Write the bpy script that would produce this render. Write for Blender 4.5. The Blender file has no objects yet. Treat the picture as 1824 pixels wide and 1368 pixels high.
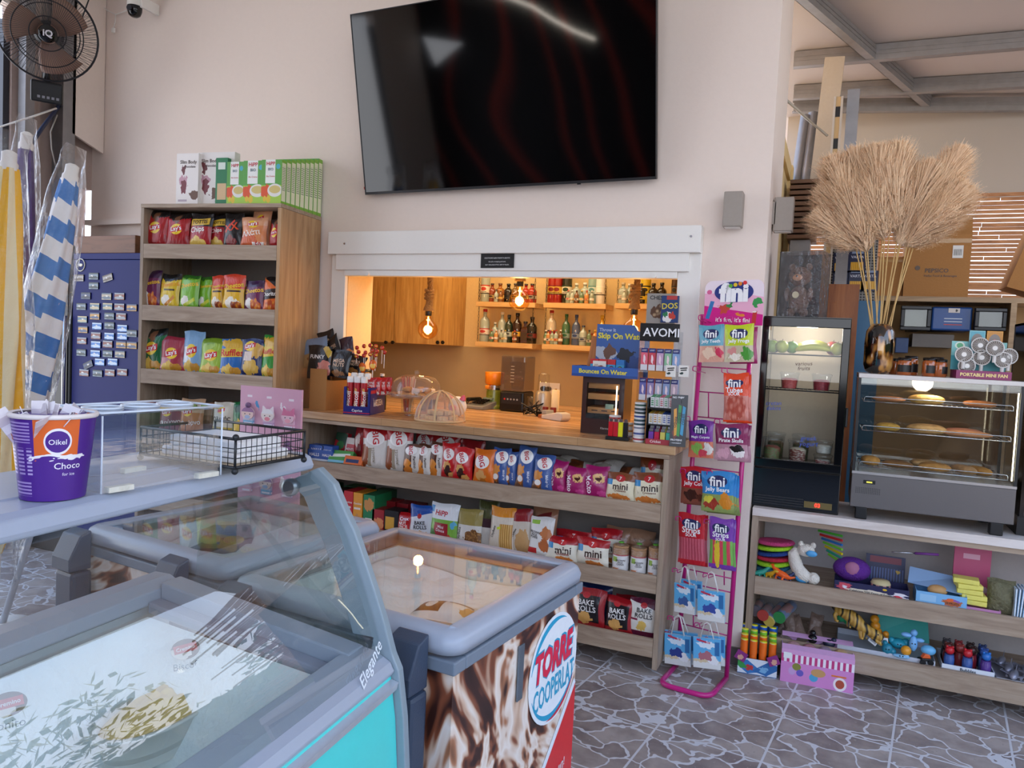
import bpy, math, random
from mathutils import Vector, Matrix, Euler
random.seed(7)
S=bpy.context.scene
COL=S.collection
R=math.radians
# ---------------------------------------------------------------- camera
F_PX=1334.; YAW,PIT,ROL=.40498932,-.05219647,.04770318
_cy,_sy=math.cos(YAW),math.sin(YAW)
FW=Vector((-_sy*math.cos(PIT),_cy*math.cos(PIT),math.sin(PIT)))
_r=Vector((_cy,_sy,0)); _u=_r.cross(FW)
RR=_r*math.cos(ROL)+_u*math.sin(ROL); UU=-_r*math.sin(ROL)+_u*math.cos(ROL)
CAM=Vector((0,0,1.5))
cd=bpy.data.cameras.new('camera'); cam=bpy.data.objects.new('camera',cd); COL.objects.link(cam)
cd.sensor_fit='HORIZONTAL'; cd.sensor_width=36; cd.lens=36*F_PX/1824; cd.clip_start=.02; cd.clip_end=300
m=Matrix.Identity(4)
for i in range(3): m[i][0]=RR[i]; m[i][1]=UU[i]; m[i][2]=-FW[i]; m[i][3]=CAM[i]
cam.matrix_world=m; S.camera=cam
# ---------------------------------------------------------------- world, sun, exposure
S.view_settings.view_transform='Standard'; S.view_settings.look='None'; S.view_settings.gamma=1
S.view_settings.use_curve_mapping=False; S.view_settings.exposure=0.55
w=bpy.data.worlds.new('world'); S.world=w; w.use_nodes=True
nt=w.node_tree; nt.nodes.clear()
wo=nt.nodes.new('ShaderNodeOutputWorld'); bg=nt.nodes.new('ShaderNodeBackground')
tc=nt.nodes.new('ShaderNodeTexCoord'); sx=nt.nodes.new('ShaderNodeSeparateXYZ'); rp=nt.nodes.new('ShaderNodeValToRGB')
nt.links.new(tc.outputs['Generated'],sx.inputs[0]); nt.links.new(sx.outputs['Z'],rp.inputs[0])
rp.color_ramp.elements[0].position=0; rp.color_ramp.elements[0].color=(.92,.94,1,1)
rp.color_ramp.elements[1].position=.7; rp.color_ramp.elements[1].color=(.30,.52,.95,1)
nt.links.new(rp.outputs[0],bg.inputs[0]); bg.inputs[1].default_value=2.3
nt.links.new(bg.outputs[0],wo.inputs[0])
def lamp(name,kind,loc,rot,energy,col,size=.1,sizey=None):
    l=bpy.data.lights.new(name,kind); l.energy=energy; l.color=col
    if kind=='AREA':
        l.size=size
        if sizey: l.shape='RECTANGLE'; l.size_y=sizey
    elif kind=='SUN': l.angle=R(.6)
    else: l.shadow_soft_size=size
    o=bpy.data.objects.new(name,l); COL.objects.link(o); o.location=loc; o.rotation_euler=rot; return o
def aim(o,d): o.rotation_euler=Vector(d).to_track_quat('-Z','Y').to_euler()
sun=lamp('sun','SUN',(6,8,8),(0,0,0),9,(1,.82,.62)); aim(sun,(-.25,-.80,-.55))
# ceiling lamps
lamp('kitchen_ceiling_light','AREA',(-1.9,4.5,2.55),(0,0,0),11,(1,.80,.50),1.6,.5)

# ---------------------------------------------------------------- pixel rays
def ray(x,y): return FW+RR*((x-912)/F_PX)-UU*((y-684)/F_PX)
def aY(x,y,Y): d=ray(x,y); return CAM+d*((Y-CAM.y)/d.y)
def aZ(x,y,Z): d=ray(x,y); return CAM+d*((Z-CAM.z)/d.z)
def aX(x,y,X): d=ray(x,y); return CAM+d*((X-CAM.x)/d.x)
# ---------------------------------------------------------------- tags
def tag(o,label=None,cat=None,group=None,kind=None):
    if label: o['label']=label
    if cat: o['category']=cat
    if group: o['group']=group
    if kind: o['kind']=kind
    return o
def thing(name,label,cat,loc=(0,0,0),rz=0,group=None,rot=None):
    o=bpy.data.objects.new(name,None); COL.objects.link(o); o.location=loc; o.rotation_euler=rot or (0,0,rz)
    o.empty_display_size=.05
    return tag(o,label,cat,group)
# ---------------------------------------------------------------- materials
_M={}
def hexc(h):
    if not isinstance(h,str): return tuple(h)
    h=h.lstrip('#'); c=[int(h[i:i+2],16)/255 for i in (0,2,4)]
    return tuple((x/12.92 if x<=.04045 else ((x+.055)/1.055)**2.4) for x in c)
def newmat(name):
    m=bpy.data.materials.new(name); m.use_nodes=True
    nt=m.node_tree; return m,nt,nt.nodes['Principled BSDF']
def mat(name,col='#808080',rough=.5,metal=0,spec=.5,coat=0,emit=None,es=0,bump=0,bscale=60,var=0):
    if name in _M: return _M[name]
    m,nt,p=newmat(name); c=hexc(col)
    p.inputs['Base Color'].default_value=(*c,1); p.inputs['Roughness'].default_value=rough
    p.inputs['Metallic'].default_value=metal; p.inputs['Specular IOR Level'].default_value=spec
    p.inputs['Coat Weight'].default_value=coat
    if emit: p.inputs['Emission Color'].default_value=(*hexc(emit),1); p.inputs['Emission Strength'].default_value=es
    tc=nt.nodes.new('ShaderNodeTexCoord'); n=nt.nodes.new('ShaderNodeTexNoise'); n.inputs['Scale'].default_value=bscale; n.inputs['Detail'].default_value=4
    nt.links.new(tc.outputs['Object'],n.inputs['Vector'])
    v=var or .06
    mx=nt.nodes.new('ShaderNodeMix'); mx.data_type='RGBA'
    mx.inputs[6].default_value=(*[x*(1-v) for x in c],1); mx.inputs[7].default_value=(*[min(1,x*(1+v)) for x in c],1)
    nt.links.new(n.outputs['Fac'],mx.inputs[0]); nt.links.new(mx.outputs[2],p.inputs['Base Color'])
    if bump:
        b=nt.nodes.new('ShaderNodeBump'); b.inputs['Strength'].default_value=bump; b.inputs['Distance'].default_value=.01
        nt.links.new(n.outputs['Fac'],b.inputs['Height']); nt.links.new(b.outputs[0],p.inputs['Normal'])
    _M[name]=m; return m
def glass(name,tint=(1,1,1),rough=0.0,ior=1.5,density=0.0,bump=0,bscale=20):
    # thin pane: clear transmission with Fresnel reflection; density = share of a cloudy white film
    if name in _M: return _M[name]
    m=bpy.data.materials.new(name); m.use_nodes=True; nt=m.node_tree; nt.nodes.clear()
    o=nt.nodes.new('ShaderNodeOutputMaterial'); t=nt.nodes.new('ShaderNodeBsdfTransparent'); g=nt.nodes.new('ShaderNodeBsdfGlossy')
    t.inputs[0].default_value=(*tint,1); g.inputs['Roughness'].default_value=rough
    lw=nt.nodes.new('ShaderNodeLayerWeight'); pw=nt.nodes.new('ShaderNodeMath'); pw.operation='POWER'; pw.inputs[1].default_value=5; nt.links.new(lw.outputs['Facing'],pw.inputs[0])
    lw.inputs[0].default_value=.5; F0=2*((ior-1)/(ior+1))**2
    f=nt.nodes.new('ShaderNodeMath'); f.operation='MULTIPLY_ADD'; f.inputs[1].default_value=1-F0; f.inputs[2].default_value=F0; nt.links.new(pw.outputs[0],f.inputs[0])
    mx=nt.nodes.new('ShaderNodeMixShader'); nt.links.new(f.outputs[0],mx.inputs[0]); nt.links.new(t.outputs[0],mx.inputs[1]); nt.links.new(g.outputs[0],mx.inputs[2])
    out=mx
    if density:
        d=nt.nodes.new('ShaderNodeBsdfDiffuse'); d.inputs[0].default_value=(.9,.92,.93,1)
        m2=nt.nodes.new('ShaderNodeMixShader'); m2.inputs[0].default_value=density
        nt.links.new(mx.outputs[0],m2.inputs[1]); nt.links.new(d.outputs[0],m2.inputs[2]); out=m2
    if bump:
        tc=nt.nodes.new('ShaderNodeTexCoord'); n=nt.nodes.new('ShaderNodeTexNoise'); n.inputs['Scale'].default_value=bscale; n.inputs['Detail'].default_value=5
        b=nt.nodes.new('ShaderNodeBump'); b.inputs['Strength'].default_value=bump; b.inputs['Distance'].default_value=.02
        nt.links.new(tc.outputs['Object'],n.inputs[0]); nt.links.new(n.outputs['Fac'],b.inputs['Height'])
        nt.links.new(b.outputs[0],g.inputs['Normal']); nt.links.new(b.outputs[0],lw.inputs['Normal'])
    nt.links.new(out.outputs[0],o.inputs[0]); _M[name]=m; return m
def ramp(nt,fac,stops):
    r=nt.nodes.new('ShaderNodeValToRGB'); e=r.color_ramp.elements
    while len(e)<len(stops): e.new(.5)
    for i,(p,c) in enumerate(stops): e[i].position=p; e[i].color=(*hexc(c),1)
    nt.links.new(fac,r.inputs[0]); return r.outputs[0]
def wood(name,c1,c2,c3=None,axis='X',scale=1.,rough=.5,planks=None):
    if name in _M: return _M[name]
    m,nt,p=newmat(name); tc=nt.nodes.new('ShaderNodeTexCoord'); mp=nt.nodes.new('ShaderNodeMapping')
    s=[14*scale]*3; s['XYZ'.index(axis)]=1.3*scale; mp.inputs['Scale'].default_value=s
    nt.links.new(tc.outputs['Object'],mp.inputs[0])
    n=nt.nodes.new('ShaderNodeTexNoise'); n.inputs['Scale'].default_value=1.6; n.inputs['Detail'].default_value=7; n.inputs['Roughness'].default_value=.62; n.inputs['Distortion'].default_value=1.2
    nt.links.new(mp.outputs[0],n.inputs[0])
    col=ramp(nt,n.outputs['Fac'],[(.3,c2),(.5,c1),(.7,c3 or c1)])
    if planks:
        b=nt.nodes.new('ShaderNodeTexBrick'); b.inputs['Scale'].default_value=1; b.inputs['Mortar Size'].default_value=0.001
        b.inputs['Brick Width'].default_value=planks[0]; b.inputs['Row Height'].default_value=planks[1]
        b.inputs['Color1'].default_value=(.72,.72,.72,1); b.inputs['Color2'].default_value=(1.15,1.12,1.08,1); b.inputs['Mortar'].default_value=(.5,.5,.5,1)
        nt.links.new(tc.outputs['Object'],b.inputs[0])
        mx=nt.nodes.new('ShaderNodeMix'); mx.data_type='RGBA'; mx.blend_type='MULTIPLY'; mx.inputs[0].default_value=1
        nt.links.new(col,mx.inputs[6]); nt.links.new(b.outputs['Color'],mx.inputs[7]); col=mx.outputs[2]
    nt.links.new(col,p.inputs['Base Color']); p.inputs['Roughness'].default_value=rough
    bm=nt.nodes.new('ShaderNodeBump'); bm.inputs['Strength'].default_value=.15; bm.inputs['Distance'].default_value=.004
    nt.links.new(n.outputs['Fac'],bm.inputs['Height']); nt.links.new(bm.outputs[0],p.inputs['Normal'])
    _M[name]=m; return m
_art=0
def art(base,shapes=(),rough=.35,coat=0,bump=0,metal=0,name=None):
    """printed surface in UV space: shapes r(u0,v0,u1,v1,c) e(cu,cv,ru,rv,c) b(blob, same as e, ragged) f(food: cu,cv,ru,rv,c1,c2,scale) t(tilted rect cu,cv,ru,rv,deg,c) s(stripes u0,v0,u1,v1,n,c)"""
    global _art
    key=(str(base),str(shapes),rough,coat,bump)
    if key in _M: return _M[key]
    _art+=1; m,nt,p=newmat(name or 'printed_film_%d'%_art); N=nt.nodes; L=nt.links
    uv=N.new('ShaderNodeUVMap').outputs[0]
    cur=N.new('ShaderNodeRGB'); cur.outputs[0].default_value=(*hexc(base),1); cur=cur.outputs[0]
    nz=None
    def vm(op,a,b=None):
        n=N.new('ShaderNodeVectorMath'); n.operation=op
        if isinstance(a,tuple): n.inputs[0].default_value=a
        else: L.new(a,n.inputs[0])
        if b is not None:
            if isinstance(b,tuple): n.inputs[1].default_value=b
            else: L.new(b,n.inputs[1])
        return n.outputs['Value'] if op=='LENGTH' else n.outputs[0]
    def mm(op,a,b):
        n=N.new('ShaderNodeMath'); n.operation=op
        for i,x in enumerate((a,b)):
            if isinstance(x,(int,float)): n.inputs[i].default_value=x
            else: L.new(x,n.inputs[i])
        return n.outputs[0]
    for s in shapes:
        k=s[0]
        src=uv
        if k in 'bf':
            if nz is None:
                n=N.new('ShaderNodeTexNoise'); n.inputs['Scale'].default_value=7; n.inputs['Detail'].default_value=3; L.new(uv,n.inputs[0])
                nz=vm('MULTIPLY',vm('SUBTRACT',n.outputs['Color'],(.5,.5,.5)),(.28,.28,0))
            src=vm('ADD',uv,nz)
        if k in 'ebf':
            d=vm('DIVIDE',vm('SUBTRACT',src,(s[1],s[2],0)),(s[3],s[4],1)); fac=mm('LESS_THAN',vm('LENGTH',d),1)
        elif k in 'rs':
            cu,cv=(s[1]+s[3])/2,(s[2]+s[4])/2; ru,rv=abs(s[3]-s[1])/2,abs(s[4]-s[2])/2
            d=vm('ABSOLUTE',vm('DIVIDE',vm('SUBTRACT',src,(cu,cv,0)),(ru,rv,1)))
            sp=N.new('ShaderNodeSeparateXYZ'); L.new(d,sp.inputs[0]); fac=mm('LESS_THAN',mm('MAXIMUM',sp.outputs[0],sp.outputs[1]),1)
            if k=='s':
                sp=N.new('ShaderNodeSeparateXYZ'); L.new(uv,sp.inputs[0]); fr=mm('FRACT',mm('MULTIPLY',sp.outputs[s[6] if len(s)>6 else 0],s[5]),0); fac=mm('MULTIPLY',fac,mm('LESS_THAN',fr,.5)); s=(*s[:5],s[7])if len(s)>7 else s
        elif k=='t':
            vr=N.new('ShaderNodeVectorRotate'); vr.rotation_type='Z_AXIS'; vr.inputs['Angle'].default_value=-R(s[5]); L.new(vm('SUBTRACT',src,(s[1],s[2],0)),vr.inputs['Vector'])
            d=vm('ABSOLUTE',vm('DIVIDE',vr.outputs[0],(s[3],s[4],1)))
            sp=N.new('ShaderNodeSeparateXYZ'); L.new(d,sp.inputs[0]); fac=mm('LESS_THAN',mm('MAXIMUM',sp.outputs[0],sp.outputs[1]),1)
        if k=='f':
            n=N.new('ShaderNodeTexVoronoi'); n.inputs['Scale'].default_value=s[7]; L.new(uv,n.inputs[0])
            c=ramp(nt,n.outputs['Distance'],[(.1,s[5]),(.6,s[6])])
        else:
            c=N.new('ShaderNodeRGB'); c.outputs[0].default_value=(*hexc(s[-1]),1); c=c.outputs[0]
        mx=N.new('ShaderNodeMix'); mx.data_type='RGBA'; L.new(fac,mx.inputs[0]); L.new(cur,mx.inputs[6]); L.new(c,mx.inputs[7]); cur=mx.outputs[2]
    L.new(cur,p.inputs['Base Color']); p.inputs['Roughness'].default_value=rough; p.inputs['Coat Weight'].default_value=coat; p.inputs['Metallic'].default_value=metal
    if bump:
        tc=N.new('ShaderNodeTexCoord'); n=N.new('ShaderNodeTexNoise'); n.inputs['Scale'].default_value=22; n.inputs['Detail'].default_value=3; n.inputs['Distortion'].default_value=1.5
        mp=N.new('ShaderNodeMapping'); mp.inputs['Scale'].default_value=(1.6,1,.7); L.new(tc.outputs['Object'],mp.inputs[0]); L.new(mp.outputs[0],n.inputs[0])
        b=N.new('ShaderNodeBump'); b.inputs['Strength'].default_value=bump; b.inputs['Distance'].default_value=.012; L.new(n.outputs['Fac'],b.inputs['Height']); L.new(b.outputs[0],p.inputs['Normal'])
    _M[key]=m; return m
# ---------------------------------------------------------------- mesh builder
class MB:
    def __init__(s): s.v=[]; s.f=[]; s.mi=[]; s.sm=[]; s.uv=[]
    def add(s,vs,fs,mi=0,sm=False,uvs=None,M=None):
        b=len(s.v)
        for v in vs:
            v=Vector(v)
            s.v.append(M@v if M else v)
        for i,f in enumerate(fs):
            s.f.append([b+k for k in f]); s.mi.append(mi[i] if isinstance(mi,list) else mi); s.sm.append(sm)
            s.uv.append(uvs[i] if uvs else None)
        return s
    def box(s,x0,y0,z0,x1,y1,z1,mi=0,M=None,front=None,back=None,right=None,left=None,top=None,bottom=None):
        vs=[(x0,y0,z0),(x1,y0,z0),(x1,y1,z0),(x0,y1,z0),(x0,y0,z1),(x1,y0,z1),(x1,y1,z1),(x0,y1,z1)]
        fs=[(0,1,5,4),(1,2,6,5),(2,3,7,6),(3,0,4,7),(4,5,6,7),(3,2,1,0)]
        q=[(0,0),(1,0),(1,1),(0,1)]
        mis=[front,right,back,left,top,bottom]; mis=[mi if x is None else x for x in mis]
        return s.add(vs,fs,mis,False,[q]*6,M)
    def cbox(s,c,d,mi=0,M=None,**k):
        return s.box(c[0]-d[0]/2,c[1]-d[1]/2,c[2]-d[2]/2,c[0]+d[0]/2,c[1]+d[1]/2,c[2]+d[2]/2,mi,M,**k)
    def lathe(s,prof,n=20,mi=0,M=None,sm=True,capb=True,capt=True,a0=0,a1=2*math.pi,mis=None):
        full=abs(a1-a0-2*math.pi)<1e-6; vs=[];fs=[];uvs=[];ml=[]
        k=n if full else n+1
        for (r,z) in prof:
            for i in range(k): a=a0+(a1-a0)*i/n; vs.append((r*math.cos(a),r*math.sin(a),z))
        z0,z1=prof[0][1],prof[-1][1]; dz=(z1-z0) or 1
        for j in range(len(prof)-1):
            for i in range(n):
                i2=(i+1)%k
                fs.append((j*k+i,j*k+i2,(j+1)*k+i2,(j+1)*k+i)); va,vb=(prof[j][1]-z0)/dz,(prof[j+1][1]-z0)/dz
                uvs.append([(i/n,va),((i+1)/n,va),((i+1)/n,vb),(i/n,vb)]); ml.append(mis[j] if mis else mi)
        s.add(vs,fs,ml,sm,uvs,M)
        if full:
            if capb and prof[0][0]>1e-5: s.add([vs[i] for i in range(k)],[tuple(range(k-1,-1,-1))],mis[0] if mis else mi,False,None,M)
            if capt and prof[-1][0]>1e-5:
                o=(len(prof)-1)*k; s.add([vs[o+i] for i in range(k)],[tuple(range(k))],mis[-1] if mis else mi,False,[[(.5+.5*math.cos(2*math.pi*i/k),.5+.5*math.sin(2*math.pi*i/k)) for i in range(k)]],M)
        return s
    def cyl(s,p0,p1,r,r1=None,n=12,mi=0,sm=True,M=None):
        p0,p1=Vector(p0),Vector(p1); d=p1-p0
        T=Matrix.Translation(p0)@d.to_track_quat('Z','Y').to_matrix().to_4x4()
        if M: T=M@T
        return s.lathe([(r,0),(r if r1 is None else r1,d.length)],n,mi,T,sm)
    def tube(s,pts,r,n=8,mi=0,M=None,closed=False,rs=None):
        pts=[Vector(p) for p in pts]; K=len(pts); vs=[];fs=[]
        up=None
        for i,p in enumerate(pts):
            if closed: t=pts[(i+1)%K]-pts[i-1]
            else: t=pts[min(i+1,K-1)]-pts[max(i-1,0)]
            t.normalize()
            if up is None: up=Vector((0,0,1)) if abs(t.z)<.9 else Vector((1,0,0))
            a=(up-t*up.dot(t)); a=a.normalized() if a.length>1e-5 else t.orthogonal().normalized(); up=a; b=t.cross(a); q=rs[i] if rs else r
            for j in range(n): an=2*math.pi*j/n; vs.append(p+a*(q*math.cos(an))+b*(q*math.sin(an)))
        for i in range(K if closed else K-1):
            for j in range(n):
                fs.append((i*n+j,i*n+(j+1)%n,((i+1)%K)*n+(j+1)%n,((i+1)%K)*n+j))
        if not closed: fs.append(tuple(range(n-1,-1,-1))); fs.append(tuple((K-1)*n+j for j in range(n)))
        return s.add(vs,fs,mi,True,None,M)
    def ball(s,c,r,n=16,m=10,mi=0,M=None,sq=(1,1,1)):
        T=Matrix.Translation(Vector(c))@Matrix.Diagonal((*sq,1))
        if M: T=M@T
        return s.lathe([(r*math.sin(math.pi*i/m)+1e-6,-r*math.cos(math.pi*i/m)) for i in range(m+1)],n,mi,T,True,False,False)
    def prism(s,poly,y0,y1,mi=0,M=None,sm=False,side=None):
        # polygon in x,z extruded along y
        n=len(poly); vs=[(a,y0,b) for a,b in poly]+[(a,y1,b) for a,b in poly]
        xs=[a for a,b in poly]; zs=[b for a,b in poly]; dx=(max(xs)-min(xs)) or 1; dz=(max(zs)-min(zs)) or 1
        uv=[((a-min(xs))/dx,(b-min(zs))/dz) for a,b in poly]
        fs=[tuple(range(n)),tuple(range(2*n-1,n-1,-1))]+[(i+n,(i+1)%n+n,(i+1)%n,i)for i in range(n)]
        q=[(0,0),(1,0),(1,1),(0,1)]
        return s.add(vs,fs,[mi,mi]+[mi if side is None else side]*n,sm,[uv,uv[::-1]]+[q]*n,M)
    def grid(s,fn,nu,nv,mi=0,M=None,sm=True,flip=False):
        vs=[];fs=[];uvs=[]
        for j in range(nv+1):
            for i in range(nu+1): vs.append(fn(i/nu,j/nv))
        for j in range(nv):
            for i in range(nu):
                a=j*(nu+1)+i; f=(a,a+1,a+nu+2,a+nu+1); q=[(i/nu,j/nv),((i+1)/nu,j/nv),((i+1)/nu,(j+1)/nv),(i/nu,(j+1)/nv)]
                if flip: f=f[::-1]; q=q[::-1]
                fs.append(f); uvs.append(q)
        return s.add(vs,fs,mi,sm,uvs,M)
    def mesh(s,name,mats):
        me=bpy.data.meshes.new(name); me.from_pydata([tuple(v) for v in s.v],[],s.f)
        for m in (mats if isinstance(mats,(list,tuple)) else [mats]): me.materials.append(m)
        me.polygons.foreach_set('material_index',s.mi); me.polygons.foreach_set('use_smooth',s.sm)
        l=me.uv_layers.new(name='UVMap'); k=0
        for f,u in zip(s.f,s.uv):
            for j in range(len(f)):
                l.data[k].uv=u[j] if u else (0,0); k+=1
        me.update(); return me
    def build(s,name,mats,parent=None,loc=None,rot=None,bevel=0,seg=2,sub=0,solid=0):
        o=bpy.data.objects.new(name,s.mesh(name,mats)); COL.objects.link(o)
        if parent: o.parent=parent
        if loc is not None: o.location=loc
        if rot is not None: o.rotation_euler=rot
        if bevel: b=o.modifiers.new('bevel','BEVEL'); b.width=bevel; b.segments=seg; b.limit_method='ANGLE'; b.angle_limit=R(40)
        if solid: b=o.modifiers.new('solid','SOLIDIFY'); b.thickness=solid
        if sub: b=o.modifiers.new('sub','SUBSURF'); b.levels=sub; b.render_levels=sub
        return o
def struct(name,mb,mats,**k): o=mb.build(name,mats,**k); o['kind']='structure'; return o
def instance(o,parent=None):
    c=o.copy(); COL.objects.link(c)
    if parent: c.parent=parent
    for ch in list(o.children): instance(ch,c)
    return c
# ---------------------------------------------------------------- lettering
_T={}
def textmesh(s,ext=0.0006,bold=0.0,shear=0,sp=1.0):
    k=(s,ext,bold,shear,sp)
    if k in _T: return _T[k]
    c=bpy.data.curves.new('txt','FONT'); c.body=s; c.size=1; c.align_x='CENTER'; c.align_y='CENTER'; c.resolution_u=2
    c.shear=shear; c.space_character=sp; c.space_line=.85; c.offset=bold
    o=bpy.data.objects.new('txt',c); COL.objects.link(o)
    dg=bpy.context.evaluated_depsgraph_get(); dg.update(); me=bpy.data.meshes.new_from_object(o.evaluated_get(dg))
    vs=[tuple(v.co) for v in me.vertices]; fs=[tuple(p.vertices) for p in me.polygons]
    bpy.data.objects.remove(o); bpy.data.curves.remove(c); bpy.data.meshes.remove(me)
    xs=[v[0] for v in vs] or [0]; ys=[v[1] for v in vs] or [0]
    _T[k]=(vs,fs,(min(xs),max(xs),min(ys),max(ys))); return _T[k]
def letter(s,m,parent,pos,width=None,height=None,rot=0,surf=None,M=None,name='lettering',bold=0.015,shear=0,off=.0012,sp=1.0,label=None):
    """lettering in the local x-z plane facing -y; pos=(x,z) centre; width/height in metres; surf(x,z)->y of the front"""
    vs,fs,(a,b,c,d)=textmesh(s,0,bold,shear,sp)
    if not vs: return
    W,H=b-a,d-c
    if width and height: sx,sz=width/W,height/H
    elif width: sx=sz=width/W
    else: sx=sz=height/H
    ca,sa=math.cos(rot),math.sin(rot); out=[]
    for v in vs:
        x=(v[0]-(a+b)/2)*sx; z=(v[1]-(c+d)/2)*sz; x,z=x*ca-z*sa+pos[0],x*sa+z*ca+pos[1]
        y=(surf(x,z) if surf else 0)-off; out.append((x,y,z))
    mb=MB(); mb.add(out,fs,0,False,None,M)
    o=mb.build(name,m,parent)
    if label: o['label']=label
    return o
INK={}
def ink(c,rough=.4,emit=0):
    k='ink_'+c
    return mat(k+('e' if emit else ''),c,rough,emit=c if emit else None,es=emit)
def aP(x,y,p0,n):
    d=ray(x,y); p0=Vector(p0); n=Vector(n); return CAM+d*((p0-CAM).dot(n)/d.dot(n))
# ================================================================ common materials
WALL=mat('painted_wall','#ECDCD0',.85,bump=.12,bscale=35,var=.02)
WHITE=mat('white_paint','#EFEBE4',.45,var=.015)
OAK=wood('grey_oak_front','#A58F79','#8A7461','#B5A28D','X',1.1,.55)
OAKV=wood('warm_oak_side','#B58F66','#9A744E','#C6A37B','Z',.8,.5)
OAKZ=wood('grey_oak_upright','#9E8A76','#84705E','#AF9C88','Z',1.1,.55)
WARM=wood('yellow_oak_cabinet','#C49552','#A5763A','#D6AC69','Z',1.2,.45)
BEECH=wood('butcher_block','#CFA274','#B5855A','#DFB98C','X',1.0,.25,planks=(.55,.045))
STEEL=mat('galvanised_steel','#8F8D8E',.45,.7,var=.2,bscale=14)
BLACK=mat('black_plastic','#0B0B0D',.35)
GLOSSBLACK=mat('gloss_black','#040405',.10)
GREYP=mat('grey_blue_plastic','#A6AEBD',.35,var=.03)
GREYD=mat('mid_grey_blue_plastic','#7C8794',.4)
SLATE=mat('dark_slate_plastic','#39465A',.42,bump=.1,bscale=200)
CHROME=mat('chrome_wire','#C9CBD0',.2,1)
GLASS=glass('clear_glass',(.97,.99,.98),ior=1.33)
PANE=glass('curved_pane_glass',(.93,.97,.96),ior=1.75)
ACRYL=glass('clear_acrylic',(.96,.98,1),ior=1.45)
WRAP=glass('crinkled_plastic_wrap',(.97,.97,.98),rough=.08,ior=1.42,density=.02,bump=.9,bscale=26)
LINER=mat('white_liner','#DDE3DF',.5,bump=.15,bscale=30)
FROST=mat('frosty_snow','#F8FCFA',.85,bump=.9,bscale=30,var=.04)
# ================================================================ floor
def floor_mat():
    m,nt,p=newmat('crazy_paving_tiles'); N=nt.nodes; L=nt.links
    tc=N.new('ShaderNodeTexCoord'); mp=N.new('ShaderNodeMapping'); mp.inputs['Rotation'].default_value=(0,0,R(6.7)); mp.inputs['Location'].default_value=(.08,.03,0)
    L.new(tc.outputs['Object'],mp.inputs[0])
    nz=N.new('ShaderNodeTexNoise'); nz.inputs['Scale'].default_value=5; nz.inputs['Detail'].default_value=3; L.new(mp.outputs[0],nz.inputs[0])
    a=N.new('ShaderNodeVectorMath'); a.operation='SCALE'; a.inputs['Scale'].default_value=.22; L.new(nz.outputs['Color'],a.inputs[0])
    b=N.new('ShaderNodeVectorMath'); b.operation='ADD'; L.new(mp.outputs[0],b.inputs[0]); L.new(a.outputs[0],b.inputs[1])
    sc=N.new('ShaderNodeMapping'); sc.inputs['Scale'].default_value=(1,1.35,1); L.new(b.outputs[0],sc.inputs[0])
    def edge(scale,th):
        v=N.new('ShaderNodeTexVoronoi'); v.feature='DISTANCE_TO_EDGE'; v.inputs['Scale'].default_value=scale; L.new(sc.outputs[0],v.inputs[0])
        lt=N.new('ShaderNodeMath'); lt.operation='LESS_THAN'; lt.inputs[1].default_value=th; L.new(v.outputs['Distance'],lt.inputs[0]); return lt.outputs[0]
    e1=edge(6.2,.032)
    br=N.new('ShaderNodeTexBrick'); br.offset=0; br.inputs['Scale'].default_value=1; br.inputs['Brick Width'].default_value=.41; br.inputs['Row Height'].default_value=.41; br.inputs['Mortar Size'].default_value=.0045
    br.inputs['Color1'].default_value=(0,0,0,1); br.inputs['Color2'].default_value=(0,0,0,1); br.inputs['Mortar'].default_value=(1,1,1,1); L.new(mp.outputs[0],br.inputs[0])
    mxx=N.new('ShaderNodeMath'); mxx.operation='MAXIMUM'; L.new(e1,mxx.inputs[0]); L.new(br.outputs['Color'],mxx.inputs[1])
    n2=N.new('ShaderNodeTexNoise'); n2.inputs['Scale'].default_value=9; n2.inputs['Detail'].default_value=6; L.new(tc.outputs['Object'],n2.inputs[0])
    v2=N.new('ShaderNodeTexVoronoi'); v2.inputs['Scale'].default_value=6.2; L.new(sc.outputs[0],v2.inputs[0])
    sp=N.new('ShaderNodeSeparateXYZ'); L.new(v2.outputs['Color'],sp.inputs[0])
    ad=N.new('ShaderNodeMath'); ad.operation='MULTIPLY_ADD'; ad.inputs[1].default_value=.3; L.new(sp.outputs[0],ad.inputs[0]); L.new(n2.outputs['Fac'],ad.inputs[2])
    st=ramp(nt,ad.outputs[0],[(.4,'#7E716F'),(.62,'#978A84'),(.85,'#AEA29B')])
    fl=N.new('ShaderNodeTexNoise'); fl.inputs['Scale'].default_value=55; fl.inputs['Detail'].default_value=3; L.new(tc.outputs['Object'],fl.inputs[0])
    ff=N.new('ShaderNodeMath'); ff.operation='GREATER_THAN'; ff.inputs[1].default_value=.66; L.new(fl.outputs['Fac'],ff.inputs[0])
    m1=N.new('ShaderNodeMix'); m1.data_type='RGBA'; L.new(ff.outputs[0],m1.inputs[0]); L.new(st,m1.inputs[6]); m1.inputs[7].default_value=(*hexc('#9C948E'),1)
    m2=N.new('ShaderNodeMix'); m2.data_type='RGBA'; L.new(mxx.outputs[0],m2.inputs[0]); L.new(m1.outputs[2],m2.inputs[6]); m2.inputs[7].default_value=(*hexc('#D0CFD2'),1)
    L.new(m2.outputs[2],p.inputs['Base Color']); p.inputs['Roughness'].default_value=.42
    return m
struct('floor',MB().box(-6.5,-4,-.1,4,9.5,0),[floor_mat()])
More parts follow.
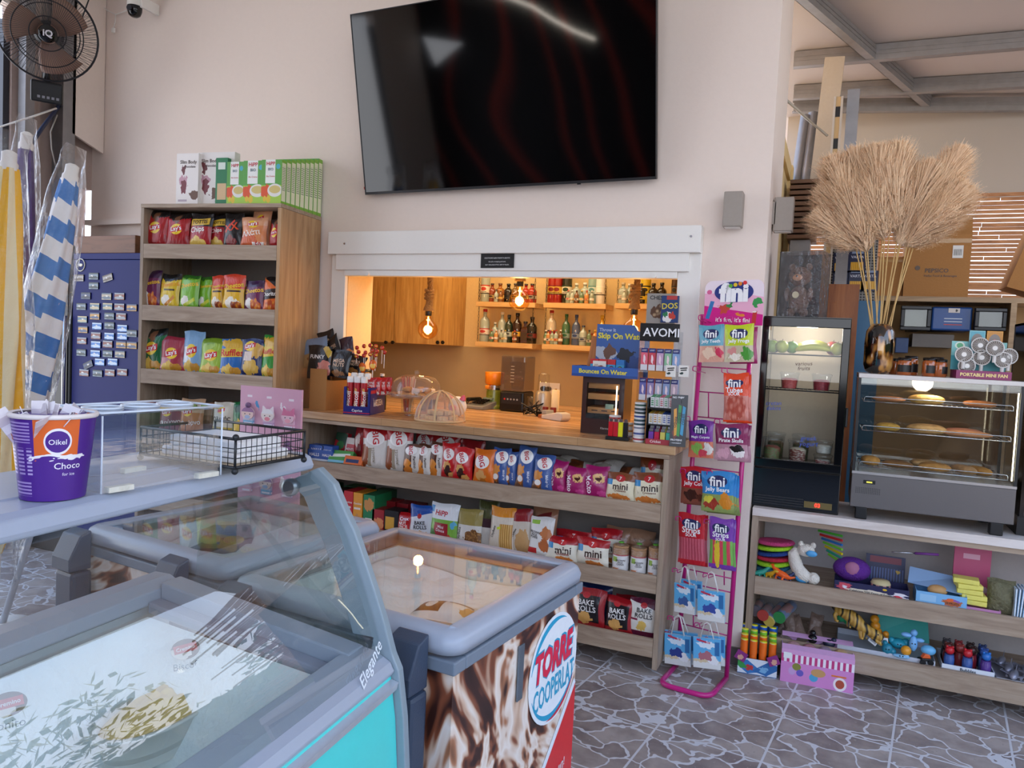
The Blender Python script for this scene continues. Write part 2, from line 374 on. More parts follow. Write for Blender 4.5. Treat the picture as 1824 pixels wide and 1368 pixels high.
# ================================================================ room shell
WY=3.74
OX0,OX1,OZ0,OZ1=-2.74,-.70,1.03,1.90      # hatch opening
mb=MB(); H=3.78; WT=.30
for (x0,x1,z0,z1) in ((-4.92,OX0,0,H),(OX1,-.33,0,H),(OX0,OX1,0,OZ0),(OX0,OX1,OZ1,H)): mb.box(x0,WY,z0,x1,WY+WT,z1)
struct('wall_back',mb,WALL)
# right return of the partition, seen beyond the corner
mb=MB(); mb.box(-.45,WY+WT,0,-.33,4.42,H); struct('wall_kitchen_right',mb,WALL)
struct('trim_1',MB().box(-.41,4.42,0,-.335,4.47,3.1),[wood('plywood_edge','#B9813E','#8F5E2A','#D19C55','Z')])
struct('baseboard_back',MB().box(-.72,WY-.012,0,-.325,WY,.085),[mat('dark_stone_skirting','#6A635F',.5,var=.3,bscale=30)])
struct('ceiling',MB().box(-5.0,-1.2,3.78,2.9,WY+WT,3.9),[mat('ceiling_board','#CFC8C2',.8)])
# left wall: strip of wall, the bright window and the rest behind
mb=MB(); mb.box(-5.02,3.60,2.45,-4.92,WY,H); mb.box(-5.02,3.17,0,-4.92,3.36,H); mb.box(-5.02,3.36,0,-4.98,WY,H)
struct('wall_left',mb,mat('raw_board','#B9A49A',.8,var=.08))
mb=MB()
mb.box(-5.02,-1.2,0,-4.92,-.3,H); mb.box(-5.02,-.3,3.5,-4.92,3.17,H)  # window opening lengthened out of view to let in more light
struct('wall_left_front',mb,WALL)
mb=MB(); 
for y in (-.3,.8,2.0,3.13): mb.box(-5.0,y,0,-4.94,y+.05,3.4)
struct('window_1',mb,[mat('window_frame','#303038',.4)])
struct('wall_back_trim',MB().prism([(-4.92,2.20),(-3.5,2.20),(-3.5,2.235),(-4.92,2.235)],WY-.05,WY,0),[WALL])
# back side of the shop, behind the viewer (seen only as reflections)
mural,nt,p=newmat('mural_paint'); tcn=nt.nodes.new('ShaderNodeTexCoord'); wv=nt.nodes.new('ShaderNodeTexWave'); wv.inputs['Scale'].default_value=.35; wv.inputs['Distortion'].default_value=9; wv.inputs['Detail'].default_value=1
nt.links.new(tcn.outputs['Object'],wv.inputs[0]); nt.links.new(ramp(nt,wv.outputs['Fac'],[(.3,'#050506'),(.45,'#8E2418'),(.62,'#C23A20'),(.75,'#0A0A0C')]),p.inputs['Base Color'])
mb=MB()
for pl_ in ([(-1.2,0),(-1.2,H),(-4.34,H),(-4.34,3.12),(-4.8,2.89),(-4.8,0)],[(-5,0),(-4.8,0),(-4.8,2.89),(-4.93,3.26),(-5,3.26)],[(-5,3.26),(-4.93,3.26),(-4.34,3.12),(-4.34,H),(-5,H)]): mb.prism(pl_,-1.3,-1.2)
struct('wall_front',mb,[mural])
led=MB().tube([(-4.4,-1.15,3.76),(-3.9,-1.15,3.60),(-3.61,-1.15,3.48),(-3.4,-1.15,3.38),(-3.17,-1.15,3.22),(-2.95,-1.15,3.09),(-2.72,-1.15,2.98)],.012,8).build('led_strip',mat('led_white','#FFFFFF',.5,emit='#FFF4E4',es=12)); tag(led,'wavy white light strip on the far wall, seen mirrored in the television','light strip')
struct('ground_outside',MB().box(4,-14,-.12,16,30,-.02),[mat('terrace','#B9B0A4',.9)])
mb=MB(); rnd=random.Random(3)
for i in range(9000):
    y=rnd.uniform(-9,24); hh=3.2+1.3*math.sin(y*.9)+.5*math.sin(y*2.7); c=Vector((9+rnd.uniform(-.9,.9),y,hh*rnd.random()**.6)); q=Vector((rnd.gauss(0,1),rnd.gauss(0,1),rnd.gauss(0,1))).normalized()*.15; r2=q.orthogonal().normalized()*.07
    k=len(mb.v); mb.v+=[c-q,c+r2,c+q,c-r2]; mb.f.append([k,k+1,k+2,k+3]); mb.mi.append(0); mb.sm.append(False); mb.uv.append(None)
mb.box(8.7,-9,-.02,9.3,24,2.3)
tag(mb.build('hedge',mat('olive_leaves','#5E6B3E',.8,var=.5,bscale=3)),'line of dense green trees outside, mirrored in the curved display glass','trees',kind='stuff')
struct('wall_front_right',MB().box(-1.2,-3.3,0,3.3,-3.2,1.2),[mat('dark_wall','#35302E',.8)])
# ================================================================ kitchen
KY=5.22
KW=mat('kitchen_wall','#E6C98F',.7); KS=mat('kitchen_splashback','#B9A37C',.35,var=.15,bscale=4)
mb=MB(); mb.box(-4.6,KY,1.47,-.33,KY+.1,2.75); mb.box(-4.6,KY,0,-.33,KY+.1,1.47,1); mb.box(-4.7,WY+WT,0,-4.6,KY,2.75)
struct('wall_kitchen_back',mb,[KW,KS])
struct('wall_kitchen_side',MB().box(-.45,4.42,0,-.36,KY,2.75),KW)
struct('ceiling_kitchen',MB().box(-4.6,WY+WT,2.65,-.34,KY+.1,2.75),KW)
# upper cupboard
def box_thing(*a): pass
uc=thing('wall_cupboard','yellow oak wall cupboard with black round knobs in the kitchen behind the hatch','cupboard',(0,0,0))
MB().box(-3.85,4.84,1.475,-2.66,KY-.002,2.55).build('body',WARM,uc)
for i,x in enumerate((-3.85,-3.45,-3.05)):
    d=MB().box(x+.002,4.82,1.475,x+.396,4.838,2.55).build('door',WARM,uc)
for kx in (690,702,782,791):
    p=aY(kx,610,4.82); MB().lathe([(.006,0),(.006,.012),(.014,.018),(.013,.027)],12,0,Matrix.Translation((p.x,4.82,p.z))@Matrix.Rotation(R(90),4,'X')).build('knob',BLACK,uc)
# back counter of the kitchen
kc=thing('kitchen_back_counter','long oak kitchen counter along the back wall carrying the juicer and blender','counter')
MB().box(-4.5,4.25,1.03,-.50,KY-.002,1.07).build('worktop',BEECH,kc,bevel=.004); MB().box(-4.5,4.3,0,-.50,KY-.002,1.028).build('body',WHITE,kc)
# ================================================================ hatch surround
hs=thing('hatch_surround','white painted wooden casing and shutter box around the serving hatch','window frame')
p0=aY(600,420,WY-.02); 
MB().box(-2.80,WY-.075,1.985,-.625,WY-.002,2.115).build('header_board',WHITE,hs,bevel=.003)
MB().box(-2.755,WY-.055,1.895,-.68,WY-.002,1.99).build('shutter_box',WHITE,hs,bevel=.003)
MB().box(-2.80,WY-.03,1.085,-2.70,WY-.002,1.985).build('jamb',WHITE,hs,bevel=.003)
MB().box(-.735,WY-.03,1.085,-.625,WY-.002,1.985).build('jamb',WHITE,hs,bevel=.003)
MB().box(-2.70,WY-.045,1.862,-.735,WY+.02,1.895).build('shutter_rail',WHITE,hs,bevel=.003)
for px_ in (656,1166):
    p=aY(px_,491,WY-.05); MB().cyl((p.x,WY-.045,1.872),(p.x,WY-.065,1.872),.011,n=12).build('stop_knob',WHITE,hs)
for px_,py_ in ((614,434),(1231,421)):
    p=aY(px_,py_,WY-.075); MB().cyl((p.x,WY-.075,p.z),(p.x,WY-.08,p.z),.006,n=8).build('screw',CHROME,hs)
for x in (OX0+.001,OX1-.02): MB().box(x,WY+.03,1.08,x+.019,WY+WT-.01,1.89).build('reveal_lining',mat('warm_reveal','#E9CFA8',.6),hs)
sg=MB(); a=aY(853,441,WY-.062); b=aY(919,477,WY-.062)
sn=sg.box(-.098,-.002,-.055,.098,0,.055).build('notice_sticker',mat('sticker_black','#121212',.5)); sn.location=((a.x+b.x)/2,WY-.058,(a.z+b.z)/2)
sn.rotation_euler=(0,R(-.5),0)
tag(sn,'small black notice with white printed lines stuck on the shutter box','notice')
IW=ink('#E8E8E8')
for t,z,wd in (('RETURNS ARE NOT ACCEPTED',.038,.13),('Please check your item before leaving the register',.024,.16),('ΕΠΙΣΤΡΟΦΕΣ ΔΕΝ ΓΙΝΟΝΤΑΙ ΔΕΚΤΕΣ',-.002,.15),('Ελέγξτε τα πράγματά σας',-.022,.10),('πριν απομακρυνθείτε από το ταμείο.',-.038,.14)):
    letter(t,IW,sn,(0,z),width=wd,off=.003)
# ================================================================ ceiling lean-to on the right
EX=mat('leanto_ceiling','#B3A79F',.8,var=.03,bscale=2)
struct('ceiling_leanto',MB().box(-.6,WY+WT,3.56,3.6,9.2,3.62),[EX])
STEELB=mat('galvanised_beam','#8C8784',.5,.35,var=.18,bscale=18,bump=.15)
def cbeam(n,p,q,h=.10,wd=.05):
    p,q=Vector(p),Vector(q); d=q-p; L=d.length; T=Matrix.Translation(p)@d.to_track_quat('X','Z').to_matrix().to_4x4()
    mb=MB(); mb.box(0,-.003,0,L,0,h,0,T); mb.box(0,0,0,L,wd,.004,0,T); mb.box(0,0,h-.004,L,wd,h,0,T); mb.box(0,wd-.003,0,L,wd,.018,0,T); mb.box(0,wd-.003,h-.018,L,wd,h,0,T)
    for k in (.035,.06): mb.box(0,-.008,k,L,-.003,k+.008,0,T)
    return struct(n,mb,[STEELB])
a=aZ(1400,-32,3.46); b=aZ(1664,197,3.46); cbeam('trim_2',a,b,.09)
for i,(x0,y0,x1,y1) in enumerate(((1413,119,1900,78),(1413,176,1900,150),(1413,199,1900,196))):
    z=3.455 if i<2 else 3.43
    a=aZ(x0,y0,z); b=aZ(x1,y1,z); cbeam('trim_%d'%(3+i),(a.x,a.y,z),(b.x,b.y,z),.10,.05)
TARP=mat('grey_tarpaulin','#A9A096',.7,bump=.35,bscale=2.2,var=.05)
BY=6.9
struct('wall_leanto_low',MB().box(-.5,BY+.04,0,3.0,BY+.1,.9),[EX])
struct('wall_leanto_back',MB().box(-.5,BY,2.83,3.5,BY+.05,3.56),[TARP])
mb=MB(); mb.box(3.0,6.6,0,3.1,6.9,3.56)
struct('wall_leanto_right',mb,[EX]); struct('wall_leak_blocker',MB().box(-.6,WY+WT,3.62,3.6,WY+WT+.06,3.9),[EX])  # second box added to stop sun leaking between the two ceilings
# ---- bamboo blind: slats with gaps, daylight behind
bl=thing('bamboo_blind','brown bamboo slat blind with sunlight coming through its gaps','blind',(0,BY,0))
mb=MB(); z=.9; k=0
while z<2.86:
    h=.0285+.002*math.sin(k*1.7); x0=-.45; 
    while x0<3.4:
        L=.5+random.random()*.8; mb.cbox((x0+L/2,random.uniform(-.004,.004),z+random.uniform(-.002,.002)),(L-.004,.010,h)); x0+=L
    z+=.033; k+=1
mb.build('slats',wood('bamboo','#A9764A','#86552F','#C08D5C','X',2),bl)
mb=MB()
for x in (-.3,.25,.75,1.3,1.9,2.5,3.1): mb.box(x,.012,.9,x+.04,.03,2.84)
mb.build('backing_batten',wood('batten','#8A6038','#6D4826',None,'Z',2),bl)
# ================================================================ tall shelving cabinet
TYAW=R(8); TO=Vector((-2.84,3.30,0)); TW,TD,TH=.925,.43,2.215     # front-right bottom corner, local x runs to the left as negative
TN=Vector((math.sin(TYAW),-math.cos(TYAW),0))
tcab=thing('shelving_cabinet','tall grey oak shelving cabinet full of crisps bags beside the serving hatch','cabinet',TO,TYAW)
def tz(y,x=498): return aP(x,y,TO,TN).z
zl=[(tz(437),tz(464)),(tz(552),tz(581)),(tz(672),tz(699,490)),(tz(777,400),tz(803,400))]   # lip top, lip bottom
t=.022
MB().box(-t,0,0,0,TD,TH-t-.001).build('side_panel',OAKV,tcab,bevel=.0015); MB().box(-TW,0,0,-TW+t,TD,TH-t-.001).build('side_panel',OAKZ,tcab,bevel=.0015)
MB().box(-TW,-.002,TH-t,0,TD,TH).build('top_panel',OAK,tcab,bevel=.0015)
MB().box(-TW+t+.001,TD-.012,.02,-t-.001,TD,TH-t-.001).build('back_panel',mat('grey_back','#8E8680',.8),tcab)
TS=[]
for a,b in zl+[(.52,.43),(.14,.04)]:
    MB().box(-TW+t+.001,.0,b,-t-.001,.018,a).build('shelf_lip',OAK,tcab,bevel=.001)
    MB().box(-TW+t+.001,.0185,a-.032,-t-.001,TD-.013,a-.014).build('shelf_board',OAK,tcab); TS.append(a-.014)
# ================================================================ serving counter with snack shelves
CX0,CX1,CF,CB=-2.755,-.663,3.40,3.735
ctr=thing('snack_counter','grey oak counter unit with open snack shelves under the serving hatch','counter')
MB().box(CX1-.024,CF,.03,CX1,CB,1.012).build('side_panel',OAKZ,ctr,bevel=.0015); MB().box(CX0,CF,.03,CX0+.024,CB,1.012).build('side_panel',OAKZ,ctr,bevel=.0015)
MB().box(CX0,CF,1.013,CX1,CB,1.034).build('top_panel',OAK,ctr,bevel=.0015)
MB().box(CX0+.025,CB-.012,.05,CX1-.025,CB,1.012).build('back_panel',mat('grey_back','#8E8680',.8),ctr)
CSH=[(.800,.715),(.468,.385),(.172,.085)]; CS=[]
for a,b in CSH:
    MB().box(CX0+.025,CF,b,CX1-.025,CF+.018,a).build('shelf_lip',OAK,ctr,bevel=.001)
    MB().box(CX0+.025,CF+.0185,a-.032,CX1-.025,CB-.013,a-.014).build('shelf_board',OAK,ctr); CS.append(a-.014)
wt=MB().box(-2.80,CF-.012,1.036,-.635,WY-.003,1.076); wt=wt.box(OX0+.022,WY-.0029,1.036,OX1-.022,WY+WT+.12,1.076).build('worktop',BEECH,None,bevel=.003)
tag(wt,'butcher block worktop running from the snack counter through the serving hatch','worktop')
# ================================================================ white topped unit on the right
UX0,UX1,UF,UB=-.318,1.60,3.76,4.20
UZ=.775
unit=thing('toy_shelf_unit','low shelf unit with white top board holding toys and carrying the two display cabinets','shelf unit')
MB().box(UX0,UF-.012,UZ-.038,UX1,UB,UZ).build('top_board',wood('limed_board','#DDD3CC','#CBBEB5','#E7DFD9','X',1),unit,bevel=.002)
MB().box(UX0,UF,.03,UX0+.03,UB,UZ-.039).build('side_panel',OAKZ,unit); MB().box(UX1-.03,UF,.03,UX1,UB,UZ-.039).build('side_panel',OAKZ,unit)
MB().box(UX0+.031,UF,UZ-.062,UX1-.031,UF+.018,UZ-.039).build('top_rail',OAK,unit)
MB().box(UX0+.031,UB-.012,.05,UX1-.031,UB,UZ-.04).build('back_panel',mat('pale_back','#B9B2B0',.8),unit)
US=[]
for a,b in ((.440,.355),(.160,.065)):
    MB().box(UX0+.031,UF,b,UX1-.031,UF+.018,a).build('shelf_lip',OAK,unit,bevel=.001)
    MB().box(UX0+.031,UF+.0185,a-.034,UX1-.031,UB-.013,a-.016).build('shelf_board',OAK,unit); US.append(a-.016)
# ================================================================ television
tl,tr_=aY(629,20,WY-.16),aY(1172,-22,WY-.16)
tv=thing('television','large black flat television tilted forward high on the wall','television')
# corners: bottom close to the wall, top leaning out
BL=aY(651,347,WY-.05); BR=aY(1169,319,WY-.075)
W_=(BR-BL).length
xa=(BR-BL).normalized(); 
up=Vector((0,-.205,1)); up=(up-xa*up.dot(xa)).normalized(); nn=up.cross(xa)   # nn points into the wall
T=Matrix.Identity(4)
for i in range(3): T[i][0]=xa[i]; T[i][1]=nn[i]; T[i][2]=up[i]; T[i][3]=BL[i]
Hh=.965
def tvb(x0,y0,z0,x1,y1,z1): return MB().box(x0,y0,z0,x1,y1,z1,0,T)
tvb(0.004,0,.014,W_-.004,.004,Hh-.004).build('screen',mat('tv_screen','#020203',.06,spec=.6,var=.01),tv)
b=tvb(0,.0045,0,W_,.03,Hh); b.build('housing',BLACK,tv,bevel=.003)
for q in ((0,-.003,0,W_,.004,.013),(0,-.003,Hh-.004,W_,.004,Hh),(0,-.003,.013,.004,.004,Hh-.004),(W_-.004,-.003,.013,W_,.004,Hh-.004)): tvb(*q).build('bezel',mat('tv_bezel','#2A2A2C',.4,.3),tv)
tvb(W_*.76,.003,-.006,W_*.77,.012,0).build('status_sensor',BLACK,tv)
tvb(-.007,0,.03,.001,.01,.045).build('red_label',ink('#D23A22'),tv)
mbk=MB(); c=T@Vector((W_/2,.03,Hh*.45)); mbk.box(c.x-.2,c.y+.04,c.z-.12,c.x+.2,WY-.001,c.z+.12); mbk.build('wall_bracket',STEEL,tv)
# ================================================================ wall lights
def sconce(px0,py0,px1,py1,Y,label,tilt=0):
    a=aY(px0,py0,Y); b=aY(px1,py1,Y); w_=abs(b.x-a.x); h_=abs(a.z-b.z)
    o=thing('wall_light',label,'wall light',((a.x+b.x)/2,Y,(a.z+b.z)/2))
    MB().box(-w_/2,0,-h_/2,w_/2,.075,h_/2).build('shade',mat('taupe_metal','#9C9288',.5,.2),o,bevel=.004)
    MB().box(-w_/2+.01,.0755,-h_/2+.03,w_/2-.01,.095,h_/2-.03).build('wall_plate',mat('taupe_metal','#9C9288',.5,.2),o)
    MB().cbox((0,.037,-h_/2-.0015),(w_-.016,.055,.002)).build('lens',mat('lamp_lens','#DAD6D0',.3),o)
    return o
sconce(1290,341,1320,403,WY-.096,'grey box wall light on the pale wall beside the hatch')
s2=sconce(1380,351,1411,411,3.92,'grey box wall light on the end of the wall above the boxed bear'); 
s2.children[1].hide_render=False
MB().box(-.11,.0,-.05,-.0371,.06,.06).build('junction_box',mat('taupe_metal','#9C9288',.5,.2),s2)
# ================================================================ chest freezers
def swirl(name,rot=0):
    m,nt,p=newmat(name); N=nt.nodes; L=nt.links
    tc=N.new('ShaderNodeTexCoord'); mp=N.new('ShaderNodeMapping'); mp.inputs['Rotation'].default_value=(.3,rot,.5); mp.inputs['Scale'].default_value=(1.3,1.3,1.1); L.new(tc.outputs['Object'],mp.inputs[0])
    n=N.new('ShaderNodeTexNoise'); n.inputs['Scale'].default_value=2.3; n.inputs['Detail'].default_value=2.2; n.inputs['Distortion'].default_value=3.2; L.new(mp.outputs[0],n.inputs[0])
    c=ramp(nt,n.outputs['Fac'],[(.28,'#2A1512'),(.40,'#3E201A'),(.455,'#8C4E33'),(.49,'#D9B79C'),(.54,'#F3E6DA'),(.62,'#E9D3C0'),(.66,'#B47A58'),(.72,'#3A1D17')])
    L.new(c,p.inputs['Base Color']); p.inputs['Roughness'].default_value=.35; return m
SW=swirl('chocolate_swirl_print')
RIM=mat('freezer_rim','#A8AFBC',.3,var=.02)
def chest(cx,cy,yaw,w,d,zt,label,hinges,side=True):
    f=thing('chest_freezer',label,'freezer',(cx,cy,0),yaw)
    x0,x1,y0,y1=-w/2,w/2,-d/2,d/2
    # body shell: four walls round a well
    def ring(mb,x0,x1,y0,y1,th,z0,z1,mi=0):
        mb.box(x0,y0,z0,x1,y0+th,z1,mi); mb.box(x0,y1-th,z0,x1,y1,z1,mi); mb.box(x0,y0+th,z0,x0+th,y1-th,z1,mi); mb.box(x1-th,y0+th,z0,x1,y1-th,z1,mi)
    mb=MB(); ring(mb,x0+.012,x1-.012,y0+.012,y1-.012,.045,.08,zt-.095); mb.box(x0+.012,y0+.012,.06,x1-.012,y1-.012,.0799); mb.build('body',SW,f)
    mb=MB(); ring(mb,x0+.058,x1-.058,y0+.058,y1-.058,.012,.35,zt-.05); mb.box(x0+.07,y0+.07,.35,x1-.07,y1-.07,.36); mb.build('liner',LINER,f)
    mb=MB(); ring(mb,x0+.004,x1-.004,y0+.004,y1-.004,.05,zt-.094,zt-.062); mb.build('lower_frame',GREYD,f,bevel=.004)
    # rim: rounded profile swept round a rounded rectangle
    r=.05; path=[]
    for (qx,qy,a0) in ((x1-r,y1-r,0),(x0+r,y1-r,90),(x0+r,y0+r,180),(x1-r,y0+r,270)):
        for k in range(7): a=R(a0+15*k); path.append((qx,qy,math.cos(a),math.sin(a)))
    prof=[(-.002,-.052),(.002,-.03),(-.008,-.010),(-.025,0),(-.052,-.001),(-.062,-.008),(-.064,-.045),(-.02,-.052)]
    vs=[];fs=[];K=len(path);n=len(prof)
    for (qx,qy,c,s_) in path:
        for (u,v) in prof: vs.append((qx+c*(r+u),qy+s_*(r+u),zt+v))
    for i in range(K):
        for j in range(n): fs.append((i*n+j,((i+1)%K)*n+j,((i+1)%K)*n+(j+1)%n,i*n+(j+1)%n))
    mb=MB(); mb.add(vs,fs,0,True); mb.build('rim',RIM,f)
    mb=MB(); mb.box(x0+.062,y0+.062,zt-.010,x1-.062,y1-.062,zt-.006); mb.build('glass_lid',GLASS,f)
    mb=MB()
    # frost heaped inside
    rnd=random.Random(int(cx*100))
    def fr(u,v):
        return (x0+.075+(w-.15)*u,y0+.075+(d-.15)*v,zt-.092+.025*math.sin(u*5+cx)*math.cos(v*4)+.012*math.sin(u*23)*math.sin(v*19)-.03*max(0,.25-u))
    mb.grid(fr,26,26); mb.build('frost',FROST,f)
    for hx,wd in hinges:
        h=MB(); h.box(hx-wd/2,y0-.075,zt-.34,hx+wd/2,y0-.008,zt-.13); 
        h=h.build('hinge_cover',SLATE,f,bevel=.012)
        k=MB().prism([(y0-.085,zt-.125),(y0-.085,zt-.085),(y0-.05,zt-.015),(y0-.014,zt-.002),(y0-.014,zt-.125)],-wd/2,wd/2,0,Matrix.Translation((hx,0,0))@Matrix.Rotation(R(90),4,'Z')@Matrix.Diagonal((1,1,1,1))).build('hinge_cap',SLATE,f,bevel=.004)
    MB().box(x0-.02,y0-.065,zt-.118,x1-.01,y0+.0,zt-.098).build('hinge_rail',GREYD,f) if False else None
    return f
fA=chest(-1.063,1.862,R(-5.5),.735,.73,.845,'chocolate swirl chest freezer nearest the viewer with a red and blue round dairy logo',((.262,.085),(-.30,.09)))
fB=chest(-1.845,1.985,R(-7),.70,.70,.845,'chocolate swirl chest freezer further left, mostly seen through the curved glass',((.18,.09),(-.31,.10)))
# logo side of the near freezer (faces the open side, local +x)
x1=.735/2-.012+.0015
MS=Matrix.Translation((x1,0,0))@Matrix.Rotation(R(90),4,'Z')       # local x -> +y, local -y -> +x
def sidep(yc,zc): return (yc,zc)
mb=MB(); poly=[(-.12,.06),(.352,.06),(.352,.46)]; n=16
curve=[]
for i in range(n+1):
    u=i/n; y=.352-.472*u-.10*math.sin(u*math.pi)*.35; z=.47*(1-u)**1.35+.06*u; curve.append((y,z))
pl=[(.352,.061)]+curve[:-1]+[(-.12,.061)]
mb.prism(pl[::-1],-.0012,-.0002,0,MS); mb.build('red_panel',ink('#E0252B',.3),fA)
cv=[(a-.012,b+.016) for a,b in curve]
mb=MB(); mb.prism([(a,b) for a,b in cv]+[(a,b) for a,b in curve[::-1]],-.0014,-.0003,0,MS); mb.build('white_swoosh',ink('#EDF3FA',.3),fA)
def ell(cx,cz,a,b,n=40,s=0,e=360,rot=0):
    o=[]
    for i in range(n+1):
        t_=R(s+(e-s)*i/n); x,z=a*math.cos(t_),b*math.sin(t_); c,q=math.cos(rot),math.sin(rot); o.append((cx+x*c-z*q,cz+x*q+z*c))
    return o
LY,LZ=.185,.575
mb=MB(); mb.prism(ell(LY,LZ,.158,.158)[:-1],-.0022,-.0006,0,MS); mb.build('logo_disc',ink('#F2F6FA',.3),fA)
def arc(cx,cz,r0,r1,s,e,rot=0,sh=.0):
    o=ell(cx,cz,r1,r1,24,s,e); i_=[(cx+((r0+(r1-r0)*0)*math.cos(R(s+(e-s)*k/24))),cz+(r0*math.sin(R(s+(e-s)*k/24)))) for k in range(25)]
    # taper to points
    out=o; inn=[]
    for k,(x,z) in enumerate(o):
        f_=math.sin(math.pi*k/24); inn.append((cx+(x-cx)*(1-(1-r0/r1)*f_),cz+(z-cz)*(1-(1-r0/r1)*f_)))
    return out+inn[::-1][1:-1]
MB().prism(arc(LY,LZ,.132,.148,60,170),-.0034,-.0024,0,MS).build('logo_arc',ink('#1AA3CC',.3),fA)
MB().prism(arc(LY,LZ,.130,.146,200,345),-.0034,-.0024,0,MS).build('logo_arc',ink('#1AA3CC',.3),fA)
MB().prism(arc(LY,LZ,.139,.149,255,335),-.0044,-.0036,0,MS).build('logo_arc',ink('#D8233A',.3),fA)
letter('TORRE',ink('#1AA3CC',.3),fA,(LY+.004,LZ+.036),width=.262,height=.098,rot=R(3),M=MS,off=.0026,bold=.06,shear=.2)
letter('TORRE',ink('#E8204A',.3),fA,(LY,LZ+.036),width=.25,height=.088,rot=R(3),M=MS,off=.0034,bold=.05,shear=.2)
letter('COOPERLAT',ink('#1AA3CC',.3),fA,(LY+.008,LZ-.055),width=.27,height=.066,rot=R(3),M=MS,off=.003,bold=.02)
letter('μία ανακάλυψη!',ink('#F4F4F4'),fA,(.165,.215),width=.27,rot=R(14),M=MS,off=.003,shear=.25)
letter('journey!',ink('#F4F4F4'),fA,(.175,.14),width=.15,rot=R(14),M=MS,off=.003,shear=.25)
MB().box(-.045,-.006,.565,-.015,-.0005,.715,0,MS).build('latch_plate',mat('zinc_plate','#76808A',.4,.6),fA,bevel=.002)
# ice-cream bag left in the near freezer
pk=MB(); pk.grid(lambda u,v:(.17*(u-.5),.11*(v-.5),.028*(max(0,math.sin(math.pi*u)*math.sin(math.pi*v)))**.5),12,10); pk.grid(lambda u,v:(.17*(u-.5),.11*(v-.5),-.002),4,4,flip=True)
pk=pk.build('ice_cream_packet',art('#EFE9E0',[('r',0,.15,.45,.85,'#5A3424'),('e',.25,.5,.09,.2,'#F2EEE8'),('b',.85,.4,.1,.2,'#D89A55'),('r',.5,.62,.9,.72,'#6B4A36')],.3)); 
q=aZ(795,1112,.775); pk.location=(q.x,q.y,.802); pk.rotation_euler=(0,0,R(5))
tag(pk,'brown and white wrapped ice cream packet lying in the near freezer','packet')
# boxed cakes in the far freezer
q=aZ(395,990,.72)
tub=thing('cake_box','clear and black plastic cake box with yellow filling inside the left freezer','food box',(q.x,q.y,.715),R(25))
MB().lathe([(.085,0),(.10,.05)],4,0,Matrix.Rotation(R(45),4,'Z')@Matrix.Diagonal((1.2,.8,1,1)),False).build('tray',BLACK,tub,bevel=.006)
for x in (-.04,.04): MB().ball((x,0,.062),.035,12,8,0,None,(1,1,.4)).build('cake',mat('yellow_cake','#E2C860',.6),tub)
MB().lathe([(.10,.0505),(.085,.10)],4,0,Matrix.Rotation(R(45),4,'Z')@Matrix.Diagonal((1.2,.8,1,1)),False).build('lid',ACRYL,tub)
# ================================================================ curved-glass ice cream display
EY=R(4.2); EO=Vector((-1.012,1.285,0)); EL=1.75
EX_=Vector((math.cos(EY),math.sin(EY),0)); EYv=Vector((-math.sin(EY),math.cos(EY),0))
ic=thing('ice_cream_display','curved glass ice cream display with turquoise front and grey shelf on top','display freezer',EO+Vector((0,0,.02)),EY)
for fx_ in (-.37,.15):
    for fy_ in (-.06,-EL+.06): MB().cyl((fx_,fy_,-.019),(fx_,fy_,.089),.02,n=10).build('foot',BLACK,ic)
def toE(P): d=P-EO; return Vector((d.dot(EX_),d.dot(EYv),P.z))
GC=[(.005,1.195),(.045,1.165),(.085,1.12),(.115,1.07),(.142,1.01),(.168,.95),(.192,.89),(.214,.825)]     # glass profile x,z
GC=[(x-.016 if i>1 else x,z) for i,(x,z) in enumerate(GC)]
BC=[(.232,.80),(.248,.70),(.258,.58),(.262,.45),(.255,.30),(.235,.15),(.22,.09)]
def prism_y(poly,y0,y1,mi=0): return MB().prism(poly,y0,y1,mi)
# grey shelf on top
MB().prism([(-.275,1.194),(.0,1.194),(.012,1.199),(.014,1.207),(.006,1.224),(-.01,1.231),(-.07,1.2315),(-.075,1.2335),(-.095,1.2335),(-.10,1.2315),(-.27,1.231),(-.275,1.225)],-EL,0).build('top_shelf',GREYP,ic,bevel=.003)
# pane
mb=MB(); 
def gl(u,v):
    k=v*(len(GC)-1); i=min(int(k),len(GC)-2); f=k-i; return (GC[i][0]*(1-f)+GC[i+1][0]*f,-EL*(1-u)-.005,GC[i][1]*(1-f)+GC[i+1][1]*f)
mb.grid(gl,1,21); mb.build('curved_pane',PANE,ic)
# end frame, clear inner part and grey outer band
BC=[(x-.022,z) for x,z in BC]
band=[(x+.0,z) for x,z in GC]+BC
outer=[(x+.018,z+.006) for x,z in GC]+[(x+.022,z) for x,z in BC]
inner=[(x-.055,z-.03) for x,z in GC[:-1]]+[(.17,.86)]+[(x-.05,z) for x,z in BC]
poly=outer+inner[::-1]
def strip(a,b,y0,y1,mi=0):
    mb=MB(); n=len(a)
    vs=[(x,y0,z) for x,z in a]+[(x,y0,z) for x,z in b]+[(x,y1,z) for x,z in a]+[(x,y1,z) for x,z in b]
    fs=[]
    for i in range(n-1):
        fs+=[(i,i+1,n+i+1,n+i),(2*n+i,3*n+i,3*n+i+1,2*n+i+1),(i,2*n+i,2*n+i+1,i+1),(n+i,n+i+1,3*n+i+1,3*n+i)]
    fs+=[(0,n,3*n,2*n),(n-1,3*n-1,4*n-1,2*n-1)]
    return mb.add(vs,fs,mi,False)
strip(outer,inner,0,.022).build('end_frame',mat('end_frame_grey','#8F9EA6',.3),ic,bevel=.003)
MB().prism([(-.30,.88)]+[(-.27,1.18)]+[(x-.052,z-.032) for x,z in GC]+[(.15,.84)],.006,.012).build('end_pane',PANE,ic)
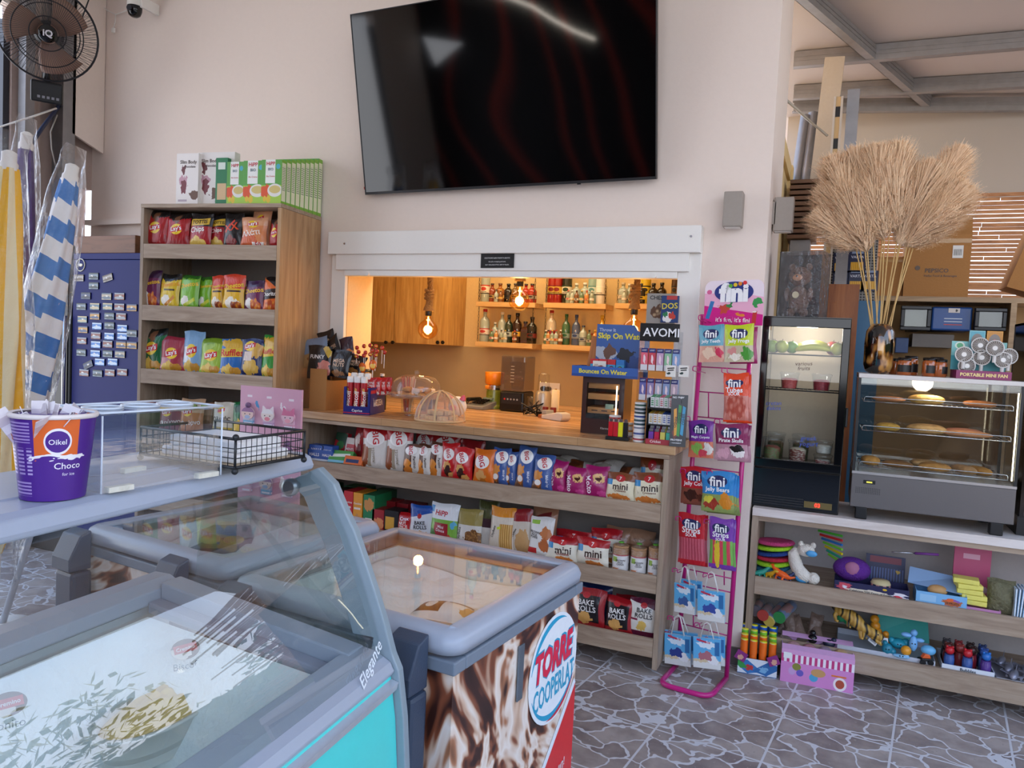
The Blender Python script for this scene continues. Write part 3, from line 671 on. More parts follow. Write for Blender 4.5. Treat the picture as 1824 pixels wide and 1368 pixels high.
MB().lathe([(.0,0),(.016,0),(.019,.006),(.019,.018),(.014,.02)],20,0,Matrix.Translation((-.035,-.02,1.155))@Matrix.Rotation(R(90),4,'X')@Matrix.Translation((0,0,-.02))).build('pane_clamp',mat('brushed_metal','#9AA0A6',.3,.8),ic)
_tv=Vector((GC[7][0]-GC[5][0],0,GC[7][1]-GC[5][1])).normalized(); _wt=EX_*_tv.x+Vector((0,0,_tv.z)); _n=EYv.cross(_wt).normalized()
_o=EO+EX_*GC[6][0]+Vector((0,0,GC[6][1]+.02))
if _n.dot(CAM-_o)<0: _n=-_n
_p=aP(634,1226,_o,_n); _q=aP(668,1148,_o,_n); _e=(_q-_p).normalized(); _f=_n.cross(_e)
vs,fs,(a_,b_,c_,d_)=textmesh('Elegante',0,.01,.3,1.0); k_=(_q-_p).length/(b_-a_); _c=(_p+_q)/2+_n*.014
mi_=(Matrix.Translation(EO+Vector((0,0,.02)))@Matrix.Rotation(EY,4,'Z')).inverted()
MB().add([mi_@(_c+_e*((v[0]-(a_+b_)/2)*k_)+_f*((v[1]-(c_+d_)/2)*k_)) for v in vs],fs).build('lettering',ink('#EDF3F7'),ic)
# body
BP=[(x,z) for x,z in BC]
MB().prism([(-.42,.09)]+[(.22,.09)]+[(x,z) for x,z in BC[::-1]][1:]+[(.15,.80),(.15,.60),(-.36,.60),(-.36,.86),(-.42,.86)],-EL,-.001).build('body',mat('display_body','#DDE4E6',.4),ic)
mb=MB(); 
def pn(u,v):
    k=v*(len(BC)-1); i=min(int(k),len(BC)-2); f=k-i; return (BC[i][0]*(1-f)+BC[i+1][0]*f+.004,-EL*(1-u)-.002,BC[i][1]*(1-f)+BC[i+1][1]*f)
mb.grid(pn,1,24,flip=True); mb.build('front_panel',mat('turquoise_panel','#4FE0DA',.22,coat=.6,var=.02),ic)
# rails
MB().prism([(.13,.795),(.214,.785),(.224,.80),(.214,.818),(.18,.835),(.13,.842)],-EL,-.001).build('front_rail',RIM,ic,bevel=.003)
MB().prism([(.204,.765),(.230,.762),(.234,.778),(.210,.784)],-EL,-.001).build('front_trim',mat('silver_trim','#D7DBE2',.25,.5),ic)
MB().prism([(-.425,.875),(-.33,.875),(-.33,.905),(-.36,.918),(-.40,.918),(-.425,.90)],-EL,-.001).build('rear_rail',RIM,ic,bevel=.003)
mb=MB(); vs=[(-.33,-.06,.87),(.15,-.06,.80),(.15,-.0015,.80),(-.33,-.0015,.87),(-.33,-.06,.918),(.15,-.06,.842),(.15,-.0015,.842),(-.33,-.0015,.918)]
mb.add(vs,[(0,1,5,4),(1,2,6,5),(2,3,7,6),(3,0,4,7),(4,5,6,7),(3,2,1,0)]); mb.build('end_rail',RIM,ic,bevel=.004)
mb=MB(); vs=[(-.33,-.095,.86),(.15,-.095,.79),(.15,-.0605,.79),(-.33,-.0605,.86),(-.33,-.095,.885),(.15,-.095,.812),(.15,-.0605,.812),(-.33,-.0605,.885)]
mb.add(vs,[(0,1,5,4),(1,2,6,5),(2,3,7,6),(3,0,4,7),(4,5,6,7),(3,2,1,0)]); mb.build('inner_rail',mat('inner_rail_grey','#9C9DA9',.4),ic,bevel=.003)
# well
mb=MB()
def well(u,v): # u along length, v across
    x=-.325+.475*v; y=-EL+.05+(EL-.15)*u
    e=min(u*9,1,(1-u)*9,v*7,(1-v)*7); e=max(0,e); e=e*e*(3-2*e)
    return (x,y,.855-.055*v-.21*e+.006*math.sin(u*60)*math.cos(v*17)*e)
mb.grid(well,60,28); mb.build('frosted_well',FROST,ic)
mb=MB(); mb.add([(-.33,-EL,.879),(.15,-EL,.806),(.15,-.1,.806),(-.33,-.1,.879)],[(0,1,2,3)]); mb.build('sliding_cover',glass('cover_glass',(.95,.98,.97),density=.05),ic)
# ================================================================ snack bags
FOOD='#D9A441'
def chips(y=.16,c1='#E8C258',c2='#C9902F'): return [('b',.35,y,.25,.12,c1),('b',.68,y-.02,.22,.11,c2)]
def lays(base,low=None,top=None,extra=(),foods=True):
    s=[]
    if low: s.append(('r',0,0,1,.34,low))
    if top: s.append(('b',.5,1.0,.8,.2,top))
    s+=list(extra)
    if foods: s+=chips()
    s+=[('e',.5,.52,.25,.16,'#F4CE2B'),('t',.5,.52,.26,.075,10,'#D2202B')]
    return base,s,[("Lay's",.5,.52,.42,'#FFFFFF',10)]
D={
'lays_red':lays('#B4161D','#9C1017','#151114',[('b',.5,.80,.14,.12,'#7A5138'),('b',.5,.42,.42,.26,'#A80F18')],False),
'tottis':('#A81620',[('r',0,.62,1,1,'#141318'),('b',.45,.14,.4,.16,'#E5C15A'),('t',.5,.75,.42,.10,4,'#E3B83A')],[('TOTTIS',.5,.75,.66,'#231A15',4),('Chips',.45,.50,.62,'#F4EDE6',8)]),
'extra':('#121114',[('b',.5,.18,.3,.16,'#7E1B1D'),('t',.4,.62,.3,.04,35,'#D63A1C')],[('XX',.5,.58,.7,'#E04A22',12)]),
'lays_peach':('#DE8A55',[('r',0,.72,1,1,'#E0A37B'),('b',.2,.2,.5,.3,'#D3602F'),('r',.5,.03,.92,.18,'#F1ECE6'),('e',.5,.76,.2,.12,'#F4CE2B'),('t',.5,.76,.2,.055,8,'#C8232B')],[("Lay's",.5,.76,.32,'#FFFFFF',8),('Αλάτι',.45,.48,.7,'#FBEFE6',8),('50',.72,.1,.22,'#C8232B',0)]),
'cheetos_purple':('#6E1E4F',[('r',0,.78,1,1,'#3A1440'),('b',.3,.25,.22,.16,'#E7E2DD'),('f',.65,.2,.25,.2,'#F0A23B','#C5572A',9)],[('Cheetos',.5,.66,.92,'#F6C52A',9)]),
'cheetos_yellow':('#E3C11E',[('b',.5,1,.8,.22,'#17130F'),('b',.4,.22,.28,.14,'#F2EDE2'),('t',.6,.2,.28,.05,30,'#D48A25'),('r',.3,.50,.85,.55,'#3A2A18')],[('Cheetos',.5,.68,.92,'#F0A01E',9)]),
'cheetos_green':('#79B72B',[('b',.5,1,.8,.12,'#2F6B22'),('b',.35,.22,.24,.14,'#E9E6DA'),('t',.6,.18,.3,.05,20,'#C9D33A')],[('Cheetos',.5,.7,.92,'#F6C52A',9)]),
'cheetos_orange':('#E6B324',[('r',0,.6,1,1,'#D8452A'),('b',.5,.2,.36,.16,'#F0E8D8'),('f',.7,.14,.25,.12,'#E28A25','#8E3A1E',8),('r',.25,.5,.9,.55,'#3B1C12')],[('Cheetos',.5,.68,.92,'#F8D12E',9)]),
'doritos':('#E26A1F',[('t',.55,.95,.5,.16,-18,'#161214'),('f',.55,.18,.4,.16,'#F09A34','#B8481B',7),('t',.5,.5,.5,.14,4,'#2A1712')],[('Doritos',.5,.5,.92,'#F5F0EA',4)]),
'lays_green':lays('#0F6B3A',None,'#101512',[('b',.5,.8,.14,.12,'#8A5C40'),('b',.5,.45,.42,.24,'#0B5C31')]),
'lays_pink':lays('#A83546',None,None,[('r',.05,.05,.5,.4,'#C98B92')]),
'lays_lightblue':lays('#7FA9CE',None,None,[('r',.1,.25,.5,.62,'#DFE6EC')]),
'lays_lime':lays('#9FBF3C',None,None,[('b',.5,.95,.7,.12,'#7FA02B')]),
'ruffles_blue':('#2A6DB5',[('b',.5,.85,.5,.14,'#E0B03A'),*chips(),('t',.5,.62,.45,.12,4,'#E3C13A')],[('Ruffles',.5,.62,.86,'#CF1F2A',4)]),
'ruffles_green':('#3E9A3F',[('b',.5,.82,.5,.14,'#E0B03A'),*chips(),('t',.5,.62,.45,.12,4,'#E3C13A')],[('Ruffles',.5,.62,.86,'#CF1F2A',4)]),
'lays_navy':('#1B2C63',[('b',.55,.25,.36,.2,'#D8AE4C'),('b',.78,.68,.26,.2,'#D9A94F'),('r',.22,.42,.62,.66,'#D8C4B8'),('e',.45,.8,.25,.13,'#F4CE2B'),('t',.45,.8,.26,.06,8,'#C8232B')],[("Lay's",.45,.8,.4,'#FFFFFF',8)]),
'lays_plum':('#8A4A58',[('r',0,.68,1,1,'#C9A78E'),('e',.35,.62,.2,.13,'#F4CE2B'),('t',.35,.62,.2,.06,8,'#C8232B')],[("Lay's",.35,.62,.32,'#FFFFFF',8),('Φούρνο',.5,.3,.8,'#F2E9E0',6)]),
'lays_tan':('#B9733E',[('r',0,.6,1,1,'#C9A480'),('e',.35,.62,.2,.13,'#F4CE2B'),('t',.35,.62,.2,.06,8,'#C8232B')],[("Lay's",.35,.62,.32,'#FFFFFF',8),('Φούρνο',.5,.3,.8,'#F2E9E0',6)]),
'lays_cream':('#CFC6B2',[('r',0,.12,1,.28,'#B59A2E'),('r',0,0,1,.12,'#4A3A22'),('e',.45,.76,.17,.10,'#F4CE2B'),('t',.45,.76,.17,.045,8,'#C8232B')],[('Ολικής',.5,.5,.8,'#3A3026',6)]),
'brown_bag':('#8A5F45',[('r',0,.6,1,1,'#A98166'),('b',.5,.25,.4,.2,'#6B3A24')],[]),
'green_popcorn':('#1F6B38',[('b',.5,.3,.4,.2,'#D9B43A'),('b',.5,.8,.4,.1,'#0F4020')],[]),
'big_white':('#D9D5CE',[('r',0,.72,1,1,'#B5121B'),('b',.15,.3,.18,.28,'#8E4A26'),('e',.5,.74,.34,.17,'#F2F0EC'),('e',.5,.74,.28,.135,'#EDE9E4'),('r',.3,.05,.42,.5,'#A39782')],[('BIG',.52,.77,.45,'#C3141D',-78),('ΤΣΟΥΡΕΚΙ',.5,.33,.5,'#7B6C50',-82)]),
'big_brown':('#5B3423',[('r',.55,0,1,.9,'#D9D3CA'),('b',.3,.35,.22,.16,'#DF8C33'),('b',.35,.12,.25,.12,'#D67F2B'),('e',.45,.78,.34,.15,'#F2F0EC')],[('BIG',.45,.8,.42,'#C3141D',-75),('Pantino',.72,.4,.55,'#3B2418',-84)]),
'big_red':('#C61C22',[('e',.45,.68,.34,.17,'#F2F0EC'),('b',.4,.38,.2,.12,'#D9A05A'),('b',.45,.22,.18,.14,'#3A1A12'),('b',.7,.1,.2,.08,'#D9A05A')],[('BIG',.45,.7,.44,'#C3141D',-70)]),
'big_orange':('#E0701C',[('e',.45,.62,.36,.2,'#F2F0EC'),('b',.4,.22,.26,.15,'#D9A05A'),('b',.45,.05,.2,.08,'#B86A20')],[('BIG',.45,.64,.46,'#C3141D',-70)]),
'big_blue':('#3E5C9A',[('r',0,0,.5,.25,'#6E4A35'),('b',.28,.42,.25,.16,'#D68B3C'),('b',.3,.2,.2,.1,'#B9692B'),('e',.3,.22,.16,.08,'#EDEAE4'),('e',.55,.76,.36,.17,'#F2F0EC')],[('BIG',.55,.78,.44,'#C3141D',-72),('Μιλφέιγ',.75,.28,.55,'#E9EDF4',-84)]),
'molto':('#A01C63',[('b',.62,.62,.26,.17,'#E2B374'),('b',.62,.6,.12,.08,'#4B1A14'),('b',.75,.15,.2,.1,'#C9448A')],[('Molto',.22,.4,.72,'#F5EDF2',-80)]),
'mini_brown':('#E5DDBF',[('r',0,.74,1,1,'#7A3F1E'),('b',.5,.14,.4,.1,'#D8803A'),('r',.03,.55,.25,.75,'#2C86BD'),('e',.52,.8,.17,.12,'#B51A22')],[('7',.52,.8,.08,'#F5E9E6',0),('mini',.55,.52,.5,'#3A241C',3),('Croissants',.55,.37,.4,'#7A4A3A',3)]),
'mini_red':('#E6E0CE',[('r',0,.72,1,1,'#A81620'),('b',.6,.1,.3,.08,'#D8803A'),('r',.03,.5,.22,.74,'#2C86BD'),('e',.52,.80,.16,.13,'#B51A22'),('e',.52,.80,.13,.10,'#C92A30')],[('7',.52,.8,.08,'#F5E9E6',0),('mini',.56,.46,.5,'#3A241C',3),('Croissants',.55,.3,.4,'#A0342A',3)]),
'silver_wrap':('#B9B4AC',[('r',0,.55,.5,1,'#6B3A22'),('b',.5,.3,.3,.2,'#8A8478')],[]),
'brown_wrap':('#7A4224',[('r',.6,0,1,1,'#C9C4BC'),('b',.3,.5,.2,.2,'#5A2C18')],[]),
'plum_wrap':('#4E1636',[('b',.4,.5,.3,.2,'#6B2148'),('r',0,.8,1,1,'#B9B4BC')],[]),
'bake_blue':('#DADDE2',[('t',.3,.95,.75,.3,14,'#1C4FA0'),('e',.45,.66,.09,.08,'#B51A22'),('b',.6,.1,.35,.08,'#D8B06A')],[('BAKE\nROLLS',.5,.38,.5,'#16161A',6)]),
'hipp':('#7FB548',[('r',0,.58,1,1,'#E9ECEE'),('r',.02,.75,.16,.92,'#3A8FCB'),('r',.2,.14,.72,.48,'#A3202E'),('b',.85,.45,.1,.08,'#5FB3D6'),('b',.15,.2,.12,.12,'#4C7A2A'),('b',.8,.1,.2,.08,'#C4402C')],[('HiPP',.45,.74,.42,'#C5303E',-4),('Mini\nDinos',.46,.33,.3,'#F2DDDF',-4)]),
'city_khaki':('#DCD8D0',[('r',0,.56,1,1,'#9A8A4A'),('f',.75,.2,.38,.24,'#B9894F','#7A5230',16)],[('CityBake',.16,.28,.5,'#2A2522',86)]),
'city_plum':('#CFCAC2',[('r',0,.42,1,.62,'#3F2630'),('r',0,.62,1,1,'#4F5230')],[('CityBake',.3,.2,.36,'#2A2522',84)]),
'city_orange':('#D9CDBB',[('r',0,.78,1,1,'#DE8A1C'),('r',.45,.0,.95,.62,'#D9B06A'),('s',.45,.0,.95,.62,12,0,'#B9853F'),('t',.42,.52,.07,.03,10,'#D8E83A')],[('CityBake',.22,.42,.44,'#2A2522',76)]),
'city_red':('#CFC4B4',[('r',0,.72,1,1,'#8E1C24'),('b',.6,.25,.36,.28,'#C49A66')],[('CityBake',.22,.45,.42,'#2A2522',64)]),
'rice_balls':('#E4E2DE',[('b',.75,.6,.22,.16,'#C47A4C'),('b',.7,.3,.22,.16,'#B9683C'),('r',0,.08,.4,.22,'#C42A2E'),('r',.1,.82,.45,.92,'#8FBF3A')],[('BROWN\nRICE\nPUFFS',.28,.55,.42,'#3A302A',-8)]),
'paper_bag':('#B98566',[('t',.4,.75,.4,.06,14,'#8A2A2A'),('b',.5,.4,.4,.16,'#D9A78A'),('b',.8,.2,.1,.1,'#3A8A4A')],[]),
'bake_black':('#17151A',[('r',0,.82,1,1,'#A3161F'),('r',0,0,1,.12,'#A3161F'),('r',.85,0,1,1,'#9C1620'),('b',.38,.22,.26,.15,'#D8A25A'),('e',.42,.82,.12,.08,'#C2202A')],[('BAKE\nROLLS',.45,.54,.6,'#E9E6E2',4)]),
'bake_white':('#DAD6CC',[('t',.5,.98,.7,.15,-12,'#5A1430'),('r',0,0,1,.16,'#5A1430'),('r',.04,.43,.3,.48,'#7A1A3A'),('b',.45,.3,.15,.16,'#D8B25A'),('e',.48,.82,.11,.07,'#B51A22')],[('BAKE\nROLLS',.5,.63,.56,'#16161A',0)]),
'navy_bag':('#152A5E',[('b',.5,.5,.3,.2,'#1F3B7A')],[]),
'red_bag':('#9C1820',[('b',.4,.6,.2,.16,'#D9C9C0'),('b',.6,.3,.2,.2,'#6B1015')],[]),
'nut_red':('#B3141C',[('r',.1,.3,.9,.55,'#C9262B'),('b',.5,.1,.4,.1,'#E9DED2')],[('Crax',.55,.74,.6,'#EDE9F2',10),('NUT\nSPICE',.5,.44,.6,'#F2E9E0',10)]),
'black_nuts':('#141216',[('r',.2,.3,.8,.7,'#1E1A18'),('b',.5,.15,.35,.1,'#8A5A2A')],[('MEGA\nNUTS',.5,.52,.55,'#D9B79A',6)]),
'funky':('#131316',[('t',.85,.85,.2,.1,-45,'#C9A53A'),('b',.75,.3,.25,.25,'#C97A6A')],[('FUNKY',.45,.66,.6,'#E9E6E2',0)]),
'photo_bag':('#7A8CA5',[('r',0,0,1,.45,'#B08A5A'),('b',.5,.3,.3,.1,'#8A5A30')],[]),
'sunset_bag':('#3A2230',[('b',.5,.3,.55,.14,'#C9702A')],[]),
}
def fini(base,name,foods,h2=None):
    return (base,[('r',0,0,1,.44,foods[0])]+list(foods[1])+[('e',.5,.76,.31,.14,'#232A5C')],[('fini',.5,.76,.46,'#FFFFFF',0)]+[(n,.5,.55-.11*i,.72-.12*i,'#FFFFFF',0) for i,n in enumerate(name)])
D['fini_teeth']=fini('#5FA3B8',['Jelly Teeth'],('#DBA28C',[('b',.4,.25,.28,.14,'#EBCBB0'),('b',.82,.27,.15,.13,'#D23A5A')]))
D['fini_frogs']=fini('#C2D41E',['Jelly Frogs'],('#C6B89A',[('b',.78,.22,.2,.18,'#4E9A3A'),('b',.25,.3,.18,.1,'#D9908A'),('b',.35,.14,.2,.08,'#EFE6D6')]))
D['fini_carpets']=fini('#8236A0',['Magic Carpets'],('#D97A5A',[('b',.35,.25,.26,.14,'#8FBF5A'),('b',.8,.25,.17,.16,'#E9E2DA'),('b',.6,.12,.18,.1,'#D9485A')]))
D['fini_pirate']=fini('#8A2458',['Pirate Skulls'],('#B98A98',[('b',.7,.25,.2,.18,'#EDE6E4'),('b',.68,.34,.22,.08,'#1A1618'),('b',.25,.2,.2,.14,'#D9A3B4')]))
D['fini_tubes']=('#E2441A',[('r',0,.04,1,.54,'#C9786A'),('f',.5,.3,.45,.25,'#D98A78','#B24A3A',7),('e',.45,.8,.36,.08,'#232A5C')],[('fini',.45,.8,.5,'#FFFFFF',0),('Tubes',.45,.66,.66,'#FFFFFF',0),('SOUR',.45,.58,.45,'#FFFFFF',0)])
D['fini_cola']=fini('#C21A2A',['Jelly Cola'],('#8A4A38',[('b',.4,.25,.3,.14,'#3E1A14'),('b',.75,.2,.2,.12,'#5A2A1E')]))
D['fini_bears']=fini('#2C86C9',['Jelly Bears'],('#8FA05A',[('b',.75,.28,.2,.2,'#D98A2A'),('b',.3,.2,.24,.12,'#A33A2A'),('b',.2,.32,.15,.1,'#D9D04A')]))
D['fini_strips_red']=('#C21A2A',[('r',0,.08,1,.52,'#B9485A'),('s',0,.08,1,.52,9,0,'#CE6474'),('e',.5,.8,.36,.1,'#232A5C')],[('fini',.5,.8,.5,'#FFFFFF',0),('Strips',.5,.66,.66,'#FFFFFF',0),('SOUR',.5,.58,.4,'#FFFFFF',0)])
D['fini_strips_purple']=('#7A3AA6',[('r',0,.08,1,.56,'#D9485A'),('s',0,.08,1,.56,3.3,0,'#6FB04A'),('b',.35,.3,.12,.3,'#E9C83A'),('e',.5,.8,.36,.1,'#232A5C')],[('fini',.5,.8,.5,'#FFFFFF',0),('Strips',.5,.66,.66,'#FFFFFF',0),('SOUR',.5,.58,.4,'#FFFFFF',0)])
def pouch(name,w,h,d,design,parent=None,seed=0,hole=False,nu=14,nv=18,text=True):
    base,shapes,texts=D[design]; rnd=random.Random(seed)
    ph=[rnd.uniform(0,6.28) for _ in range(6)]
    def T(u,v):
        a=max(0,1-abs(2*u-1)**2.6)**.55; q=min(1,max(0,(v-.045)/.91)); g=max(0,math.sin(math.pi*q))**.42
        wob=1+.10*math.sin(7*u+ph[0])*math.sin(6*v+ph[1])+.06*math.sin(15*v+ph[2]+4*u)
        return d/2*a*g*wob
    def X(u,v): return (u-.5)*w*(1-.07*math.sin(math.pi*v)**2+.012*math.sin(9*v+ph[3]))
    mb=MB()
    def zc(u,v): return h*(v-.018*math.sin(math.pi*u*2+ph[4])*(v>.5)*(v-.5)*2)
    def bend(v): return .006*math.sin(10*v+ph[5])*(abs(v-.5)*2)**3
    mb.grid(lambda u,v:(X(u,v),-T(u,v)+bend(v),zc(u,v)),nu,nv,0)
    mb.grid(lambda u,v:(X(u,v),T(u,v)*.8+bend(v)+.0006,zc(u,v)),nu,nv,1,flip=True)
    o=mb.build(name,[art(base,shapes,.28,coat=.25,bump=.35),art(base,(),.3,bump=.35)],parent)
    if text:
        def surf(x,z):
            v=min(1,max(0,z/h)); u=min(1,max(0,.5+x/(w*(1-.07*math.sin(math.pi*v)**2)))); return -T(u,v)+bend(v)
        for t_ in texts:
            letter(t_[0],ink(t_[4],.35),o,((t_[1]-.5)*w,t_[2]*h),width=t_[3]*w,rot=R(t_[5]),surf=surf,off=.0012,bold=.02)
    return o
NB=0
def bag(label,rect,zone,design,dy=.055,dep=.045,group=None,lean=6,yaw=None,name='snack_bag',cat='snack bag',z=None,text=True):
    """stand a bag on a shelf: rect is what the photo shows (x0,ytop,x1,ybottom)"""
    global NB; NB+=1
    x0,yt,x1,yb=rect
    if zone[0]=='T':
        p0=TO-TN*dy; n=TN; zz=TS[zone[1]]; ry=TYAW
    else:
        p0=Vector((0,CF+dy,0)); n=Vector((0,-1,0)); zz=CS[zone[1]]; ry=0
    if z is not None: zz=z
    xc=(x0+x1)/2
    c=aP(xc,(yt+yb)/2,p0,n); top=aP(xc,yt,p0,n); l=aP(x0,yb,p0,n); r_=aP(x1,yb,p0,n)
    w=(r_-l).length; h=max(.05,top.z-zz)/math.cos(R(lean))
    o=pouch(name,w*1.04,h,dep,design,None,NB,text=text)
    o.location=(c.x,c.y,zz+.001+math.sin(R(lean))*0); o.rotation_euler=(R(-lean),R(random.uniform(-2,2)),ry+R(yaw if yaw is not None else random.uniform(-7,7)))
    return tag(o,label,cat,group)
G1='crisps bags in the tall cabinet'
for L,rect,sh,ds,dy in (
 ('red crisps bag with black top, leftmost on the top shelf of the tall cabinet',(258,375,297,434),0,'lays_red',.05),
 ('red crisps bag with black top, second from the left on the top cabinet shelf',(297,380,336,434),0,'lays_red',.055),
 ('red and black TOTTIS crisps bag with yellow banner, standing whole on the top shelf',(335,381,376,434),0,'tottis',.055),
 ('red and black TOTTIS crisps bag half covered by a black bag on the top shelf',(374,383,404,434),0,'tottis',.085),
 ('black crisps bag with orange brush lettering on the top cabinet shelf',(398,380,431,434),0,'extra',.05),
 ('peach crisps bag standing behind the orange one on the top cabinet shelf',(447,374,481,435),0,'lays_peach',.10),
 ('orange and peach crisps bag with a white price corner on the top shelf',(430,387,474,435),0,'lays_peach',.045),
 ('dark red crisps bag squeezed against the right side of the top shelf',(480,390,501,435),0,'lays_red',.06),
 ('purple puffs bag, leftmost on the second shelf of the tall cabinet',(255,482,285,543),1,'cheetos_purple',.05),
 ('yellow puffs bag with black top on the second shelf of the tall cabinet',(283,488,319,545),1,'cheetos_yellow',.05),
 ('bright green puffs bag on the second shelf of the tall cabinet',(319,490,354,546),1,'cheetos_green',.05),
 ('green puffs bag tucked beside the bright green one on the second shelf',(352,493,377,547),1,'cheetos_green',.08),
 ('orange and yellow puffs bag, narrower one left of its twin on the second shelf',(375,491,400,548),1,'cheetos_orange',.07),
 ('orange and yellow puffs bag facing front in full on the second shelf',(397,489,434,549),1,'cheetos_orange',.045),
 ('purple puffs bag beside the orange tortilla chips on the second shelf',(434,500,470,550),1,'cheetos_purple',.05),
 ('orange tortilla chips bag at the right end of the second cabinet shelf',(470,493,499,550),1,'doritos',.05),
 ('dark green crisps bag with a portrait, leftmost on the third cabinet shelf',(250,585,293,653),2,'lays_green',.05),
 ('pinkish red crisps bag on the third shelf of the tall cabinet',(287,600,328,657),2,'lays_pink',.05),
 ('pale blue crisps bag on the third shelf of the tall cabinet',(325,590,361,660),2,'lays_lightblue',.06),
 ('lime green crisps bag on the third shelf of the tall cabinet',(356,603,399,663),2,'lays_lime',.05),
 ('blue ridged crisps bag with red lettering on the third cabinet shelf',(392,604,434,665),2,'ruffles_blue',.05),
 ('navy blue crisps bag on the third shelf of the tall cabinet',(427,604,466,669),2,'lays_navy',.05),
 ('green ridged crisps bag at the right end of the third cabinet shelf',(464,598,496,671),2,'ruffles_green',.055),
 ('plum and tan baked crisps bag, leftmost on the fourth cabinet shelf',(285,714,325,768),3,'lays_plum',.06),
 ('orange and tan baked crisps bag on the fourth cabinet shelf',(321,711,360,770),3,'lays_tan',.06),
 ('brown crisps bag behind the cream one on the fourth cabinet shelf',(352,718,380,773),3,'brown_bag',.10),
 ('cream crisps bag lettered in Greek on the fourth cabinet shelf',(376,717,415,775),3,'lays_cream',.05),
 ('green popcorn bag beside the pink board on the fourth cabinet shelf',(414,716,440,777),3,'green_popcorn',.05)):
    bag(L,rect,('T',sh),ds,dy,.05 if sh<3 else .04,G1)
def lying(label,c,size,rot,design,seed,group=None,name='snack_bag',cat='snack bag'):
    o=pouch(name,size[0],size[1],size[2],design,None,seed,text=False); o.rotation_euler=rot; o.location=c; return tag(o,label,cat,group)
def tloc(u,dy,z): return TO+Vector((math.cos(TYAW),math.sin(TYAW),0))*u-TN*dy+Vector((0,0,z))
for i,(L,u,dy,z,ds,sz) in enumerate((
 ('purple puffs bag lying at the back left above the second shelf row',-.78,.17,TS[1]+.14,'plum_wrap',(.20,.17,.06)),
 ('yellow puffs bag lying at the back above the yellow and green bags',-.58,.17,TS[1]+.13,'cheetos_yellow',(.22,.17,.06)),
 ('yellow puffs bag lying at the back above the orange bags',-.33,.17,TS[1]+.125,'cheetos_yellow',(.18,.17,.06)),
 ('purple bag with silver edge lying at the back right above the second row',-.14,.17,TS[1]+.12,'plum_wrap',(.20,.17,.06)),
 ('dark green crisps bag lying at the back left above the third shelf row',-.72,.17,TS[2]+.15,'lays_green',(.22,.17,.06)),
 ('dark plum bag lying at the back above the third shelf row',-.45,.19,TS[2]+.15,'plum_wrap',(.2,.17,.05)),
 ('lime crisps bag lying at the back right above the third shelf row',-.20,.17,TS[2]+.135,'lays_lime',(.25,.17,.06)),
 ('brown crisps bag lying at the back left of the fourth cabinet shelf',-.52,.20,TS[3]+.125,'brown_bag',(.22,.16,.06)),
 ('brown and white bag lying at the back right of the fourth cabinet shelf',-.28,.20,TS[3]+.13,'brown_wrap',(.2,.16,.06)))):
    lying(L,tloc(u,dy,z),sz,(R(-72),0,TYAW+R(10*math.sin(i*3))),ds,300+i,G1)
    # the rear rows that carry it
G2='wrapped pastries on the upper counter shelf'
for L,rect,ds,dy in (
 ('tall white and red tsoureki bag, left one of the tall pair on the counter shelf',(645,763,690,834),'big_white',.06),
 ('tall white and red tsoureki bag, right one of the tall pair on the counter shelf',(688,763,733,839),'big_white',.055),
 ('brown cake bag beside the tall tsoureki bags',(718,792,750,845),'big_brown',.045),
 ('white and brown cake bag left of the red croissant bags',(743,792,768,846),'big_brown',.05),
 ('brown cake bag touching the first red croissant bag',(764,788,792,848),'big_brown',.06),
 ('red chocolate croissant bag, left one of the red pair',(787,790,817,852),'big_red',.055),
 ('red chocolate croissant bag, right one of the red pair',(808,798,840,856),'big_red',.045),
 ('orange croissant bag in the middle of the upper counter shelf',(843,801,881,861),'big_orange',.045),
 ('blue millefeuille bag directly right of the orange bag',(876,799,905,864),'big_blue',.055),
 ('narrow blue millefeuille bag second right of the orange bag',(900,805,921,867),'big_blue',.065),
 ('tallest blue millefeuille bag on the upper counter shelf',(919,796,950,870),'big_blue',.055),
 ('blue millefeuille bag directly left of the magenta bags',(949,811,984,874),'big_blue',.045),
 ('magenta croissant bag with the cut roll, leftmost of the magenta ones',(979,821,1008,876),'molto',.055),
 ('magenta croissant bag in the middle of the magenta ones',(1007,833,1044,882),'molto',.045),
 ('magenta croissant bag, rightmost of the magenta ones',(1042,831,1083,886),'molto',.05),
 ('brown and cream mini croissant bag beside the magenta bags',(1078,843,1129,894),'mini_brown',.045),
 ('brown and cream mini croissant bag at the right end of the front row',(1128,843,1184,900),'mini_brown',.045)):
    bag(L,rect,('C',0),ds,dy,.05,G2)
for L,rect,ds,dy,z in (
 ('cream mini croissant bag standing behind at the right end of the upper counter shelf',(1139,815,1182,860),'mini_brown',.16,None),
 ('red and white bag behind the two tall tsoureki bags',(738,768,772,820),'big_white',.15,None),
 ('red topped white bag behind the brown and red croissant bags',(768,772,815,830),'big_white',.15,None),
 ('red crinkled bag behind the red and orange croissant bags',(820,785,862,835),'red_bag',.15,None),
 ('dark red sweets bag hanging behind the left tsoureki bag',(628,757,652,818),'red_bag',.13,None)):
    bag(L,rect,('C',0),ds,dy,.05,G2,text=ds!='red_bag')
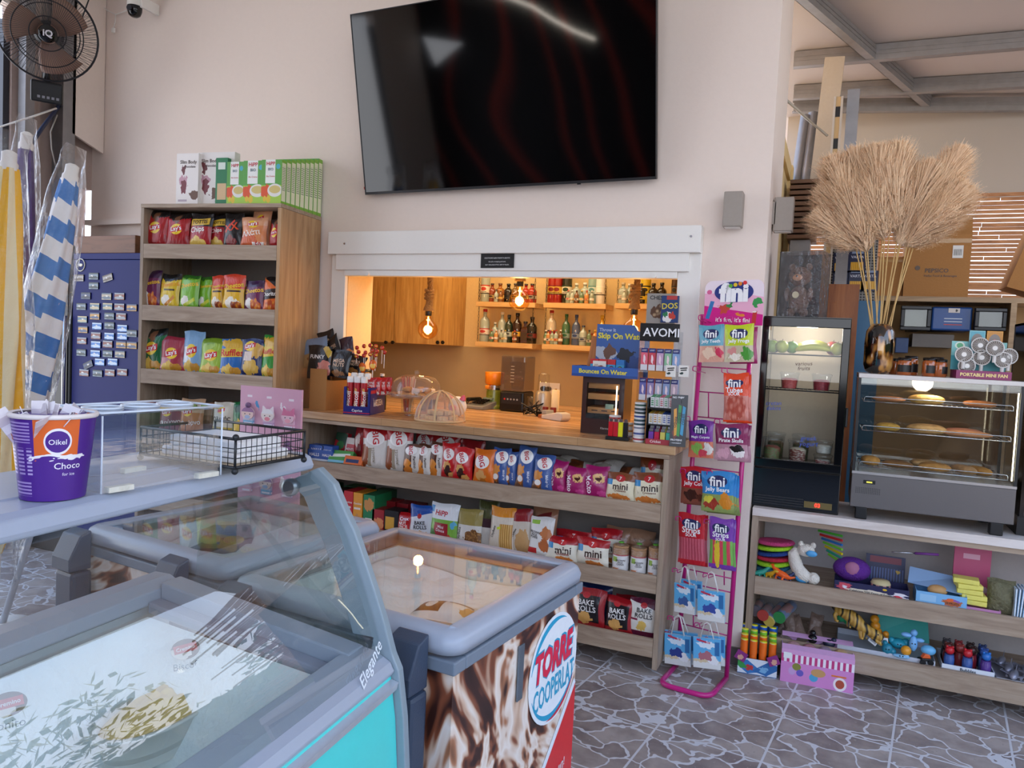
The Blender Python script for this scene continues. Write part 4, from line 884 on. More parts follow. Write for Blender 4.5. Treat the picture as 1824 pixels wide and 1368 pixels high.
for i,(x,y,ds,w_) in enumerate(((870,790,'red_bag',.17),(915,786,'brown_wrap',.16),(962,803,'brown_wrap',.17),(1000,808,'silver_wrap',.17),(1036,815,'brown_wrap',.17),(1075,822,'silver_wrap',.18),(1115,832,'brown_wrap',.17))):
    p=aY(x,y,CF+.17); lying(['dark red wrapper lying behind the orange croissant bag','brown and silver wrapper lying behind the blue bags, furthest left of them','brown and silver wrapper lying behind the last blue bag','silver and brown wrapper lying behind the first magenta bag','brown wrapper lying behind the middle magenta bag','silver wrapper lying behind the last magenta bag','brown and silver wrapper lying behind the left mini croissant bag'][i],(p.x,p.y-.04,CS[0]+.07+.02*(i%2)),(w_,.13,.07),(R(-60),R(8*math.sin(i*2.1)),R(20*math.cos(i*1.7))),ds,400+i,'wrapped cakes heaped at the back of the upper counter shelf',name='wrapped_cake',cat='wrapped cake')
G3='bags on the middle counter shelf'
for L,rect,ds,dy in (
 ('small red nut snack bag beside the blue bake rolls',(708,914,733,945),'nut_red',.05),
 ('blue and white bake rolls bag on the middle counter shelf',(729,901,772,950),'bake_blue',.05),
 ('green and white baby snack bag with red centre on the middle shelf',(765,898,814,960),'hipp',.045),
 ('khaki topped biscuit bag right of the green baby snack bag',(814,908,857,970),'city_khaki',.05),
 ('dark olive and plum biscuit bag behind the khaki one',(850,894,884,972),'city_plum',.08),
 ('orange topped breadstick bag with a lime price sticker',(872,905,915,978),'city_orange',.05),
 ('red topped breadstick bag beside the orange one',(911,908,947,984),'city_red',.06),
 ('white rice puff bag with orange balls and red corner',(942,922,984,990),'rice_balls',.05),
 ('red and cream mini croissant bag, left one of the pair on the middle shelf',(974,957,1027,1000),'mini_red',.045),
 ('red and cream mini croissant bag, right one of the pair on the middle shelf',(1026,960,1084,1011),'mini_red',.045)):
    bag(L,rect,('C',1),ds,dy,.05,G3)
for L,rect,ds,dy in (
 ('pinkish paper bread bag standing behind the rice puffs',(945,903,990,985),'paper_bag',.15),
 ('red croissant bag behind the left mini croissant bag',(990,946,1052,1000),'mini_red',.13),
 ('red croissant bag behind the right mini croissant bag',(1052,943,1106,1008),'mini_red',.13)):
    bag(L,rect,('C',1),ds,dy,.05,G3)
for L,rect,ds,dy in (
 ('black and red bake rolls bag at the freezer edge on the lowest counter shelf',(1020,1049,1077,1118),'bake_black',.05),
 ('black and red bake rolls bag in the middle of the lowest counter shelf',(1077,1066,1128,1129),'bake_black',.045),
 ('white and maroon bake rolls bag at the right end of the lowest shelf',(1120,1068,1172,1144),'bake_white',.045),
 ('navy blue bag behind the bake rolls on the lowest counter shelf',(1030,1040,1088,1100),'navy_bag',.15),
 ('dark red bag behind the middle bake rolls bag',(1095,1062,1135,1120),'red_bag',.13)):
    bag(L,rect,('C',2),ds,dy,.055,'bags on the lowest counter shelf')
# rice cake tubes
for i,(x0,yt,x1,yb) in enumerate(((1089,985,1120,1017),(1121,988,1151,1024),(1152,990,1178,1028))):
    c=aY((x0+x1)/2,yb,CF+.065); w_=(aY(x1,yb,CF+.065)-aY(x0,yb,CF+.065)).length/2*.97; h_=aY((x0+x1)/2,yt-18,CF+.065).z-CS[1]
    o=thing('rice_cake_pack',['clear bagged stack of rice cakes with white sleeve, leftmost of three','clear bagged stack of rice cakes with white sleeve, middle of three','clear bagged stack of rice cakes with white sleeve, at the shelf end'][i],'rice cakes',(c.x,c.y,CS[1]+.001),0,'rice cake packs')
    prof=[]; z=0
    while z<h_*.88: prof+=[(w_*.88,z),(w_*.95,z+.003),(w_*.95,z+.008),(w_*.88,z+.011)]; z+=.012
    MB().lathe(prof,20,0).build('rice_cakes',mat('puffed_rice','#B48A62',.9,bump=.8,bscale=90),o)
    MB().lathe([(w_*.97,.003),(w_*.97,h_*.62)],24,0,None,True,False,False).build('sleeve',art('#E6E4E0',[('r',.62,.55,.72,.85,'#9ABF3A'),('r',0,.93,1,1,'#B5303A'),('b',.7,.05,.1,.12,'#D98A5A')],.35),o)
    letter('BROWN\nRICE\nCAKES',ink('#3A2E28'),o,(0.008,h_*.34),width=w_*1.0,off=.002,surf=lambda x,z:-math.sqrt(max(1e-6,(w_*.97)**2-x*x)))
    MB().lathe([(w_,.002),(w_*1.0,h_*.8),(w_*.75,h_*.93),(w_*.15,h_*1.0),(.012,h_*1.04),(.03,h_*1.18),(.02,h_*1.2)],18,0,None,True,False,False).build('clear_bag',WRAP,o)
    MB().cyl((0,0,h_*1.02),(0,0,h_*1.05),.013,n=10).build('twist_tie',ink('#5FBF2A'),o)
for i,x in enumerate((1105,1140)):
    p=aY(x,960,CF+.2); o=lying(['brown clear bag of rusks behind the left rice cake pack','brown clear bag of rusks behind the right rice cake packs'][i],(p.x,p.y,CS[1]),(.15,.17,.11),(R(-4),0,0),'brown_bag',500+i,'rusk bags behind the rice cakes')
# ---- gum and cookie boxes on the counter shelves
def carton(label,x0,yt,x1,yb,Y,zb,depth,base,shapes=(),texts=(),side=None,yaw=0,group=None,name='carton',cat='box',lean=0):
    c=aY((x0+x1)/2,yb,Y); w_=(aY(x1,yb,Y)-aY(x0,yb,Y)).length; h_=max(.015,aY((x0+x1)/2,yt,Y).z-zb)
    mb=MB().box(-w_/2,0,0,w_/2,depth,h_,1,front=0)
    o=mb.build(name,[art(base,shapes,.35),art(side or base,[],.4)],None,(c.x,Y,zb+.001),(R(-lean),0,R(yaw)),bevel=.0012)
    for t_ in texts: letter(t_[0],ink(t_[4]),o,((t_[1]-.5)*w_,t_[2]*h_),width=t_[3]*w_,rot=R(t_[5]),off=.0012)
    return tag(o,label,cat,group)
z0=CS[0]; z1=CS[1]
for i,(x0,yt,x1,yb,dy,zz) in enumerate(((548,801,572,812,.05,z0),(571,803,592,814,.05,z0),(551,793,576,803,.055,z0+.028),(574,795,592,805,.055,z0+.028))):
    carton(['blue throat sweets box, bottom left of the little stack','blue throat sweets box, bottom right of the little stack','blue throat sweets box, top left of the little stack','blue throat sweets box, top right of the little stack'][i],x0,yt,x1,yb,CF+dy,zz,.06,'#2A55A8',[('r',0,0,1,.25,'#D8E2EC')],[('HALLS',.5,.6,.7,'#F2F5FA',0)],group='throat sweets boxes',cat='sweets box',name='sweets_box')
carton('red and green chewing gum box leaning at the left shelf end',588,770,612,812,CF+.14,z0,.03,'#B01A2C',[('t',.5,.85,1,.2,-12,'#1C4A34'),('b',.5,.55,.3,.15,'#2F7A3A')],[],yaw=-10,lean=14,name='gum_box',cat='gum box')
carton('pale and red chewing gum box right of the red and green one',608,780,633,815,CF+.11,z0,.03,'#D9CFC6',[('r',.1,.3,.95,.75,'#C4242E')],[('MENTOS',.5,.55,.8,'#F5EDE8',0)],yaw=-8,lean=14,name='gum_box',cat='gum box')
carton('green sweets pack lying at the shelf lip by the blue boxes',584,800,622,820,CF+.035,z0+.012,.07,'#4E9A4A',[('t',.4,.6,.5,.12,8,'#E2E9DE'),('r',0,0,1,.2,'#7FC0D6')],[],yaw=6,lean=35,name='gum_box',cat='gum box')
carton('orange sweets pack lying at the shelf lip left of the tsoureki bags',612,812,643,822,CF+.03,z0+.012,.06,'#D9692A',[('r',.1,.2,.8,.6,'#23305E')],[],yaw=4,lean=25,name='gum_box',cat='gum box')
ck=[('Cookies',.5,.68,.85,'#F4EDE6',0)]
CKS=[('b',.5,.2,.4,.16,'#C98A4A'),('r',.1,.5,.8,.56,'#E9DDD0')]
for L,x0,yt,x1,yb,Y,c,dep in (
 ('black and red cookie box at the far left of the middle counter shelf',590,875,610,925,CF+.06,'#1C1518',.14),
 ('red cookie box with a biscuit picture on the middle counter shelf',611,875,627,928,CF+.05,'#C4202A',.14),
 ('yellow orange cookie box on the middle counter shelf',628,878,644,930,CF+.05,'#E2962A',.14),
 ('green cookie box with a large cookie picture on the middle shelf',646,882,666,932,CF+.05,'#1F7A4A',.17)):
    carton(L,x0,yt,x1,yb,Y,z1,dep,c,[('b',.5,.7,.42,.18,'#C98A4A'),('r',.2,.2,.8,.3,'#E9E2DA')] if c=='#1F7A4A' else CKS,ck if c!='#1F7A4A' else [],group='cookie boxes',name='cookie_box',cat='cookie box')
for L,x0,yt,x1,yb,Y,c in (
 ('dark green cookie box behind the black and red one',562,862,592,915,CF+.21,'#1D5A3A'),
 ('green cookie box behind the red and yellow cookie boxes',612,868,650,915,CF+.22,'#1F6B40'),
 ('dark green cookie box behind the front green one',664,874,690,915,CF+.23,'#1B4E34')):
    carton(L,x0,yt,x1,yb,Y,z1,.10,c,[('r',.1,.6,.9,.8,'#2E8A58')],[],group='cookie boxes',name='cookie_box',cat='cookie box')
for i,(x0,yt,x1,yb,dy,c,s_) in enumerate(((662,908,683,935,.05,'#9C1A24',[('b',.5,.3,.5,.3,'#D98A5A')]),(684,910,709,938,.05,'#1E1A1C',[('r',.08,.1,.7,.7,'#D9A23A')]),(683,893,703,915,.17,'#8E1820',[]),(706,897,726,918,.17,'#8E1820',[]),(728,900,745,922,.18,'#7E161E',[]))):
    carton(['small red wafer box in front of the green cookie box','small black and yellow wafer box left of the nut bag','dark red box behind the small red wafer box','dark red box behind the black and yellow wafer box','dark red box behind the nut snack bag'][i],x0,yt,x1,yb,CF+dy,z1,.10,c,s_,[],group='wafer boxes',name='wafer_box',cat='wafer box')
# ---- cereal boxes on top of the tall cabinet
TT=TH+.001
def top_box(label,x0,yt,x1,yb,dy,depth,base,shapes,texts,side=None,sideshapes=(),group='boxes on top of the tall cabinet'):
    p0=TO-TN*dy; c=aP((x0+x1)/2,yb,p0,TN); l=aP(x0,yb,p0,TN); r_=aP(x1,yb,p0,TN); w_=(r_-l).length; h_=aP((x0+x1)/2,yt,p0,TN).z-TT
    o=MB().box(-w_/2,0,0,w_/2,depth,h_,1,front=0,right=2).build('cereal_box',[art(base,shapes,.4),art(side or base,(),.4),art(side or base,sideshapes,.4)],None,(c.x,c.y,TT),(0,0,TYAW),bevel=.0012)
    for t_ in texts: letter(t_[0],ink(t_[4]),o,((t_[1]-.5)*w_,t_[2]*h_),width=t_[3]*w_,rot=R(t_[5]),off=.0012)
    return tag(o,label,'cereal box',group)
SB=[('b',.32,.70,.11,.08,'#6B2A2E'),('b',.33,.5,.2,.09,'#C99AA8'),('b',.36,.36,.13,.15,'#7A3038'),('b',.8,.2,.2,.1,'#6B4A35'),('r',.1,.06,.5,.1,'#B9A9B4')]
top_box('white muesli box with a dancing figure, leftmost on top of the cabinet',313,273,352,356,.035,.05,'#EFE9E4',SB,[('Slim Body',.55,.82,.75,'#4A2E28',0),('chocolate',.62,.74,.5,'#4A2E28',0)])
top_box('white muesli box with a dancing figure, second on top of the cabinet',350,271,416,356,.06,.05,'#EFE9E4',[(a,b*.6,*r) if 0 else (a,b*.62,c,d*.6,*r) for a,b,c,d,*r in SB[:4]],[('Slim Body',.34,.83,.45,'#4A2E28',0),('chocolate',.38,.75,.32,'#4A2E28',0)])
top_box('dark green oats box between the white and the striped baby cereal boxes',383,281,404,356,.03,.05,'#1F7A4A',[('r',.15,.1,.9,.45,'#D9B88A'),('r',.2,.75,.8,.9,'#DDE9DD')],[])
HP=[('r',0,0,1,.42,'#A8CF4A'),('r',.2,.46,.68,1,'#F2F3EF'),('b',.2,.28,.22,.16,'#E0562A'),('e',.68,.30,.36,.15,'#E9E6E0'),('e',.68,.32,.28,.09,'#D9C47A'),('b',.3,.1,.2,.06,'#E2C23A'),('e',.82,.84,.1,.06,'#4FB0C4')]
HT=[('HiPP',.46,.91,.42,'#C4303E',0),('BIO',.46,.78,.25,'#4A6A7A',0),('Bio Creme',.46,.62,.4,'#C45A4A',0)]
top_box('green and white baby cereal box half hidden, left one of three front boxes',403,288,434,355,.02,.055,'#5FA64A',HP,HT)
top_box('green and white baby cereal box with cream bowl, middle front box',432,286,470,355,.012,.055,'#5FA64A',HP,HT)
for k in range(9):
    cs=HP if k==0 else []
    o=top_box(['green and white baby cereal box with pink bowl, first of the row running back','second baby cereal box of the row running back along the cabinet side','third baby cereal box of the row running back along the cabinet side','fourth baby cereal box of the row running back along the cabinet side','fifth baby cereal box of the row running back along the cabinet side','sixth baby cereal box of the row running back along the cabinet side','seventh baby cereal box of the row running back along the cabinet side','eighth baby cereal box of the row running back along the cabinet side','last baby cereal box of the row, nearest the wall'][k],469,284,505,357,.01+.047*k,.045,'#5FA64A',HP if k==0 else [],HT if k==0 else [],'#7FB53A',[('r',.08,.06,.92,.93,'#E9EBC9'),('s',.15,.3,.85,.85,26,1,'#8A9A7A')])
    q=tloc(-.075,.01+.047*k,TT); o.location=q
    if k: o.scale=(1,1,1)
# ================================================================ pendant bulbs on ropes
ROPE=mat('jute_rope','#9A7446',.9,bump=.9,bscale=120,var=.2)
AMB=glass('amber_bulb_glass',(1,.78,.42),ior=1.5)
FIL=mat('glowing_filament','#FFD9A0',.5,emit='#FFB45A',es=26)
def pendant(px_,py_,Y,label,ropetop,short):
    c=aY(px_,py_,Y); o=thing('pendant_bulb',label,'pendant lamp',tuple(c),0,'filament bulbs hung on ropes')
    r=.0625
    MB().lathe([(.001,-r)]+[(r*math.sin(R(a)),-r*math.cos(R(a))) for a in range(12,150,12)]+[(.022,.062),(.017,.08),(.017,.09)],24,0,None,True,False,False).build('bulb',AMB,o)
    mb=MB()
    for k in range(6):
        a=k*math.pi/3; mb.tube([(.004*math.cos(a),.004*math.sin(a),.03),(.012*math.cos(a),.012*math.sin(a),.0),(.006*math.cos(a+.5),.006*math.sin(a+.5),-.03)],.0013,5)
    mb.tube([(0,0,.08),(0,0,.03)],.004,6); mb.build('filament',FIL,o)
    MB().lathe([(.018,.085),(.02,.09),(.02,.135),(.01,.14)],16).build('socket',BLACK,o)
    mb=MB()
    # twisted rope with a frayed knot
    for s_ in range(3):
        pts=[]
        for i in range(60):
            z=.125+i*(ropetop-.125)/59; a=z*70+s_*2.09; pts.append((.009*math.cos(a)+.010*math.sin(z*9),.009*math.sin(a),z))
        mb.tube(pts,.0105,7)
    mb.build('rope',ROPE,o)
    mb=MB(); mb.lathe([(.034,.115),(.032,.13),(.020,.16),(.019,.185),(.024,.20)],14); 
    for k in range(3): mb.tube([(.022*math.cos(a*.7+k),.022*math.sin(a*.7+k),.20+k*.02+.006*math.sin(a)) for a in range(10)],.011,6,closed=True)
    mb.build('tassel_knot',ROPE,o)
    l=bpy.data.lights.new('bulb_light','POINT'); l.energy=3.2; l.color=(1,.68,.32); l.shadow_soft_size=.03
    lo=bpy.data.objects.new('bulb_light',l); COL.objects.link(lo); lo.parent=o; lo.location=(0,0,-.0)
    return o
pendant(762,587,4.1,'amber filament bulb hanging lowest on a rope in front of the wall cupboard',.55,0)
pendant(925,536,4.1,'amber filament bulb hanging in front of the left bottle shelves',.45,0)
pendant(1128,588,4.1,'amber filament bulb peeking over the blue toy display at the right',.5,0)
# ================================================================ bottle shelves
SHY=5.0
SHW=wood('shelf_oak','#D2A76C','#B98B50','#DDB67C','X',1.2,.5)
def shelf(px0,px1,py,label,chain=True):
    a=aY(px0,py,SHY); b=aY(px1,py,SHY); z=(a.z+b.z)/2
    o=thing('bottle_shelf',label,'shelf',(a.x,SHY,z),0,'hanging bottle shelves'); w_=b.x-a.x
    MB().box(0,0,-.036,w_,.20,0).build('board',SHW,o,bevel=.002)
    for cx_ in (.012,w_-.012):
        mb=MB(); zz=.0
        top=.42 if True else .2
        for k in range(int(top/.022)):
            zc=.011+k*.022; a_=(k%2)*math.pi/2
            mb.tube([(cx_+.005*math.cos(t_)*math.cos(a_),.01+.005*math.cos(t_)*math.sin(a_)+.008,zc+.013*math.sin(t_)) for t_ in [i*math.pi/4 for i in range(8)]],.0016,4,closed=True)
        mb.build('chain',mat('dark_chain','#5A4A38',.5,.6),o)
    return a.x,b.x,z
shs=[shelf(848,953,538,'upper left wall shelf of bottles hanging on chains'),shelf(968,1079,540,'upper middle wall shelf of bottles hanging on chains'),shelf(1095,1215,541,'upper right wall shelf of bottles hanging on chains'),
     shelf(846,948,610,'lower left wall shelf of bottles hanging on chains'),shelf(965,1076,615,'lower middle wall shelf of bottles hanging on chains')]
GL={}
def bglass(c,r=.12): return mat('bottle_glass_'+c,c,r,spec=.7,coat=.4,var=.03)
def bottle(label,x,z,h,r,col,cap,lab,Y=None,txt=None,neck=.3,shape='round',grp='bottles on the kitchen wall shelves'):
    o=thing('bottle',label,'bottle',(x,Y or SHY+.06,z+.001),0,grp)
    b=h*(1-neck); rn=r*.36
    pr=[(r*.9,0),(r,.006),(r,b*.88),(r*.8,b),(rn,b+h*.08),(rn,h*.9),(rn*1.1,h*.9),(rn*1.1,h*.92),(rn*.9,h*.925)]
    n=4 if shape=='square' else 16; M=Matrix.Rotation(R(45),4,'Z') if n==4 else None
    MB().lathe(pr,n,0,M,n!=4).build('glass_body',bglass(col),o,bevel=.004 if n==4 else 0)
    MB().lathe([(rn*1.2,h*.915),(rn*1.2,h),(rn*1.1,h*1.003)],12).build('cap',mat('cap_'+cap,cap,.35),o)
    q=r*1.015 if n!=4 else r*.72
    if n==4: MB().box(-q,-q-.001,b*.2,q,-q,b*.72).build('label',mat('lab_'+lab,lab,.5),o)
    else: MB().lathe([(q,b*.28),(q,b*.58)],16,0,None,True,False,False).build('label',art(lab,[('r',0,.86,1,1,cap),('e',.75,.55,.10,.22,cap),('r',0,0,1,.12,'#3A2E22'),('r',.64,.2,.86,.27,'#3A2E22')],.5),o)
    return o
CL='#A9B3A6'
rows=[ # shelf idx, list of (px, top px, radius, glass, cap, label, words)
(0,[(858,503,.035,CL,'#C23A2A','#E9DFC8','clear bottle with red cap at the left end'),(876,505,.03,'#8E3A1A','#3A1A10','#C9A25A','amber whisky bottle beside the clear one'),(890,508,.036,'#9A5A1E','#6A3A1A','#D9B26A','round golden bottle under the first whisky'),(905,506,.035,'#15120F','#0E0E0E','#2A241E','black bottle with a winged label'),(917,509,.03,'#7A5A2A','#2A1A12','#C9A25A','golden bottle hidden by the bulb'),(936,506,.03,'#B5281E','#3A1A12','#D9CDB8','red bottle right of the bulb'),(947,507,.035,'#B0301E','#2A1A12','#C9BDA8','red wide bottle at the right end')]),
(1,[(977,502,.035,'#9A1F14','#7A1410','#C9A23A','dark red aperitif bottle, left one of two'),(993,502,.035,'#9A1F14','#7A1410','#C9A23A','dark red aperitif bottle, right one of two'),(1009,503,.036,'#16241A','#1E3A22','#E0D6C0','dark green liqueur bottle with pale label'),(1026,505,.032,CL,'#D9D2C4','#E6DECB','clear bottle with white label'),(1041,504,.034,CL,'#D9D2C4','#E9DCD2','clear gin bottle with red print'),(1055,503,.034,'#8FB0A8','#5A8A86','#C6D6CE','pale teal gin bottle'),(1069,502,.034,'#E6E2D8','#EDE8DE','#E9E2D0','white coconut rum bottle')]),
(2,[(1105,504,.034,CL,'#B5A58A','#D9CDB8','clear bottle at the left end'),(1119,520,.024,CL,'#D9D2C4','#CFC6B2','small clear bottle'),(1142,506,.03,'#14160F','#101010','#E0C22A','dark bottle with yellow label'),(1149,503,.036,'#C9AE1E','#1A1A12','#E0C22A','yellow rum bottle'),(1163,505,.034,'#15120F','#101010','#E0D2B0','black bottle with cream label'),(1178,504,.034,'#1A120E','#101010','#D9CDB8','black liqueur bottle'),(1201,502,.024,'#3A2414','#101010','#6A4A2A','dark slim bottle at the right end')]),
(3,[(863,551,.038,CL,'#B5302A','#E6D6C6','clear bottle with red cap'),(881,574,.026,CL,'#C9C2B4','#DAD6CA','short clear bottle behind miniatures'),(894,556,.031,CL,'#DAD6CE','#E2D6C6','clear rum bottle with white cap'),(906,561,.032,'#2A3A2A','#3A3A3A','#B9C2B2','grey-green gin bottle'),(921,558,.036,'#2E1610','#161010','#D9A22A','dark amber bottle with a golden label'),(935,573,.036,'#4A2A18','#161010','#3A2418','square dark brown bottle'),(952,565,.037,'#0F1412','#0E0E0E','#7A2A22','black cream liqueur bottle')]),
(4,[(981,553,.037,'#C9B9A0','#A82A22','#A82A22','whisky tube with red top and banded label'),(1008,560,.03,'#3E6A48','#1E5A36','#8FA898','green capped water bottle'),(1026,561,.03,'#4A5A7A','#22386A','#8A96A8','blue capped clear bottle'),(1038,580,.028,CL,'#26304A','#AEB4B0','short clear bottle with dark cap'),(1072,562,.034,'#D9A81E','#C9A22A','#E0C22A','yellow bottle at the right end')])]
rn_=('upper left','upper middle','upper right','lower left','lower middle')
for si,lst in rows:
    xa,xb,z=shs[si]
    for j,(px_,pt,r,g,cp,lb,wd) in enumerate(lst):
        y=SHY+.10 if j%2 and si in(0,2) else SHY+.075
        p=aY(px_,pt+30,y); h=max(.14,aY(px_,pt,y).z-z) if pt>503 or si>2 else .31
        x=min(max(p.x,xa+r),xb-r)
        bottle(wd+' of the %s shelf'%rn_[si],x,z,h,r,g,cp,lb,y,shape='square' if 'square' in wd else 'round')
# miniatures in front
mins=[(1,(1012,1019,1027,1036,1045,1054),529),(0,(884,892),524),(3,(876,884,893,900,917),590),(4,(970,977,984,991,999,1050,1060,1068),588),(2,(1112,1124,1131),524),(4,(1044,1052),594)]
nm=['left','second','third','fourth','fifth','sixth','seventh','eighth']
k=0
for gi,(si,xs,pt) in enumerate(mins):
    xa,xb,z=shs[si]
    for j,px_ in enumerate(xs):
        y=SHY+.022; p=aY(px_,pt,y); h=max(.09,aY(px_,pt,y).z-z); k+=1
        if gi==5: y=SHY+.16; 
        bottle('miniature bottle, %s from the left in the front row of the %s shelf%s'%(nm[j],rn_[si],' behind' if gi==5 else ''),min(max(p.x,xa+.02),xb-.02),z,h,.0165,['#C98A4A','#8E9A86','#A9B3A6','#7A4A1E','#5E7A5A'][k%5],['#C9A23A','#B5302A','#E0DAD0','#1A1A1A'][k%4],['#E6DECB','#D9CDB8','#C9A25A'][k%3],y,grp='miniature bottles')
# ================================================================ things on the kitchen counter
KC=1.071
def kpos(px_,py_): q=aZ(px_,py_,KC); return q.x,q.y
# juicer
x,y=kpos(880,728); y=4.55; x=aY(880,700,y).x
j=thing('citrus_juicer','green citrus juicer with an orange hopper','juicer',(x,y,KC))
GRN=mat('green_enamel','#7E8A2A',.3,coat=.3)
MB().lathe([(.075,0),(.078,.012),(.06,.022),(.052,.035),(.052,.11),(.048,.125)],24).build('base',GRN,j)
MB().lathe([(.049,.125),(.05,.14),(.05,.155)],24).build('collar',CHROME,j)
MB().lathe([(.048,.155),(.062,.165),(.066,.24),(.064,.242),(.055,.175),(.0,.17)],24).build('hopper',mat('orange_plastic','#E8891A',.35,var=.03),j)
MB().lathe([(.016,.17),(.012,.2),(.0,.215)],12).build('reamer',BLACK,j)
MB().box(-.03,-.085,.13,.0,-.04,.155).build('spout',mat('orange_plastic','#E8891A',.35),j,bevel=.006)
letter('Zumex',CHROME,j,(0,.085),width=.03,surf=lambda x,z:-.0535)
# blender with sound cover
y=4.5; x=aY(921,700,y).x
b=thing('bar_blender','black bar blender under a smoky clear sound cover','blender',(x,y,KC))
MB().box(-.085,-.09,0,.085,.09,.13).build('base',BLACK,b,bevel=.012)
MB().prism([(-.07,.05),(.07,.05),(.065,.115),(-.065,.115)],-.096,-.091).build('control_panel',mat('panel_dark','#26262A',.3),b)
for i in range(5): MB().cyl((-.045+.022*i,-.0975,.08),(-.045+.022*i,-.096,.08),.006,n=10).build('button',ink('#D0342A' if i==0 else '#9AA0A6'),b)
SMOKE=glass('smoky_cover',(.62,.56,.5),density=.03)
MB().box(-.085,-.09,.131,.085,.09,.36).build('sound_cover',SMOKE,b,bevel=.01)
MB().lathe([(.04,.135),(.058,.31),(.06,.32)],4,0,Matrix.Rotation(R(45),4,'Z'),False,True,False).build('jug',glass('jug_clear',(.85,.82,.78)),b)
mb=MB(); [mb.box(-.012,-.0925,.19+.02*i,.012,-.0912,.193+.02*i) for i in range(6)]; mb.build('level_marks',ink('#C9C2B4'),b)
# smoothie blender + paper towel roll + cups + phone
y=4.42; x=aY(968,700,y).x
n_=thing('smoothie_maker','small silver smoothie blender with a clear cup','blender',(x,y,KC))
MB().lathe([(.05,0),(.052,.01),(.05,.13),(.042,.145)],22).build('base',mat('silver_plastic','#B8B2A6',.35,.5),n_)
MB().lathe([(.041,.146),(.038,.16),(.034,.25),(.02,.262),(.001,.264)],20,0,None,True,False).build('cup',ACRYL,n_)
y=4.25; x=aY(990,700,y).x
o=thing('paper_towel_roll','cream paper towel roll standing left of the wooden humidor','paper roll',(x,y,KC)); MB().lathe([(.024,0),(.024,.17),(.008,.171),(.008,.165)],18).build('paper',mat('cream_paper','#E6D5B0',.9),o); MB().lathe([(.0075,.02),(.0075,.178),(.005,.178)],10).build('core',mat('core_card','#9A7A52',.9),o)
y=4.43; x=aY(946,705,y).x
st=thing('cup_stack','stack of clear plastic cups between the two blenders','cups',(x,y,KC))
MB().lathe([(.030,0),(.024,.105),(.0,.107)],18).build('bottom_cup',ACRYL,st)
mb=MB(); [mb.lathe([(.033,.003+.006*i),(.0335,.006+.006*i)],18,0,None,True,False,False) for i in range(4)]; mb.build('rim_stack',mat('cup_rim','#D8D2C2',.4),st)
y=4.45; x=aY(855,712,y).x
ph=thing('desk_phone','grey and black desk telephone at the left of the juicer','telephone',(x,y,KC),R(-10))
MB().prism([(-.08,0),(.08,0),(.08,.05),(-.08,.02)],-.08,.08,0,Matrix.Rotation(R(90),4,'Z')).build('base',mat('phone_grey','#8A8884',.4),ph,bevel=.004)
MB().box(-.075,-.06,.045,-.035,.075,.07).build('handset',BLACK,ph,bevel=.01)
mb=MB(); [mb.cbox((-.012+.022*i,-.05+.022*k,.040+.006*k),(.015,.015,.012)) for i in range(4) for k in range(4)]; mb.build('keypad',BLACK,ph)
MB().box(-.005,.04,.06,.065,.07,.072).build('display',mat('lcd_green','#8FA08A',.3),ph)
# power socket + adapter
sk=thing('power_socket','double wall socket with black plugs above the counter behind the smoothie blender','socket',(aY(978,690,KY-.02).x,KY-.003,aY(978,690,KY).z-.01))
MB().cbox((0,-.006,0),(.16,.01,.09)).build('plate',WHITE,sk,bevel=.003)
for dx in (-.04,.0): MB().cyl((dx,-.05,0),(dx,-.011,0),.018,n=14).build('plug',BLACK,sk)
# tangled black cable
q=aZ(1020,722,KC+.02); mb=MB(); rnd=random.Random(4)
mb.tube([(q.x+rnd.uniform(-.07,.07),4.28+rnd.uniform(-.05,.05),KC+.006+.09*rnd.random()*(i%3>0)) for i in range(26)],.0035,6)
mb.lathe([(.03,0),(.03,.03)],4,0,Matrix.Translation((q.x+.06,4.27,KC)),False); tag(mb.build('cable_tangle',BLACK),'black tangle of charger cables left of the humidor','cables')
wm=thing('wooden_spice_tray','small orange wooden tray with red jars left of the humidor','tray',(aZ(1023,735,KC).x+.03,4.17,KC)); MB().box(-.06,-.04,0,.06,.04,.025).build('tray',wood('tray_wood','#B5652A','#8A4418',None,'X'),wm,bevel=.003)
for dx in(-.03,.02): MB().cyl((dx,0,.026),(dx,0,.07),.018,n=12).build('jar',ink('#8A2A1E'),wm)
# pen, black paper bag in the background-left
y=4.4; x=aY(842,712,y).x-.03
o=lying('black foil bag lying left of the desk phone',(x-.06,4.38,KC+.02),(.12,.1,.04),(R(-80),0,R(20)),'black_nuts',611)
# ================================================================ items on the worktop (front)
WZ=1.0765
# wooden jar with black lid far left inside
x=aY(636,620,4.3).x
# toast-type humidor
hp=aZ(1073,765,WZ); hx0=aY(1037,700,3.60).x; hx1=aY(1110,700,3.60).x
hu=thing('cigar_humidor','dark brown cigar humidor cabinet with a glass door','humidor',((hx0+hx1)/2+.004,3.60,WZ),R(6))
hw=(hx1-hx0); hh=aY(1075,672,3.6).z-WZ
DB=mat('dark_brown_lacquer','#3A1A14',.3,coat=.3)
mb=MB(); mb.box(-hw/2,.012,0,hw/2,.26,.065); mb.box(-hw/2,.012,hh-.02,hw/2,.26,hh); mb.box(-hw/2,.012,.065,-hw/2+.02,.26,hh-.02); mb.box(hw/2-.02,.012,.065,hw/2,.26,hh-.02); mb.box(-hw/2+.02,.24,.065,hw/2-.02,.26,hh-.02); mb.build('body',DB,hu)
mb=MB(); mb.box(-hw/2,0,.0,hw/2,.0115,.075); mb.box(-hw/2,0,hh-.03,hw/2,.0115,hh); mb.box(-hw/2,0,.075,-hw/2+.022,.0115,hh-.03); mb.box(hw/2-.026,0,.075,hw/2,.0115,hh-.03); mb.build('door_frame',DB,hu)
